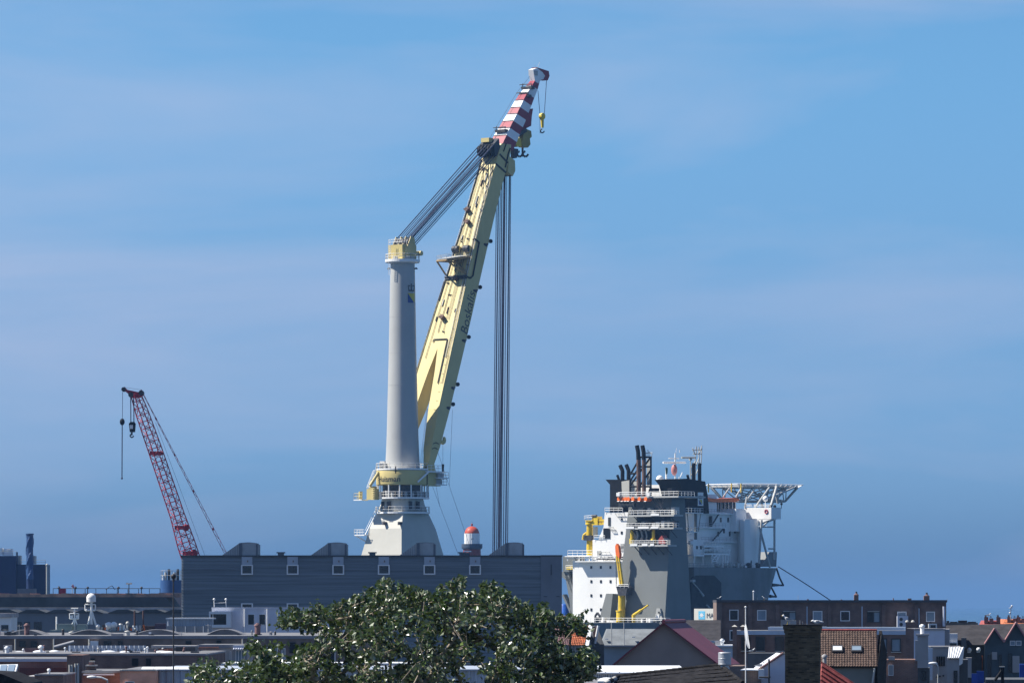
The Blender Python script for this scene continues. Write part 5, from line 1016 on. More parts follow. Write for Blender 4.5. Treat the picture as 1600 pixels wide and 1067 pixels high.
def flat(name, label, px0, px1, py, Y, dep, wall, edge=3.5, fm='fascia', cat='building', roof='flat_roof'):
    T = bthing(name, (px0+px1)/2, Y, label, cat)
    b = MB(); bx(b, px0, px1, py+edge-.2, 1067, Y, dep, ground=True); b.build('wall', wall, T)
    b = MB(); bx(b, px0-.5, px1+.5, py, py+edge, Y-.12, dep+.3); b.build('roof_edge', M[fm], T)
    b = MB(); p = at(px0, py, Y); q = at(px1, py, Y); b.box((p.x+.1, Y+.1, p.z), (q.x-.1, Y+dep, p.z+.02)); b.build('roof_deck', M[roof], T)
    return T
# --- long brown flat-roofed block, first row behind
A_ = flat('flat_roof_block', 'very long brown brick block with pale roof edge left of the tree', -60, 560, 993, 520, 60, bk_brown, 4.5)
for (a, c_, r_) in ((-25, 2, 6), (8, 70, 9), (105, 175, 9), (205, 285, 9.5), (320, 382, 10)): barrel(A_, a, c_, 993, 535, 9, r_)
for (a, y0, r_, m) in ((42, 977, .27, 'old_tile'), (98.5, 984, .14, 'dark_frame'), (214, 986, .1, 'dark_frame'), (402.5, 977, .3, 'old_tile'), (430, 987, .1, 'dark_frame')): pipe(A_, a, y0, 993.4, 530, r_, m, 'flue', r_*1.2)
b = MB(); bx(b, 12, 20, 989, 993.5, 528, 1.2); bx(b, 232, 240, 990, 993.5, 528, 1); b.build('roof_box', M['dark_machinery'], A_)
b = MB(); bx(b, 232.5, 236, 986.8, 990, 528, .3); b.build('white_bird_box', Wh, A_)
for x in (24, 84, 379, 139): pipe(A_, x, 998, 1020, 519.8, .08, 'mast_grey', 'downpipe')
b = MB(); bx(b, 141, 153, 1001, 1009, 519.2, .8); b.build('air_conditioner', M['white_sheet'], A_)
b = MB(); b.path([at(85, 1011, 519), at(116, 1002.5, 519)], .2, 6); b.build('sloping_duct', M['fascia'], A_)
win(A_, 417, 434, 1010.5, 1034, 520, 'white_frame', 'curtain', 1.3); win(A_, 440, 446, 1012, 1030, 520, 'white_frame', 'curtain', 1)
win(A_, 492, 504, 1008, 1032, 520, 'white_frame', 'glass', 1.2); win(A_, 512, 524, 1008, 1032, 520, 'white_frame', 'glass', 1.2)
rc = random.Random(77)
for i in range(26):
    x = rc.uniform(-30, 500); hh = rc.choice([2.5, 3.5, 5, 7]); ww = rc.choice([.12, .2, .35, .6]); YY = rc.uniform(522, 560); p = at(x, 993, 520); p = Vector(((x-800)/FPX*YY, YY, p.z)); b = MB()
    if i % 3 == 0: b.tube(p, p+Vector((0, 0, hh*.08)), ww*.4, n=8); b.lathe(p+Vector((0, 0, hh*.08)), [(ww*.55, 0), (ww*.55, .06), (.02, .14)], 8); b.build('roof_vent', M[rc.choice(['fascia', 'mast_grey', 'old_tile'])], A_)
    elif i % 3 == 1: b.box(p+Vector((-ww, -.4, 0)), p+Vector((ww, .4, hh*.06))); b.build('roof_box', M[rc.choice(['grey_plaster', 'slate', 'fascia', 'dark_machinery'])], A_)
    else: b.tube(p, p+Vector((0, 0, hh*.16)), .03, n=5); b.tube(p+Vector((-.3, 0, hh*.14)), p+Vector((.3, 0, hh*.14)), .02, n=4); b.build('aerial', M['mast_grey'], A_)
for (a, c_, y0, y1) in ((30, 40, 1001, 1010), (48, 58, 1001, 1010), (162, 174, 1001, 1008), (184, 192, 1001, 1008), (290, 299, 1001, 1007), (338, 346, 1000, 1006), (452, 462, 1003, 1020), (470, 478, 1003, 1020)): win(A_, a, c_, y0, y1, 520, 'dark_frame', 'glass', .6)
# --- second row
B2 = flat('workshop_block', 'brown workshop block with white dome rooflights on its flat roof', -60, 322, 1021, 380, 26, bk_dark, 2.6)
for x in (30, 61, 85, 170, 195, 252, 262): dome(B2, x, 1019.5+random.uniform(-1.5, .8), 388+random.uniform(0, 8), random.uniform(16, 24), random.uniform(2.6, 3.6))
pipe(B2, 64, 1011, 1018, 386, .13, 'white_paint', 'flue', .22); pipe(B2, 11, 1012, 1020, 384, .16, 'white_sheet', 'flue', .2)
b = MB(); bx(b, 5, 17, 1007.5, 1020, 392, 1.0); b.build('roof_hatch', M['grey_plaster'], B2)
b = MB(); corrugated(b, 106, 228, 1008, 1021.5, 400, .35, .06, ground=False); b.build('corrugated_screen', M['blue_sheet'], B2)
rr = random.Random(21)
for i in range(38):
    x = 107.5+i*3.05; b = MB(); bx(b, x, x+rr.uniform(1.0, 1.7), 1013.4+rr.uniform(-.8, .8), 1020, 395, .06); b.build('stacked_slab', M[['white_sheet', 'flat_roof', 'fascia_blue'][i % 3]], B2)
for i in range(24):
    x = 238.5+i*1.35; b = MB(); bx(b, x, x+1.15, 1013.2+rr.uniform(-.6, .9), 1020.4, 394, .3); b.build('stacked_tile', M['terracotta' if i % 3 else 'old_tile'], B2)
b = MB(); bx(b, 275, 305, 1010, 1020.5, 398, 3); b.build('roof_machine', M['dark_machinery'], B2); b = MB(); bx(b, 236, 306, 1008, 1011.5, 402, 4); b.build('roof_slab', M['grey_plaster'], B2)
for i in range(22):
    x = rc.uniform(-30, 318); YY = rc.uniform(383, 400); hh = rc.choice([2, 3, 4, 6]); ww = rc.choice([.1, .18, .3, .5]); p = Vector(((x-800)/FPX*YY, YY, at(0, 1021, 380).z)); b = MB()
    if i % 2: b.box(p+Vector((-ww, -.3, 0)), p+Vector((ww, .3, hh*.05))); b.build('roof_box', M[rc.choice(['grey_plaster', 'slate', 'flat_roof', 'dark_machinery', 'old_tile'])], B2)
    else: b.tube(p, p+Vector((0, 0, hh*.07)), .06, n=6); b.ball(p+Vector((0, 0, hh*.07)), .1, 8, 5); b.build('roof_vent', M[rc.choice(['mast_grey', 'white_sheet', 'old_tile'])], B2)
for (a, c_) in ((118, 126), (140, 148), (206, 216), (228, 236)): win(B2, a, c_, 1028, 1040, 380, 'dark_frame', 'glass', .6)
win(B2, 302, 313, 1036, 1047, 380, 'white_frame', 'curtain', 1); win(B2, 313.5, 323, 1035, 1047, 379.9, 'white_frame', 'curtain', 1)
# small annex with a scalloped awning
C2 = flat('annex_room', 'small mauve annex with pale scalloped awning left of the tree', 308, 386, 1007, 440, 10, M['grey_plaster'], 4.5, 'fascia')
b = MB(); bx(b, 364, 386, 1008, 1013.5, 438.8, 1.2); 
for k in range(6): 
    p = at(364+3.7*k+1.8, 1013.4, 438.8); b.ball(p, .1, 8, 5)
b.build('awning', M['lavender'], C2); win(C2, 368, 382, 1015, 1040, 440, 'white_frame', 'glass_light', 1, 2); win(C2, 349, 353, 1017, 1040, 440, 'white_frame', 'curtain', .8); win(C2, 359, 361.5, 1017, 1040, 440, 'white_frame', 'curtain', .6)
b = MB(); b.rail([at(311, 1016, 439.5), at(342, 1016, 439.5)], .3, .02, .12, 2, ); b.build('balustrade', M['terracotta'], C2)
# white house with box bay in front of the hall
WH = flat('white_house', 'white flat-roofed house with projecting box window in front of the dark hall', 331, 560, 948.5, 700, 14, M['lavender'], 2.2, 'lavender', 'house')
b = MB(); 
for q in ((326.5, 360.5, 955, 959), (326.5, 360.5, 975.5, 980), (353.5, 360.5, 959, 975.5), (326.5, 329, 959, 975.5)): bx(b, *q, 698.2, 1.8)
bay = b.build('box_bay', M['white_sheet'], WH); b = MB(); bx(b, 329, 353.5, 959, 975.5, 699, .6); b.build('pane', M['glass'], bay)
b = MB(); bx(b, 331.5, 333.5, 959, 975.5, 698.7, .3); b.build('mullion', M['white_frame'], bay)
for (a, c_) in ((387, 397.5), (404.5, 415)): win(WH, a, c_, 959, 976, 700, 'white_frame', 'glass', .7)
win(WH, 439, 452, 966, 983, 700, 'white_frame', 'glass', .8); win(WH, 470, 484, 966, 983, 700, 'white_frame', 'glass', .8)
for x in (382, 417.5): pipe(WH, x, 951, 992, 699.7, .08, 'white_paint', 'downpipe')
b = MB()
for x in (334.5, 353): b.tube(at(x+.5, 949, 703), at(x, 938, 703), .06, n=5); b.ball(at(x, 936, 703), .17, 8, 6)
b.tube(at(335, 942, 703), at(353, 941, 703), .04, n=4); b.build('floodlight_bar', M['white_paint'], WH)
SHD = bthing('corrugated_shed', 297, 640, 'low blue-grey corrugated shed at the foot of the dark hall', 'shed')
b = MB(); corrugated(b, 260, 331, 966, 1000, 640, .4, .07); b.build('wall', M['blue_sheet'], SHD)
b = MB(); bx(b, 259, 331, 965, 967, 639.7, 9); b.build('roof', M['white_sheet'], SHD)
b = MB(); bx(b, 259.5, 331, 977.5, 1000, 639.75, .1, ground=True); b.build('lower_wall', M['grey_plaster'], SHD)
for x in (275, 290, 305, 318): pipe(SHD, x, 978, 992, 639.6, .06, 'blue_sheet', 'post')
# --- front row left
G1 = flat('brick_house_row', 'reddish brown brick house with pale gutter at lower left', -60, 104, 1029, 330, 12, bk_red, 4.2, 'fascia_blue', 'house')
b = MB(); bx(b, 31, 104, 1042.5, 1067, 329.6, .5, ground=True); b.build('brick_panel', brick('maroon_brick', (0.15, .05, .05), (.12, .045, .045), (.13, .1, .1)), G1)
b = MB(); bx(b, 7, 21, 1027.2, 1029, 333, 1.5); b.build('roof_dome', M['white_sheet'], G1)
G2 = bthing('pipe_wall', 117, 325, 'dark wall with vertical drain pipes at lower left', 'wall')
b = MB(); bx(b, 104.5, 129, 1023, 1067, 325, 6, ground=True); b.build('wall', bk_dark, G2)
for x in (109, 112.5, 118, 122): pipe(G2, x, 1038 if x < 118 else 1036, 1067, 324.7, .07, 'mast_grey', 'drain_pipe')
G3 = flat('red_brick_box', 'small red brick box house at the lower left corner', 54, 99, 1053, 290, 8, bk_red, 2.0, 'fascia', 'house')
pipe(G3, 76.5, 1046, 1053.5, 291, .07, 'white_paint', 'flue', .1)
b = MB(); bx(b, 38, 55, 1056, 1067, 291, 6, ground=True); b.build('grey_annex', M['grey_plaster'], G3)
G4 = bthing('dark_roof_house', 10, 262, 'dark pitched roof with a white two-pane skylight at the left edge', 'house')
b = MB(); b.prism([at(-70, 1067, 262), at(-70, 1048, 262), at(2, 1052, 262), at(40, 1067.5, 262), at(44, 1075, 262)], (0, 9, 0)); b.build('roof', M['dark_tile'], G4)
b = MB(); p = at(-60, 1075, 262); q = at(42, 1075, 262); b.box((p.x, 262.1, 0), (q.x, 270.9, p.z)); b.build('wall', bk_dark, G4)
sk = [at(-14, 1038, 275), at(28, 1037, 275), at(22, 1057, 272), at(-14, 1056, 272)]
b = MB(); b.prism(sk, (0, .25, -.12)); sky_ = b.build('skylight', M['white_sheet'], G4)
for (f0, f1) in ((.04, .30), (.36, .61), (.66, .92)):
    A4 = [sk[0].lerp(sk[1], f0).lerp(sk[3].lerp(sk[2], f0), .08), sk[0].lerp(sk[1], f1).lerp(sk[3].lerp(sk[2], f1), .08), sk[0].lerp(sk[1], f1).lerp(sk[3].lerp(sk[2], f1), .92), sk[0].lerp(sk[1], f0).lerp(sk[3].lerp(sk[2], f0), .92)]
    b = MB(); b.prism([v+Vector((0, -.05, .03)) for v in A4], (0, .04, -.02)); b.build('pane', M['glass_light'], sky_)
G5 = flat('low_dark_block', 'low dark flat block with a small brick stack left of the peach building', 128, 190, 1048, 305, 10, bk_dark, 3.0, 'flat_roof')
b = MB(); bx(b, 135, 148, 1040, 1049, 307, 1.2); b.build('stack', bk_dark, G5); b = MB(); bx(b, 133.5, 149.5, 1038.5, 1040.3, 306.8, 1.6); bx(b, 139, 147, 1032, 1034, 307, .8); b.build('stack_cap', M['pale_concrete'], G5)
b = MB(); bx(b, 138.5, 147, 1034, 1038.6, 307.1, .7); b.build('stack_pot', M['old_tile'], G5)
b = MB(); bx(b, 130, 178, 1052.5, 1054.5, 304.4, .5); b.build('white_ledge', M['white_sheet'], G5)
G6 = flat('peach_building', 'peach coloured brick building at the bottom left of the tree', 187.5, 243.5, 1046, 300, 14, bk_peach, 1.8, 'pale_concrete')
win(G6, 195, 210, 1064, 1075, 300, 'white_frame', 'glass', 1.2)
G7 = bthing('corrugated_hall', 380, 302, 'pale blue corrugated metal hall with white rooflights behind the tree', 'hall')
b = MB(); corrugated(b, 243.8, 960, 1046.5, 1067, 302, .42, .07); b.build('wall', M['blue_sheet'], G7)
b = MB(); bx(b, 243.8, 960, 1045, 1047.2, 301.8, 18); b.build('roof_edge', M['blue_sheet'], G7)
for i in range(4): 
    b = MB(); xa = 223+19.3*i; n = 8; p = at(xa, 1046, 303); q = at(xa+18.6, 1046, 303)
    arc = [Vector((p.x, 303+1.2*math.cos(math.pi*k/n)-0, p.z+5.0/FPX*303*math.sin(math.pi*k/n))) for k in range(n+1)]; b.prism(arc, (q.x-p.x, 0, 0)); b.build('white_rooflight', M['white_sheet'], G7)
WR = bthing('white_flat_roof', 480, 345, 'bright white flat roof strip behind the tree', 'building')
b = MB(); bx(b, 346, 700, 1037, 1067, 345, 7.5, ground=True); b.build('wall', M['lavender'], WR)
b = MB(); bx(b, 345, 701, 1035.5, 1038.5, 344.8, 8); b.build('roof', M['white_sheet'], WR)
def lamppost(px, ytop, Y, label, arm=None):
    T = thing('street_lamp', (at(px, 0, Y).x, Y, 0), label, 'lamp'); p = at(px, ytop, Y)
    b = MB(); b.tube((p.x, Y, 0), p, .05, .032, n=8); b.build('pole', M['dark_machinery'] if not arm else M['mast_grey'], T)
    b = MB()
    if arm: b.path([p, p+Vector((arm*.4, 0, .12)), p+Vector((arm, 0, .15))], .04, 6); b.ball(p+Vector((arm, 0, .14)), .14, 8, 5, sc_=(1.7, 1, .5))
    else: b.ball(p, .13, 10, 6); b.tube(p-Vector((0, 0, .25)), p, .07, n=6)
    b.build('lamp_head', M['dark_machinery' if not arm else 'white_sheet'], T); return T
lamppost(271, 900, 250, 'tall thin grey pole rising in front of the left end of the hall')
lamppost(168, 1062, 230, 'white curved street lamp head at the bottom left edge', -.7)
lamppost(1465.5, 1040, 260, 'white lamp on a short pole among houses at lower right', -.25)
# ================================================================== right of the tree
# two sheds with orange and mauve pantiles
SP = bthing('pantile_shed', 905, 470, 'twin gabled shed with patchy orange and mauve pantile roof right of the tree', 'shed')
YS = 470
b = MB(); bx(b, 862, 921.5, 1006, 1040, YS, 8, ground=True); b.build('wall', M['grey_plaster'], SP)
for x in range(866, 921, 5): b = MB(); bx(b, x, x+.7, 1009, 1040, YS-.05, .05, ground=True); b.build('wall_board', M['slate'], SP)
o = at(862, 1008, YS-.25); u = at(914, 1008, YS-.25)-o; v = at(868, 978, YS+2.6)-o
b = MB(); tiled(b, o, u*.52, v, 10, 9, .06, .05); b.build('roof_tiles', M['old_tile'], SP, kind='stuff')
b = MB(); tiled(b, o+u*.52, u*.48, v, 9, 9, .06, .05); b.build('roof_tiles', M['terracotta'], SP, kind='stuff')
e0 = o+u; e1 = e0+v
b = MB(); b.hexa([e0, e0+Vector((.35, 0, 0)), e0+Vector((.35, .3, -.1)), e0+Vector((0, .3, -.1))], [e1+Vector((0, 0, .15)), e1+Vector((.35, 0, .15)), e1+Vector((.35, .3, 0)), e1+Vector((0, .3, 0))]); b.build('verge_board', M['white_sheet'], SP)
b = MB(); b.prism([at(921, 1040, YS), at(921, 978.5, YS+2.9), at(928.5, 1008, YS+6), at(928.5, 1040, YS+6)], (-.2, .4, 0)); b.build('gable', M['slate'], SP)
b = MB(); bx(b, 921.5, 944, 1006, 1045, YS+4, 6, ground=True); b.prism([at(922, 1007, YS+4), at(928, 977.5, YS+5), at(933, 977.5, YS+5), at(944, 1007, YS+4)], (0, 6, 0)); b.build('rear_gable', M['slate'], SP)
b = MB(); b.prism([at(926, 979, YS+3.7), at(935, 977, YS+3.7), at(930.5, 1003, YS+3.7), at(928.5, 1003, YS+3.7)], (0, .2, 0)); b.build('rear_roof', M['old_tile'], SP)
b = MB(); b.tube(at(935, 977, YS+3.6), at(929.5, 1005, YS+3.6), .12, n=6); b.build('rear_verge', M['white_sheet'], SP)
GH = bthing('hipped_roof_house', 985, 560, 'grey hipped roof house left of the maroon barn', 'house')
b = MB(); b.prism([at(939, 1008, 560), at(949, 982.5, 564), at(1030, 982.5, 564), at(1030, 1008, 560)], (0, 7, 0)); b.build('roof', mat('grey_felt', (0.16, 0.175, 0.185), .85, .12, 1.0), GH)
b = MB(); bx(b, 943, 1030, 1010, 1060, 560.6, 8, ground=True); b.build('wall', mat('pale_blue_wall', (0.24, .29, .34), .8, .05, .4), GH)
b = MB(); bx(b, 940, 1031, 1007.5, 1010, 559.7, 1); b.build('gutter', M['fascia'], GH)
for (x, y) in ((948, 998), (990, 995)): b = MB(); c = at(x, y, 561); bx(b, x-2.5, x+2.5, y-1, y+.5, 560.5, .6); b.build('roof_light', M['white_sheet'], GH)
for x in (955.5, 975): pipe(GH, x, 972, 1008, 559, .05, 'mast_grey', 'aerial_pole')
# maroon barn
BN = bthing('maroon_barn', 1037, 330, 'large gable end barn with maroon roof in front of the ship', 'barn')
b = MB(); b.prism([at(955, 1045, 330), at(955, 1040, 330), at(1036.5, 973.5, 330), at(1122, 1038, 330), at(1122, 1045, 330)], (1.75, 14, 0)); b.build('gable_wall', M['barn_wall'], BN)
b = MB(); p = at(955, 1044, 330); q = at(1122, 1044, 330); b.box((p.x+.05, 330.01, 0), (q.x-.05, 343.9, p.z)); b.build('wall', M['barn_wall'], BN)
for (e_, n_) in (((951, 1042.5), -1), ((1127, 1040), 1)):
    A0 = at(1036.5, 971.5, 329.6); E0 = at(*e_, 329.6); dn = Vector((0, 0, -.11)); b = MB()
    b.hexa([A0+dn, E0+dn, E0+dn+Vector((1.85, 14.6, 0)), A0+dn+Vector((1.85, 14.6, 0))] if n_ < 0 else [E0+dn, A0+dn, A0+dn+Vector((1.85, 14.6, 0)), E0+dn+Vector((1.85, 14.6, 0))], [A0, E0, E0+Vector((1.85, 14.6, 0)), A0+Vector((1.85, 14.6, 0))] if n_ < 0 else [E0, A0, A0+Vector((1.85, 14.6, 0)), E0+Vector((1.85, 14.6, 0))]); b.build('roof_slope', M['maroon'], BN)
b = MB(); b.tube(at(1036.5, 970.8, 329.5), at(1036.5, 970.8, 329.5)+Vector((1.86, 14.7, 0)), .13, n=8); b.build('ridge_cap', M['maroon'], BN)
LR = bthing('long_grey_roof', 1100, 600, 'long plain grey roof between the maroon barn and the brick block', 'building')
b = MB(); b.prism([at(1050, 1002, 600), at(1050, 968.5, 606), at(1126, 968.5, 606), at(1126, 1002, 600)], (0, 8, 0)); b.build('roof', M['grey_tile'], LR)
b = MB(); bx(b, 1052, 1125, 1001, 1045, 600.6, 10, ground=True); b.build('wall', M['pale_blue_wall'] if 'pale_blue_wall' in M else bpy.data.materials['pale_blue_wall'], LR)
b = MB(); bx(b, 1050, 1126, 1000.5, 1003.5, 599.6, 1); b.build('gutter', M['fascia_blue'], LR)
WS = bthing('white_roof_strip', 960, 280, 'low building with bright white roof and glazed strip at the foot of the barn', 'building')
b = MB(); bx(b, 858, 1070, 1050, 1067, 280, 14, ground=True); b.build('wall', M['blue_sheet'], WS)
b = MB(); p = at(856, 1050, 280); q = at(1075, 1050, 280); b.hexa([(p.x, 279.7, p.z-.06), (q.x, 279.7, p.z-.06), (q.x, 294, p.z+.0), (p.x, 294, p.z+.0)], [(p.x, 279.7, p.z), (q.x, 279.7, p.z), (q.x, 294, p.z+.22), (p.x, 294, p.z+.22)]); b.build('roof', M['white_sheet'], WS)
for x in range(880, 1070, 22): b = MB(); c = at(x, 1050, 280); b.box((c.x-.02, 279.68, c.z+.0), (c.x+.02, 293, c.z+.03)); b.build('roof_seam', M['fascia'], WS)
for x in range(862, 960, 10): win(WS, x, x+9, 1052, 1061, 280, 'white_frame', 'glass_light', .8, 2)
b = MB(); c = at(948, 1063.5, 262); r_ = 14/FPX*262; b.ball(c, r_, 16, 5, sc_=(1, 1, .42), half=True); b.box(c+Vector((-r_-.03, -r_, -.1)), c+Vector((r_+.03, r_, .01))); b.build('roof_dome', M['white_sheet'], WS)
b = MB(); p = at(858, 1062, 265); q = at(1010, 1062, 265); b.box((p.x, 262, 0), (q.x, 279.6, p.z-.1)); b.build('front_roof', M['flat_roof'], WS)
# nearest dark tiled roof with a metal vent pipe
NR = bthing('near_tiled_roof', 1060, 170, 'nearest dark tiled hip roof with metal vent at the bottom of the picture', 'house')
r0, r1 = at(966, 1057, 176), at(1126, 1039.5, 176); f0, f1 = at(940, 1092, 170), at(1172, 1080, 170)
b = MB(); n_c = 7
for j in range(n_c):
    ka, kb = j/n_c, (j+1.05)/n_c; a0, a1 = f0.lerp(r0, ka), f1.lerp(r1, ka); c0, c1 = f0.lerp(r0, kb), f1.lerp(r1, kb); up = Vector((0, -.02, .035))
    m_ = 22
    for i in range(m_):
        k0, k1 = i/m_+.002, (i+.97)/m_; b.hexa([a0.lerp(a1, k0), a0.lerp(a1, k1), c0.lerp(c1, k1), c0.lerp(c1, k0)], [a0.lerp(a1, k0)+up*(1+random.random()*.4), a0.lerp(a1, k1)+up*(1+random.random()*.4), c0.lerp(c1, k1)+up*.4, c0.lerp(c1, k0)+up*.4])
b.build('roof_tiles', M['dark_tile'], NR, kind='stuff')
b = MB(); b.prism([f0, f1, r1, r0], (0, 4, -.6)); b.build('roof_body', M['dark_tile'], NR)
for i in range(17):
    p = r0.lerp(r1, i/17); q = r0.lerp(r1, (i+1.08)/17); b = MB(); b.tube(p, q, .1, .085, n=8); b.build('ridge_tile', M['dark_tile'], NR)
hq = at(1160, 1066, 172)
for i in range(5): b = MB(); p = r1.lerp(hq, i/5); q = r1.lerp(hq, (i+1.08)/5); b.tube(p, q, .09, .08, n=8); b.build('hip_tile', M['dark_tile'], NR)
for i in range(4): b = MB(); hq2 = at(945, 1068, 172); p = r0.lerp(hq2, i/4); q = r0.lerp(hq2, (i+1.08)/4); b.tube(p, q, .09, .08, n=8); b.build('hip_tile', M['pale_concrete' if i % 2 else 'dark_tile'], NR)
b = MB(); p = at(946, 1090, 172); q = at(1168, 1090, 172); b.box((p.x, 172, 0), (q.x, 179, p.z)); b.build('wall', bk_dark, NR)
b = MB(); c = at(1132.3, 1056, 175.5); k = 175.5/FPX
b.lathe(c, [(6.4*k, -.25), (6.4*k, 17*k), (10*k, 18*k), (10*k, 36.5*k), (9*k, 37.5*k), (0.01, 38*k)], 28, smooth=False); vp = b.build('vent_pipe', mat('galvanised', (0.42, .43, .45), .4, .05, 2, metal=.3), NR)
for z in (19, 27.5, 36): b = MB(); b.lathe(c+Vector((0, 0, z*k)), [(9.8*k, -.6*k), (10.3*k, -.4*k), (10.3*k, .4*k), (9.8*k, .6*k)], 28); b.build('band', bpy.data.materials['galvanised'], vp)
# flagpole with limp white pennant
FP = thing('flagpole', (at(1165.5, 0, 240).x, 240, 0), 'white flagpole with a limp white pennant in front of the brick block', 'flagpole')
b = MB(); p = at(1165, 948, 240); b.tube((p.x+.02, 240, 0), p, .042, .022, n=8); b.ball(p, .05, 8, 5); b.build('pole', M['white_paint'], FP)
b = MB(); vs = []; fs = []
outl = [(975, 1164, 1165.5), (982, 1163.2, 1167.4), (990, 1163.4, 1168.4), (998, 1164, 1169.2), (1004, 1165, 1170.4), (1009, 1167.5, 1171), (1012.5, 1169.6, 1171)]
for (y, xa, xb) in outl:
    for i in range(6): k = i/5; vs.append(at(xa+(xb-xa)*k, y, 239.9)+Vector((0, -.24*k+.03*math.sin(k*11+y*.15), 0)))
for j in range(len(outl)-1):
    for i in range(5): fs.append((j*6+i, j*6+i+1, (j+1)*6+i+1, (j+1)*6+i))
b.add(vs, fs, 0, True); b.build('pennant', M['white_sheet'], FP)
# --- brick apartment block
AP = bthing('apartment_block', 1300, 650, 'long dark brick apartment block with small white framed windows at right', 'building')
b = MB(); bx(b, 1121, 1478.5, 940.5, 1000, 650, 11, ground=True); b.build('wall', bk_dark, AP)
b = MB(); bx(b, 1119.5, 1480, 937, 940.7, 649.6, 12); b.build('roof_edge', mat('bitumen_edge', (0.07, .07, .08), .7, .1, .5), AP)
b = MB(); bx(b, 1119.6, 1128, 939.5, 1045, 649.7, 11, ground=True); b.build('pilaster', bk_brown, AP)
for x in (1172, 1215, 1296, 1381, 1432): b = MB(); bx(b, x-3, x+3, 944, 1000, 649.75, .3); b.build('pilaster', bk_dark, AP)
for (a, c_, y0, y1, m_) in ((1139.5, 1154, 952, 969, 0), (1183, 1197.5, 952.5, 969, 0), (1270, 1285, 954, 970, 0), (1313, 1328, 954, 970, 0), (1402, 1416.5, 955, 971, 0), (1447, 1461, 955, 971, 0)): win(AP, a, c_, y0, y1, 650, 'white_frame', ['glass', 'glass_light', 'glass', 'glass', 'glass_light', 'glass'][int(a) % 6], 1.3)
for (a, c_) in ((1222.5, 1243.5), (1355, 1375)):
    win(AP, a, (a+c_)/2, 955.5, 972, 650, 'dark_frame', 'glass', .8); win(AP, (a+c_)/2, c_, 955.5, 972, 650, 'dark_frame', 'glass_light', .8)
    b = MB(); bx(b, a+1, c_-1, 954.3, 955.3, 649.6, .4); b.build('lintel', M['pale_concrete'], AP)
win(AP, 1140, 1150, 984, 1000, 650, 'white_frame', 'glass', 1.2)
for x, y0, y1 in ((1261, 947, 975), (1347, 947, 985), (1436, 950, 985)): pipe(AP, x, y0, y1, 649.7, .07, 'fascia_blue', 'downpipe')
pipe(AP, 1474.8, 947, 978, 649.6, .17, 'lavender', 'downpipe')
b = MB(); bx(b, 1402, 1419, 962, 982, 648.6, 1.0); ac = b.build('air_conditioner', M['lavender'], AP)
for y in (967, 975): b = MB(); c = at(1408, y, 648.6); b.lathe(c, [(.2, 0), (.2, .02)], 12); b.tube(c+Vector((0, .02, 0)), c+Vector((0, -.04, 0)), .22, n=14); b.build('fan', M['dark_machinery'], ac)
b = MB(); bx(b, 1451, 1464, 974, 983, 648.7, .9); ac = b.build('air_conditioner', M['white_sheet'], AP); b = MB(); bx(b, 1454, 1462, 976, 981.5, 648.62, .1); b.build('fan', M['dark_recess'], ac)
for (x, yt, w_, h_, cap) in ((1338, 929, 7, 9.5, 1), (1448, 930.5, 9, 9, 1), (1421.5, 934.5, 5.5, 5, 0), (1262.5, 935.5, 2.5, 3, 0), (1315, 936, 2, 3, 0), (1396, 934, 1.2, 5, 0)):
    b = MB(); bx(b, x-w_/2, x+w_/2, yt, yt+h_, 653, .6); ck = b.build('chimney', bk_red, AP)
    if cap: b = MB(); c = at(x, yt, 653.3); b.lathe(c, [(.32, 0), (.2, .12), (.13, .2)], 10); b.build('pot', M['old_tile'], ck); b = MB(); b.tube(c+Vector((0, 0, .15)), c+Vector((0, 0, .42)), .13, n=8); b.build('cowl', M['dark_machinery'], ck)
b = MB(); b.tube(at(1177.3, 938, 652), at(1177.3, 924.5, 652), .07, n=6); b.ball(at(1177.5, 924, 652), .14, 8, 5); b.build('roof_lamp', M['white_sheet'], AP)
for x, y in ((1247, 929.5), (1480, 935), (1183, 933)): b = MB(); b.tube(at(x, 938, 652), at(x, y, 652), .03, n=4); b.build('aerial', M['mast_grey'], AP)
b = MB(); bx(b, 1220, 1244, 968, 978, 648, .08); b.build('balcony_mesh', M['grey_plaster'], AP)
# lower brick house in front of it
AN = flat('brick_annex_house', 'lower brick house with pale blue fascia and dark windows behind the chimney', 1150, 1422, 985, 420, 10, bk_red, 6.2, 'fascia_blue', 'house')
b = MB(); bx(b, 1200, 1290, 979, 985.2, 424, 4); b.build('roof_penthouse', M['fascia_blue'], AN); b = MB(); bx(b, 1290, 1421, 979.5, 985.2, 424, 4); b.build('roof_penthouse', M['fascia_blue'], AN)
for (a, c_) in ((1158, 1172.5), (1181, 1195), (1211, 1225)): win(AN, a, c_, 994.5, 1016.5, 420, 'dark_frame', 'glass', 1.0, rows=1); b = MB(); bx(b, a-.5, c_+.5, 1016.5, 1017.6, 419.7, .3); b.build('sill', M['pale_concrete'], AN)
for (a, c_) in ((1375, 1386), (1392.5, 1407.5)): win(AN, a, c_, 997, 1018, 420, 'dark_frame', 'glass_light', 1.4); b = MB(); bx(b, a-.5, c_+.5, 1018, 1019.2, 419.7, .3); b.build('sill', M['pale_concrete'], AN)
for x in (1147.8, 1161): b = MB(); bx(b, x-3.2, x+3.2, 978.5, 1040, 419.2 if x < 1150 else 421, .5, ground=True); po = b.build('gate_pier', bk_red, AN); b = MB(); c = at(x, 978.5, 419.3 if x < 1150 else 421.1); w_ = .22; b.add([c+Vector((-w_, -w_, 0)), c+Vector((w_, -w_, 0)), c+Vector((w_, w_, 0)), c+Vector((-w_, w_, 0)), c+Vector((0, 0, .16))], [(0, 1, 4), (1, 2, 4), (2, 3, 4), (3, 0, 4), (3, 2, 1, 0)]); b.build('pier_cap', M['pale_concrete'], po)
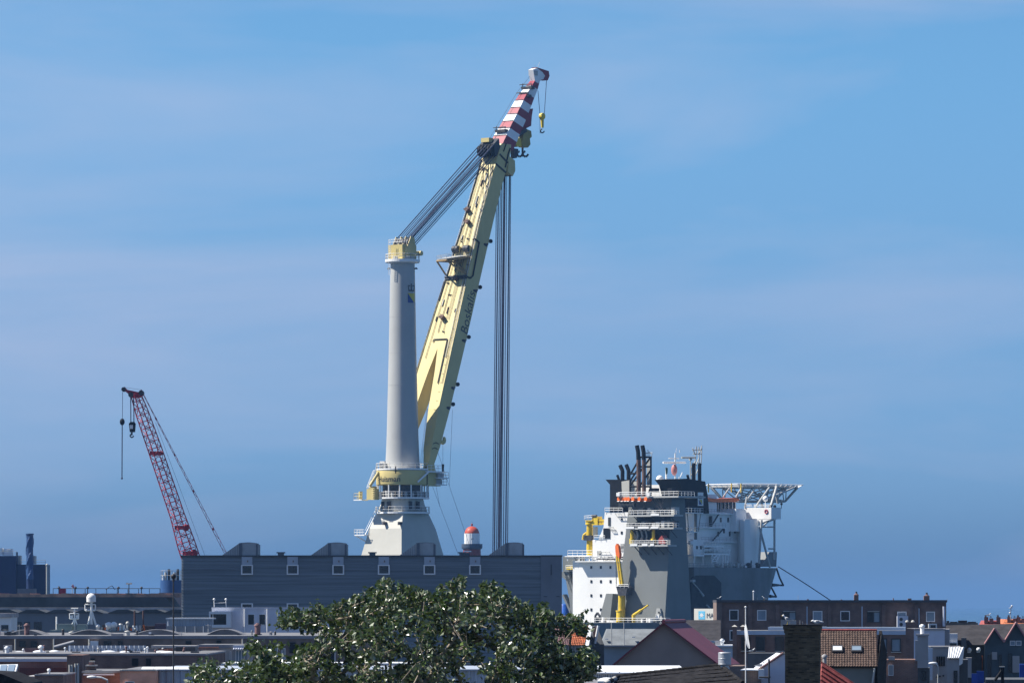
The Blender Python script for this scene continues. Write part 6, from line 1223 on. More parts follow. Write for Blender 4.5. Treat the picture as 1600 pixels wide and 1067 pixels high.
b = MB(); bx(b, 1168, 1226, 1020, 1040, 400, 6, ground=True); b.build('dark_lean_to', M['slate'], AN)
b = MB(); bx(b, 1398, 1407, 1043, 1046, 419, .6); b.build('white_awning', M['white_sheet'], AN)
for (px, w_, yt, yb, lab) in ((1422.5, 15, 971.5, 1030, 0),):
    b = MB(); bx(b, px-w_/2, px+w_/2, yt, yb, 408, 1.0); ck = b.build('chimney', bk_red, AN)
    for x in (1417.5, 1426.5): b = MB(); b.lathe(at(x, yt, 408.4), [(.16, 0), (.14, .1), (.03, .16)], 10); b.build('pot', M['pale_concrete'], ck)
# --- small left bits between flagpole and chimney
LV = bthing('white_gable_house', 1208, 270, 'pale rendered gable house directly left of the brick chimney', 'house')
b = MB(); b.prism([at(1188, 1045, 270), at(1224, 1021, 270), at(1262, 1045, 270), at(1262, 1067, 270), at(1188, 1067, 270)], (0, 7, 0)); b.build('gable', M['lavender'], LV)
b = MB(); p = at(1188, 1066, 270); q = at(1262, 1066, 270); b.box((p.x, 270.1, 0), (q.x, 276.9, p.z)); b.build('wall', M['lavender'], LV)
b = MB(); b.tube(at(1184, 1046.5, 269.9), at(1224, 1019.5, 269.9), .07, n=6); b.build('verge', M['old_tile'], LV)
b = MB(); bx(b, 1158, 1187, 1047, 1067, 268, 5, ground=True); b.build('side_extension', bk_brown, LV); b = MB(); bx(b, 1157, 1188, 1045.5, 1047.2, 267.8, 5.3); b.build('extension_roof', M['white_sheet'], LV)
b = MB(); bx(b, 1185, 1193, 1045, 1060, 267, 1, ground=False); b.build('white_vent_box', M['white_sheet'], LV)
b = MB(); b.tube(at(1201.5, 1067, 262), at(1201.5, 1029, 262), .05, n=6); b.path([at(1186, 1057.5, 262), at(1204, 1057.5, 262)], .05, 6); b.build('clothes_post', M['dark_frame'], LV)
LG = bthing('low_terrace_roofs', 1110, 480, 'pale low roofs and flues between the maroon barn and the brick house', 'building')
b = MB(); bx(b, 1105, 1150, 1010, 1067, 480, 8, ground=True); b.build('wall', M['fascia_blue'], LG)
b = MB(); bx(b, 1104, 1151, 1007.5, 1010.2, 479.6, 9); b.build('roof', M['white_sheet'], LG)
b = MB(); bx(b, 1117, 1125, 1001, 1008, 483, 1); b.build('roof_box', M['grey_plaster'], LG); pipe(LG, 1128.5, 1000, 1008, 483, .16, 'white_sheet', 'flue', .22)
b = MB(); bx(b, 1140, 1160, 1040, 1067, 300, 6, ground=True); b.build('rear_wall', bk_brown, LG)
# --- big brick chimney, nearest
CH = bthing('brick_chimney', 1252, 205, 'tall dark brick chimney with a gull standing on top', 'chimney')
bk_chimney = brick('chimney_brick', (0.17, 0.13, 0.08), (0.045, 0.036, 0.027), (0.12, 0.10, 0.07), .22, .07)  # near-black and yellow-brown bricks mixed at random
b = MB(); bx(b, 1226.5, 1280.5, 985, 1067, 205, 1.3, ground=True); b.build('shaft', bk_chimney, CH)
b = MB(); bx(b, 1223.5, 1283, 977, 983, 204.9, 1.5); b.build('corbel', bk_chimney, CH); b = MB(); bx(b, 1225, 1282, 983, 988.5, 204.94, 1.42); b.build('corbel', bk_chimney, CH)
b = MB(); bx(b, 1222.8, 1283.5, 975.2, 977.1, 204.86, 1.58); b.build('cap_slab', mat('chimney_slab', (.03, .03, .03), .9, .2, 2), CH)
b = MB(); bx(b, 1226.9, 1231.5, 988.5, 1067, 204.95, .1, ground=True); bx(b, 1275.5, 1280.1, 988.5, 1067, 204.95, .1, ground=True); b.build('quoin_strip', bk_chimney, CH)
b = MB(); b.rail([at(1234, 975.3, 205.6), at(1244, 975.3, 205.6)], .16, .006, .05, 1); b.build('spikes', M['mast_grey'], CH)
for x, h_ in ((1250, 7), (1254, 5), (1260, 2)): b = MB(); b.tube(at(x, 975.4, 205.5), at(x, 975.4-h_, 205.5), .012, n=4); b.build('lightning_rod', M['mast_grey'], CH)
# --- tan pantile roof with two skylights
TR = bthing('tan_tiled_house', 1330, 255, 'house with tan pantile roof and two skylights right of the chimney', 'house')
YT2 = 255; o = at(1262, 1041, YT2); u = at(1371, 1041, YT2)-o; tp = at(1377.5, 985, YT2+2.4)
v = at(1264, 985, YT2+2.4)-o; v = Vector((0.14, v.y, v.z))
b = MB(); tiled(b, o, u, v, 26, 16, .032, .022); b.build('roof_tiles', M['tan_tile'], TR, kind='stuff')
b = MB(); b.prism([o+Vector((0, .1, -.06)), o+u+Vector((0, .1, -.06)), o+u+v+Vector((0, .1, -.06)), o+v+Vector((0, .1, -.06))], (0, 2.3, -.05)); b.build('roof_body', M['tan_tile'], TR)
for i in range(24): b = MB(); p = (o+v).lerp(o+u+v, i/24); q = (o+v).lerp(o+u+v, (i+1.06)/24); b.tube(p+Vector((0, 0, .03)), q+Vector((0, 0, .03)), .07, .06, n=8); b.build('ridge_tile', M['red_tile'], TR)
for px in (1308.3, 1338.2):
    k0 = .44; c = o+v*.46; X = at(px, 0, YT2+1.1).x; nn = u.cross(v).normalized(); c = Vector((X, c.y, c.z)); uu = u.normalized()*.27; vv = v*.085
    b = MB(); bot = [c-uu-vv, c+uu-vv, c+uu+vv, c-uu+vv]; b.hexa(bot, [p+nn*.13 for p in bot]); sk_ = b.build('skylight', M['dark_frame'], TR)
    b = MB(); bot = [c-uu*.82-vv*.7+nn*.131, c+uu*.82-vv*.7+nn*.131, c+uu*.82+vv*.55+nn*.131, c-uu*.82+vv*.55+nn*.131]; b.hexa(bot, [p+nn*.015 for p in bot]); b.build('pane', M['white_sheet'] if px < 1320 else M['glass_light'], sk_)
b = MB(); p = at(1284, 1040.5, YT2+.3); q = at(1366, 1040.5, YT2+.3); b.box((p.x, YT2+.3, 0), (q.x, YT2+5, p.z)); b.build('wall', mat('olive_render', (.20, .205, .19), .85, .06, .5, streak=.2), TR)
b = MB(); b.prism([at(1371, 1045, YT2+.1), at(1371.5, 1041, YT2), at(1378, 985, YT2+2.6), at(1386, 1020, YT2+6), at(1384, 1067, YT2+6), at(1371, 1067, YT2)], (-.12, .2, 0)); b.build('gable', M['dark_tile'], TR)  # gable coloured near-black to stand for the shadow on it
b = MB(); b.tube(at(1366.5, 1043, YT2), at(1362, 1075, YT2), .05, n=6); b.build('downpipe', M['mast_grey'], TR)
pipe(TR, 1288.5, 1025, 1036, YT2-.1, .1, 'grey_plaster', 'flue', .14)
RT = bthing('red_tiled_house', 1305, 222, 'corner of a red tiled roof at the foot of the chimney', 'house')
dz = Vector((-.25, -2.0, -1.7)); A0 = at(1283, 1036, 224); B0 = at(1339, 1073, 224); b = MB()
for j in range(9):
    u0, u1 = dz*(j/9), dz*((j+1.1)/9); n_ = 22
    for i in range(n_):
        a0, a1 = A0.lerp(B0, i/n_), A0.lerp(B0, (i+.86)/n_); up = Vector((.03, -.02, .05)); dn = Vector((.06, -.05, .11))
        b.hexa([a0+u0, a1+u0, a1+u1, a0+u1], [a0+u0+up, a1+u0+up, a1+u1+dn, a0+u1+dn])
b.build('roof_tiles', M['red_tile'], RT, kind='stuff')
b = MB(); b.tube(at(1283, 1034.5, 224), at(1339, 1071.5, 224), .06, n=6); b.build('verge', M['red_tile'], RT)
b = MB(); b.prism([at(1262, 1040, 224.2), at(1284, 1038, 224.2), at(1336, 1074, 224.2), at(1262, 1074, 224.2)], (0, 4, 0)); b.build('gable', M['olive_render'] if 'olive_render' in M else bpy.data.materials['olive_render'], RT)
b = MB(); p = at(1262, 1073, 224.3); q = at(1335, 1073, 224.3); b.box((p.x, 224.3, 0), (q.x, 228, p.z)); b.build('wall', bk_dark, RT)
# --- right-hand jumble
J1 = bthing('grey_stack_house', 1441, 300, 'house with twin grey rendered chimney stacks right of the tan roof', 'house')
b = MB(); bx(b, 1433.5, 1450, 992, 1043, 300, 1.2); s1_ = b.build('chimney', M['grey_plaster'], J1)
b = MB(); bx(b, 1431, 1451.5, 990, 993, 299.9, 1.4); b.build('chimney_cap', M['grey_plaster'], s1_); pipe(s1_, 1441, 978, 991, 300.5, .12, 'white_paint', 'pot', .16)
b = MB(); bx(b, 1372, 1434, 1030, 1067, 306, 5, ground=True); b.build('wall', bk_red, J1); b = MB(); bx(b, 1434, 1452, 1043, 1067, 300.2, 4, ground=True); b.build('rear_wall', M['slate'], J1)
b = MB(); bx(b, 1430, 1436, 1000, 1032, 305, 1, ground=False); b.build('render_strip', M['grey_plaster'], J1)
win(J1, 1440, 1447, 1047, 1062, 300.2, 'dark_frame', 'glass', .8); win(J1, 1388, 1396, 1038, 1055, 306, 'white_frame', 'curtain', .8)
b = MB(); bx(b, 1388, 1398, 1025, 1031, 305.8, .4); b.build('coping', M['grey_plaster'], J1)
J2 = flat('lavender_block', 'pale lavender rendered block below the right end of the brick apartments', 1428, 1476, 982, 380, 8, M['lavender'], 1.5, 'fascia')
b = MB(); bx(b, 1476, 1483, 982.5, 1067, 381, 8, ground=True); b.build('side_wall', M['grey_plaster'], J2)
J3 = flat('grey_slot_house', 'grey rendered house with slot windows and round vents at lower right', 1452, 1499, 1010, 330, 7, M['grey_plaster'], 1.2, 'grey_plaster', 'house')
for i in range(4): win(J3, 1463+i*3.6, 1465.6+i*3.6, 1025, 1040, 330, 'dark_frame', 'glass', .4)
b = MB(); bx(b, 1450, 1457, 1012, 1062, 329, .5, ground=False); b.build('white_panel', M['fascia_blue'], J3)
for (x, y) in ((1464, 1057), (1468.5, 1056), (1474, 1055)): b = MB(); c = at(x, y, 329.9); b.tube(c, c+Vector((0, .2, 0)), .06, n=10); b.build('round_vent', M['dark_recess'], J3)
J4 = bthing('white_metal_roof_house', 1494, 320, 'small house with bright white ribbed metal roof at lower right', 'house')
b = MB(); bx(b, 1480, 1498.5, 1027, 1067, 320, 5, ground=True); b.build('wall', M['grey_plaster'], J4)
b = MB(); b.prism([at(1481.5, 1027.5, 319.8), at(1483, 1010.5, 322), at(1505.5, 1010.5, 322), at(1498.5, 1027.5, 319.8)], (0, .1, -.05)); b.build('roof', M['white_sheet'], J4)
for i in range(6): k = i/5; b = MB(); b.tube(at(1482+16*k, 1027.3, 319.75), at(1483.5+21.5*k, 1010.6, 321.95), .035, n=5); b.build('roof_rib', M['white_sheet'], J4)
b = MB(); b.prism([at(1498.5, 1039, 320), at(1498.8, 1027, 319.9), at(1505.8, 1010.5, 322), at(1503, 1036, 322)], (.05, .1, 0)); b.build('roof_end', M['white_sheet'], J4)
b = MB(); bx(b, 1498.6, 1512, 1030, 1067, 323, 5, ground=True); b.build('side_wall', M['slate'], J4)
win(J4, 1490, 1496, 1047, 1067, 320, 'dark_frame', 'glass', .6)
J5 = bthing('big_slate_roof_house', 1530, 430, 'house with large dark slate roof and white dormer at right', 'house')
b = MB(); b.prism([at(1478, 1007, 430), at(1478, 977, 434), at(1530, 975.5, 434), at(1600, 974, 434), at(1640, 974, 434), at(1640, 1007, 430)], (.55, 6, 0)); b.build('roof', M['grey_tile'], J5)
b = MB(); bx(b, 1480, 1640, 1005.5, 1067, 430.6, 8, ground=True); b.build('wall', M['slate'], J5)
b = MB(); bx(b, 1482, 1496, 989.5, 1004, 428, 3); b.build('dormer', M['white_sheet'], J5); win(J5, 1482, 1496, 1003, 1012, 427.9, 'white_frame', 'glass', 1.2)
b = MB(); bx(b, 1502, 1510, 996, 1012, 428, 3); b.build('dark_stack', M['slate'], J5)
for (x, y) in ((1514.5, 1015), (1529, 1014.5)): b = MB(); c = at(x, y, 429); b.ball(c, .2, 10, 6); b.box(c+Vector((-.16, -.02, -.24)), c+Vector((.12, .1, .05))); b.build('satellite_dish', M['white_sheet'], J5)
pipe(J5, 1535, 1024, 1048, 429.8, .05, 'terracotta', 'downpipe')
b = MB(); bx(b, 1509, 1518, 1027, 1058, 400, 2, ground=False); b.build('grey_panel', M['grey_plaster'], J5)
for i, (x, r_) in enumerate(((1484, 5), (1492, 7), (1503, 8), (1512, 7.5), (1521, 6))):
    pass
# twin slate gables with pink bargeboards
pinkb = mat('pink_bargeboard', (0.45, .22, .22), .7, .1, 1)
for nm, lab, ax_, ay, lx, ly, rx_, ry_ in (('gable_house', 'left of two dark slate gables with pink bargeboards at the right edge', 1554, 982, 1538.5, 1005.5, 1568.5, 1003), ('gable_house', 'right and taller of two dark slate gables with pink bargeboards at the right edge', 1587.5, 972.5, 1568.5, 1003, 1607, 1003)):
    T = bthing(nm, ax_, 427, lab, 'house'); b = MB(); b.prism([at(lx, 1067, 427), at(lx, ly, 427), at(ax_, ay, 427), at(rx_, ry_, 427), at(rx_, 1067, 427)], (.36, 4, 0)); b.build('gable_wall', mat('slate_cladding', (.06, .085, .10), .7, .1, .8) if 'slate_cladding' not in bpy.data.materials else bpy.data.materials['slate_cladding'], T)
    p = at(lx, 1066, 427); q = at(rx_, 1066, 427); b = MB(); b.box((p.x, 427.02, 0), (q.x, 430.5, p.z)); b.build('wall', M['slate'], T)
    for e_ in ((lx, ly), (rx_, ry_)): b = MB(); A0 = at(ax_, ay-.5, 426.7); E0 = at(*e_, 426.7); b.hexa([A0, E0, E0+Vector((.4, 4.4, 0)), A0+Vector((.4, 4.4, 0))], [A0+Vector((0, 0, .1)), E0+Vector((0, 0, .1)), E0+Vector((.4, 4.4, .1)), A0+Vector((.4, 4.4, .1))]); b.build('roof_slope', M['grey_tile'], T); b = MB(); b.tube(A0+Vector((0, -.06, .02)), E0+Vector((0, -.06, .02)), .075, n=6); b.build('bargeboard', pinkb, T)
    cx = (lx+rx_)/2
    if ax_ < 1570:
        for (a, c_, y0, y1) in ((1543, 1549, 1022, 1060), (1561, 1565, 1022, 1060)): win(T, a, c_, y0, y1, 427, 'dark_frame', 'glass', .5)
        b = MB(); bx(b, 1550, 1558, 1018, 1030, 426.8, .2); b.build('white_board', M['grey_plaster'], T)
    else:
        win(T, 1578, 1586.5, 1000.5, 1008, 427, 'white_frame', 'glass_light', 1); win(T, 1587.5, 1596, 1000.5, 1008, 427, 'white_frame', 'glass_light', 1)
        win(T, 1575.5, 1581, 1020, 1050, 427, 'dark_frame', 'glass', .5)
        b = MB(); bx(b, 1582, 1593, 1024, 1050, 426.8, .2); b.build('roller_door', M['grey_plaster'], T)
# red roofs and chimneys far right
for k, (x0_, x1_, ya, lab) in enumerate(((1536, 1562, 969, 'left of the small red tiled roofs on the right horizon'), (1566, 1640, 967, 'right of the small red tiled roofs on the right horizon'))):
    T = bthing('red_roof_house', (x0_+x1_)/2, 520+k*6, lab, 'house'); YY = 520+k*6
    b = MB(); b.prism([at(x0_-6, 990, YY), at(x0_+4, ya, YY+4), at(x1_, ya, YY+4), at(x1_+6, 990, YY)], (0, 5, 0)); b.build('roof', M['terracotta' if k else 'red_tile'], T)
    b = MB(); bx(b, x0_-4, x1_+4, 988, 1000, YY+.4, 7, ground=True); b.build('wall', bk_red, T)
    for j, xc in enumerate(((1541, 1549, 1560), (1577, 1586, 1591.5, 1599))[k]):
        b = MB(); bx(b, xc-3.2, xc+3.2, 963.5+2*(j % 2), 973, YY+3, .8); ck = b.build('chimney', bk_red, T); b = MB(); b.tube(at(xc-1, 964, YY+3.4), at(xc-1, 960.5+2*(j % 2), YY+3.4), .1, n=8); b.build('pot', M['dark_machinery'], ck)
AE = thing('roof_aerial', at(1579, 968, 523), 'thin television aerial above the red roofs at the right edge', 'aerial')
b = MB(); b.tube(at(1579, 968, 523), at(1579.5, 947, 523), .035, n=5); b.build('mast', M['mast_grey'], AE)
b = MB(); b.tube(at(1576.5, 949.5, 523), at(1582, 949, 523), .04, n=5); b.ball(at(1581, 946.5, 523), .11, 8, 5); b.ball(at(1578, 957, 523), .1, 8, 5); b.tube(at(1577.5, 953, 523), at(1581, 953, 523), .03, n=4); b.build('antenna', M['white_sheet'], AE)
FB = bthing('flat_house_row', 1503, 560, 'low brownish roof row on the horizon right of the brick apartments', 'building')
b = MB(); bx(b, 1478, 1528, 972.5, 1000, 560, 6, ground=True); b.build('wall', mat('brown_felt', (.13, .115, .105), .9, .2, 1), FB)
for (a, c_, y) in ((1479, 1483, 969.5), (1484.5, 1496, 970.8), (1497, 1511, 969), (1512, 1525, 970.8)): b = MB(); bx(b, a, c_, y, 974, 560.5, 4); b.build('roof_box', M['grey_tile'], FB)
BX_ = MB(); bx(BX_, 1518, 1527, 1052, 1062, 380, 2, ground=True); BX_.build('blue_container', mat('tarp_blue', (.02, .06, .30), .5, .1, .6), label='shorter left one of two blue bins at lower right', cat='bin', group='blue bins')
BX_ = MB(); bx(BX_, 1526, 1537.5, 1048, 1062, 384, 2, ground=True); BX_.build('blue_container', bpy.data.materials['tarp_blue'], label='taller right one of two blue bins at lower right', cat='bin', group='blue bins')
BX_ = MB(); bx(BX_, 1593, 1601, 1037, 1046, 385, 2, ground=True); BX_.build('blue_container', bpy.data.materials['tarp_blue'], label='blue box cut off by the right edge of the picture', cat='bin', group='blue bins')
GT = thing('timber_gantry', (at(1560, 0, 350).x, 350, 0), 'black timber post with diagonal brace at the lower right corner', 'post')
b = MB(); bx(b, 1564, 1569, 1042, 1067, 350, .25, ground=True); b.build('post', M['black_steel'], GT); b = MB(); b.tube(at(1566, 1046, 350.1), at(1554, 1063, 350.1), .1, n=6); b.build('brace', M['black_steel'], GT); b = MB(); bx(b, 1561.5, 1570, 1040.5, 1042, 349.9, .5); b.build('cap', M['pale_concrete'], GT)
b = MB(); bx(b, 1540, 1640, 1061, 1067, 352, 10, ground=True); gd = b.build('yard_wall', M['slate'], label='low dark yard wall along the bottom right edge', cat='wall')
# ================================================================== foreground tree
YTR = 100.0; rt = random.Random(31)
TRE = thing('poplar_tree', (at(655, 0, YTR).x, YTR, 0), 'leafy dark green poplar tree in the foreground below the big crane', 'tree')
OUT = [(405, 1012), (425, 985), (437, 956), (460, 952), (487, 950), (518, 943), (540, 944), (558, 934), (575, 926), (593, 911), (607, 909), (627, 914), (649, 926), (665, 925), (687, 920), (705, 912), (720, 905), (735, 919), (755, 915), (770, 911), (782, 916), (794, 934), (809, 940), (821, 949), (843, 947), (860, 956), (880, 962), (900, 966), (914, 957), (917, 985)]
def top(x):
    if x <= OUT[0][0] or x >= OUT[-1][0]: return 1200
    for (a, ya), (c_, yc) in zip(OUT[:-1], OUT[1:]):
        if x <= c_: return ya+(yc-ya)*(x-a)/(c_-a)
HOLES = [(462, 997, 34, 17), (445, 1020, 26, 10), (572, 978, 9, 6), (574, 1005, 8, 9), (646, 1000, 13, 14), (600, 1040, 15, 9), (665, 1045, 12, 12), (760, 1000, 9, 8), (775, 1035, 14, 9), (715, 975, 8, 6), (560, 1020, 10, 8), (625, 1020, 9, 7), (870, 995, 22, 7), (830, 1012, 8, 9), (525, 1030, 16, 8), (420, 990, 25, 20), (905, 1008, 30, 18), (735, 1045, 20, 12), (545, 1050, 18, 9), (690, 1000, 7, 7), (800, 985, 8, 6), (612, 965, 7, 6), (395, 1022, 14, 6), (505, 978, 12, 7), (700, 1052, 12, 8)]
pts_ = []
def ok(x, y):
    for (hx_, hy_, a, c_) in HOLES:
        if ((x-hx_)/a)**2+((y-hy_)/c_)**2 < 1: return False
    return True
def crown_depth(x): return 0.5+2.1*max(0, 1-((x-655)/300)**2)
for i in range(1300):
    x = rt.uniform(405, 917); t0 = top(x)+9+rt.random()*6; y = t0+rt.random()**1.15*(1095-t0)
    if y > 1100 or not ok(x, y): continue
    dd = crown_depth(x)*min(1, .25+(y-t0)/60.0); pts_.append(at(x, y, YTR+rt.uniform(-dd, dd)))
for (xa, xb, ya, yb, n) in ((300, 420, 1036, 1095, 90), (285, 315, 1062, 1095, 14), (405, 480, 1034, 1095, 60), (880, 926, 1018, 1056, 60), (850, 885, 1020, 1095, 40), (392, 410, 1005, 1018, 7)):
    for i in range(n): x, y = rt.uniform(xa, xb), rt.uniform(ya, yb); pts_.append(at(x, y, YTR+rt.uniform(-1.0, 1.0)))
thin = set()
for sprig in (((720, 916), (719, 904)), ((770, 920), (769, 909)), ((607, 918), (606, 908)), ((627, 922), (626, 913)), ((687, 927), (688, 917)), ((843, 955), (844, 944)), ((860, 964), (861, 955)), ((896, 970), (914, 955)), ((821, 957), (821, 946)), ((809, 948), (808, 938)), ((593, 918), (593, 909)), ((705, 918), (702, 910)), ((649, 933), (651, 923)), ((915, 1046), (929, 1040)), ((558, 940), (558, 932)), ((880, 968), (884, 962))):
    for k in range(4): a, c_ = sprig; q_ = at(a[0]+(c_[0]-a[0])*k/3, a[1]+(c_[1]-a[1])*k/3, YTR+rt.uniform(-.3, .3)); pts_.append(q_); thin.add(len(pts_)-1)
for i in range(60):
    x = rt.uniform(432, 900); y = top(x)+12; dx, ln_ = rt.uniform(-7, 7), rt.uniform(8, 17); YY = YTR+rt.uniform(-1.2, 1.2)
    for k in range(4): pts_.append(at(x+dx*k/3, y-ln_*k/3, YY)); thin.add(len(pts_)-1)
for i in range(520):                                   # the crown below the picture
    a = rt.uniform(0, 6.283); r_ = 4.0*math.sqrt(rt.random()); z = rt.uniform(7.5, 14.0); q = (z-7.5)/6.5; rr_ = r_*(.55+.45*math.sin(math.pi*min(1, q*.8+.2)))
    pts_.append(Vector((at(640, 0, YTR).x+rr_*math.cos(a), YTR+.75*rr_*math.sin(a), z)))
# limbs: each clump hangs on the nearest point of a growing skeleton
bark = mat('poplar_bark', (0.30, 0.25, 0.19), .85, .25, 6, bump=.3)
base = at(655, 0, YTR); base.z = 0
nodes = [(base.copy(), None)]
for i in range(1, 21): nodes.append((base+Vector((.12*math.sin(i*.9), .1*math.cos(i*.7), i*.52)), len(nodes)-1))
order = sorted(pts_, key=lambda p: (p-nodes[-1][0]).length)
tips = []
for p in order:
    best, bd = None, 1e9
    for i, (q, _) in enumerate(nodes):
        if i < 9: continue
        d = (q-p).length*(1.0 if q.z < p.z+.1 else 1.6)
        if d < bd: bd, best = d, i
    prev = best; q0 = nodes[best][0]; n_s = max(1, int((p-q0).length/.28))
    for k in range(1, n_s+1):
        q = q0.lerp(p, k/n_s)+Vector((rt.uniform(-.03, .03), rt.uniform(-.03, .03), rt.uniform(-.02, .035))); nodes.append((q, prev)); prev = len(nodes)-1
    tips.append(prev)
cnt = [0]*len(nodes)
for t in tips: cnt[t] += 1
for i in range(len(nodes)-1, 0, -1): cnt[nodes[i][1]] += cnt[i]
tb, lbm = MB(), MB()
for i in range(1, len(nodes)):
    q, par_ = nodes[i]; ra = .0056*math.sqrt(max(1, cnt[par_])); rb = .0056*math.sqrt(max(1, cnt[i])); (tb if i <= 20 else lbm).tube(nodes[par_][0], q, max(.005, min(.22, ra)), max(.004, rb), n=8 if i <= 20 else 4, cap=False)
tb.build('trunk', bark, TRE); lbm.build('limbs', bark, TRE)
# leaves
lm = bpy.data.materials.new('poplar_leaf'); lm.use_nodes = True; t_ = lm.node_tree; n = t_.nodes; l = t_.links; pb = n['Principled BSDF']
pb.inputs['Roughness'].default_value = .3; pb.inputs['Specular IOR Level'].default_value = .55
at_ = n.new('ShaderNodeAttribute'); at_.attribute_name = 'leaf_tone'
rp = n.new('ShaderNodeValToRGB'); l.new(at_.outputs['Fac'], rp.inputs[0]); e = rp.color_ramp.elements
e[0].color = (0.010, 0.022, 0.007, 1); e[1].color = (0.10, 0.15, 0.035, 1); x = e.new(.6); x.color = (0.026, 0.052, 0.013, 1); x = e.new(.93); x.color = (0.055, 0.095, .022, 1)
gm = n.new('ShaderNodeNewGeometry'); mx = n.new('ShaderNodeMixRGB'); l.new(gm.outputs['Backfacing'], mx.inputs[0]); l.new(rp.outputs[0], mx.inputs[1]); mx.inputs[2].default_value = (0.21, 0.24, 0.16, 1)
l.new(mx.outputs[0], pb.inputs['Base Color'])
tr = n.new('ShaderNodeBsdfTranslucent'); tr.inputs[0].default_value = (.08, .13, .02, 1); ms = n.new('ShaderNodeMixShader'); ms.inputs[0].default_value = .16
l.new(pb.outputs[0], ms.inputs[1]); l.new(tr.outputs[0], ms.inputs[2]); l.new(ms.outputs[0], n['Material Output'].inputs[0])
V_, F_2, tone = [], [], []
for ip, p in enumerate(pts_):
    nl = rt.randint(12, 20); sg_ = 1.0
    if ip in thin: nl = rt.randint(4, 7); sg_ = .5
    for i in range(nl):
        c = p+Vector((rt.gauss(0, .078), rt.gauss(0, .10), rt.gauss(0, .066)))*sg_; s_ = rt.uniform(.038, .072)
        d = Vector((rt.gauss(0, 1), rt.gauss(0, 1), rt.gauss(-.35, .8))).normalized(); nn = Vector((rt.gauss(0, .75), rt.gauss(0, .75), rt.gauss(.75, .5))).normalized(); sd = d.cross(nn)
        if sd.length < .1: continue
        sd.normalize(); nn = sd.cross(d); b0 = len(V_)
        V_ += [c-d*s_, c+sd*s_*.72-d*s_*.1+nn*s_*.18, c+d*s_*1.05-nn*s_*.12, c-sd*s_*.72-d*s_*.1+nn*s_*.18]
        F_2 += [(b0, b0+1, b0+2), (b0, b0+2, b0+3)]; tv = rt.random(); tone += [tv]*4
me = bpy.data.meshes.new('leaves'); off = wloc(TRE); me.from_pydata([v-off for v in V_], [], F_2); me.materials.append(lm)
ca = me.attributes.new('leaf_tone', 'FLOAT', 'POINT'); ca.data.foreach_set('value', tone)
lo = bpy.data.objects.new('crown', me); col.objects.link(lo); lo.parent = TRE; lo['kind'] = 'stuff'
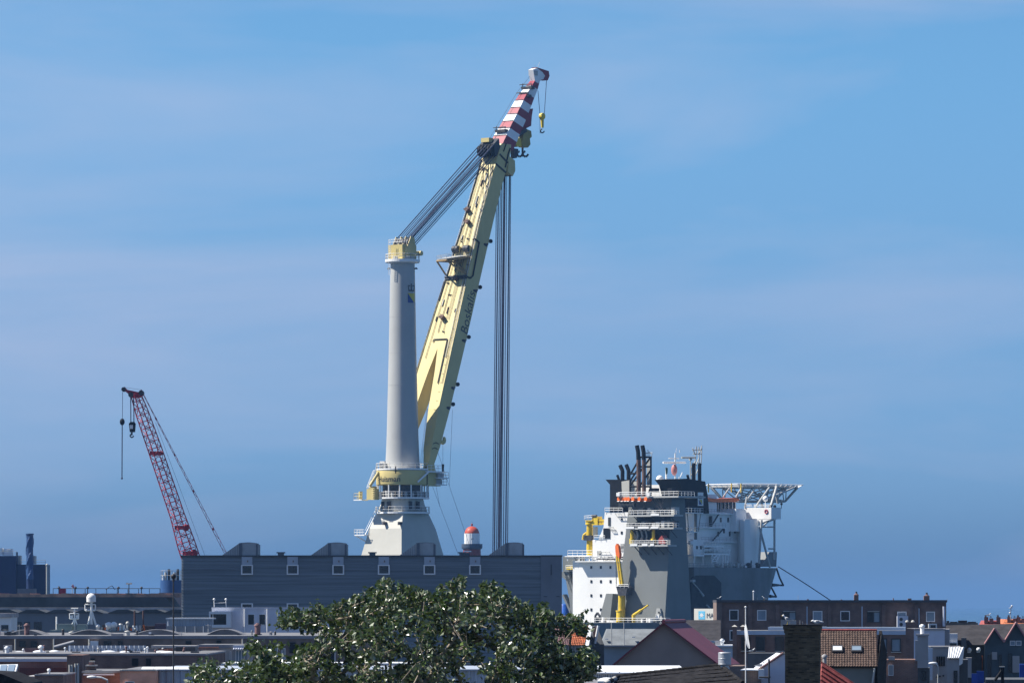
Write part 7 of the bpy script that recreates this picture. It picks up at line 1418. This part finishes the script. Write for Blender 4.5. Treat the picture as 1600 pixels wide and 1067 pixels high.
# ================================================================== gulls
gw = mat('gull_white', (0.75, .75, .74), .7, .03, 5); gy = mat('gull_grey', (0.30, .32, .35), .7, .05, 5); gb = mat('gull_beak', (.55, .38, .05), .5); gk = mat('gull_black', (.02, .02, .02), .6)
def gull(p, face, size, label, sit=False, group='gulls on the roofs'):
    """face: +1 looks right, -1 looks left"""
    T = thing('gull', p, label, 'gull', group); k = size; b = MB()
    if sit: spine = [(.30, .16, .012), (.27, .165, .03), (.225, .175, .052), (.19, .165, .05), (.15, .13, .06), (.08, .115, .085), (0, .11, .092), (-.1, .11, .075), (-.18, .115, .045), (-.26, .12, .022), (-.30, .12, .006)]
    else: spine = [(.235, .375, .012), (.215, .385, .034), (.18, .395, .046), (.15, .375, .042), (.125, .33, .046), (.09, .27, .07), (.03, .235, .09), (-.06, .215, .082), (-.14, .20, .05), (-.23, .185, .024), (-.29, .175, .006)]
    n_ = 10; vs = []
    for i, (x, z, r_) in enumerate(spine):
        for j in range(n_): a = 2*math.pi*j/n_; vs.append(Vector(p)+Vector((face*x*k, r_*math.cos(a)*k*.9, (z+r_*math.sin(a))*k)))
    b.add(vs, [(i*n_+j, i*n_+(j+1) % n_, (i+1)*n_+(j+1) % n_, (i+1)*n_+j) for i in range(len(spine)-1) for j in range(n_)], 0, True); b.build('body', gw, T)
    b = MB(); z0 = .12 if sit else .24
    for sy in (-1, 1):
        W = [(.08, z0+.05, .085), (-.05, z0+.055, .09), (-.2, z0+.0, .055), (-.34, z0-.03, .012), (-.2, z0-.045, .062), (-.03, z0-.035, .092), (.07, z0-.01, .09)]
        q = [Vector(p)+Vector((face*x*k, sy*(y_+.004)*k, z*k)) for x, z, y_ in W]; b.add(q+[v+Vector((0, sy*.012*k, .008*k)) for v in q], [tuple(range(7)), tuple(range(7, 14))]+[(i, (i+1) % 7, 7+(i+1) % 7, 7+i) for i in range(7)])
    b.build('wings', gy, T)
    b = MB(); h0 = spine[1]; b.tube(Vector(p)+Vector((face*h0[0]*k, 0, h0[1]*k)), Vector(p)+Vector((face*(h0[0]+.055)*k, 0, (h0[1]-.014)*k)), .014*k, .004*k, n=6); b.build('beak', gb, T)
    b = MB(); b.tube(Vector(p)+Vector((-face*.27*k, 0, (z0-.03)*k)), Vector(p)+Vector((-face*.36*k, 0, (z0-.035)*k)), .022*k, .006*k, n=6); b.build('tail', gk, T)
    if not sit:
        for sy in (-1, 1): b = MB(); b.tube(Vector(p)+Vector((face*.0, sy*.03*k, 0)), Vector(p)+Vector((face*.0, sy*.03*k, .17*k)), .008*k, n=5); b.tube(Vector(p)+Vector((0, sy*.03*k, .006)), Vector(p)+Vector((face*.05*k, sy*.035*k, .006)), .008*k, n=5); b.build('leg', gb, T)
gull(at(1230.5, 975.2, 205.4), -1, .92, 'gull standing upright on the left corner of the brick chimney')
gull(at(1277, 975.2, 205.6), -1, .85, 'gull crouching on the right corner of the brick chimney', True)
for (x, y, Y, f, lab) in ((1124, 937, 652, 1, 'tiny gull on the left end of the brick apartment roof'), (1194, 937, 652, -1, 'tiny gull on the apartment roof above the second window'), (1129, 1007.5, 482, 1, 'small gull on the pale low roof right of the barn'), (1110.5, 1007.5, 484, -1, 'small gull on the pale roof edge nearest the barn'), (1175.5, 1020, 402, 1, 'small gull on the dark lean-to below the brick house windows'), (1188, 1045.4, 268, 1, 'gull on the white vent box left of the chimney'), (418, 1029, 519, -1, 'small white gull perched by the pale door left of the tree'), (1545, 963.5, 523.4, 1, 'white gull on a chimney of the red roofs at right')):
    gull(at(x, y, Y), f, .95 if Y < 600 else 1.15, lab)
# ================================================================== air
hm = bpy.data.materials.new('haze'); hm.use_nodes = True; t_ = hm.node_tree; t_.nodes.clear()
ho = t_.nodes.new('ShaderNodeOutputMaterial'); hv_ = t_.nodes.new('ShaderNodeVolumePrincipled')
hv_.inputs['Color'].default_value = (0.17, 0.35, 0.65, 1); hv_.inputs['Density'].default_value = 0.000055; hv_.inputs['Anisotropy'].default_value = 0.0
t_.links.new(hv_.outputs[0], ho.inputs['Volume'])
b = MB(); b.box((-42000, -3500, -8), (42000, 62000, 190)); hz_ = b.build('haze', hm, kind='stuff')
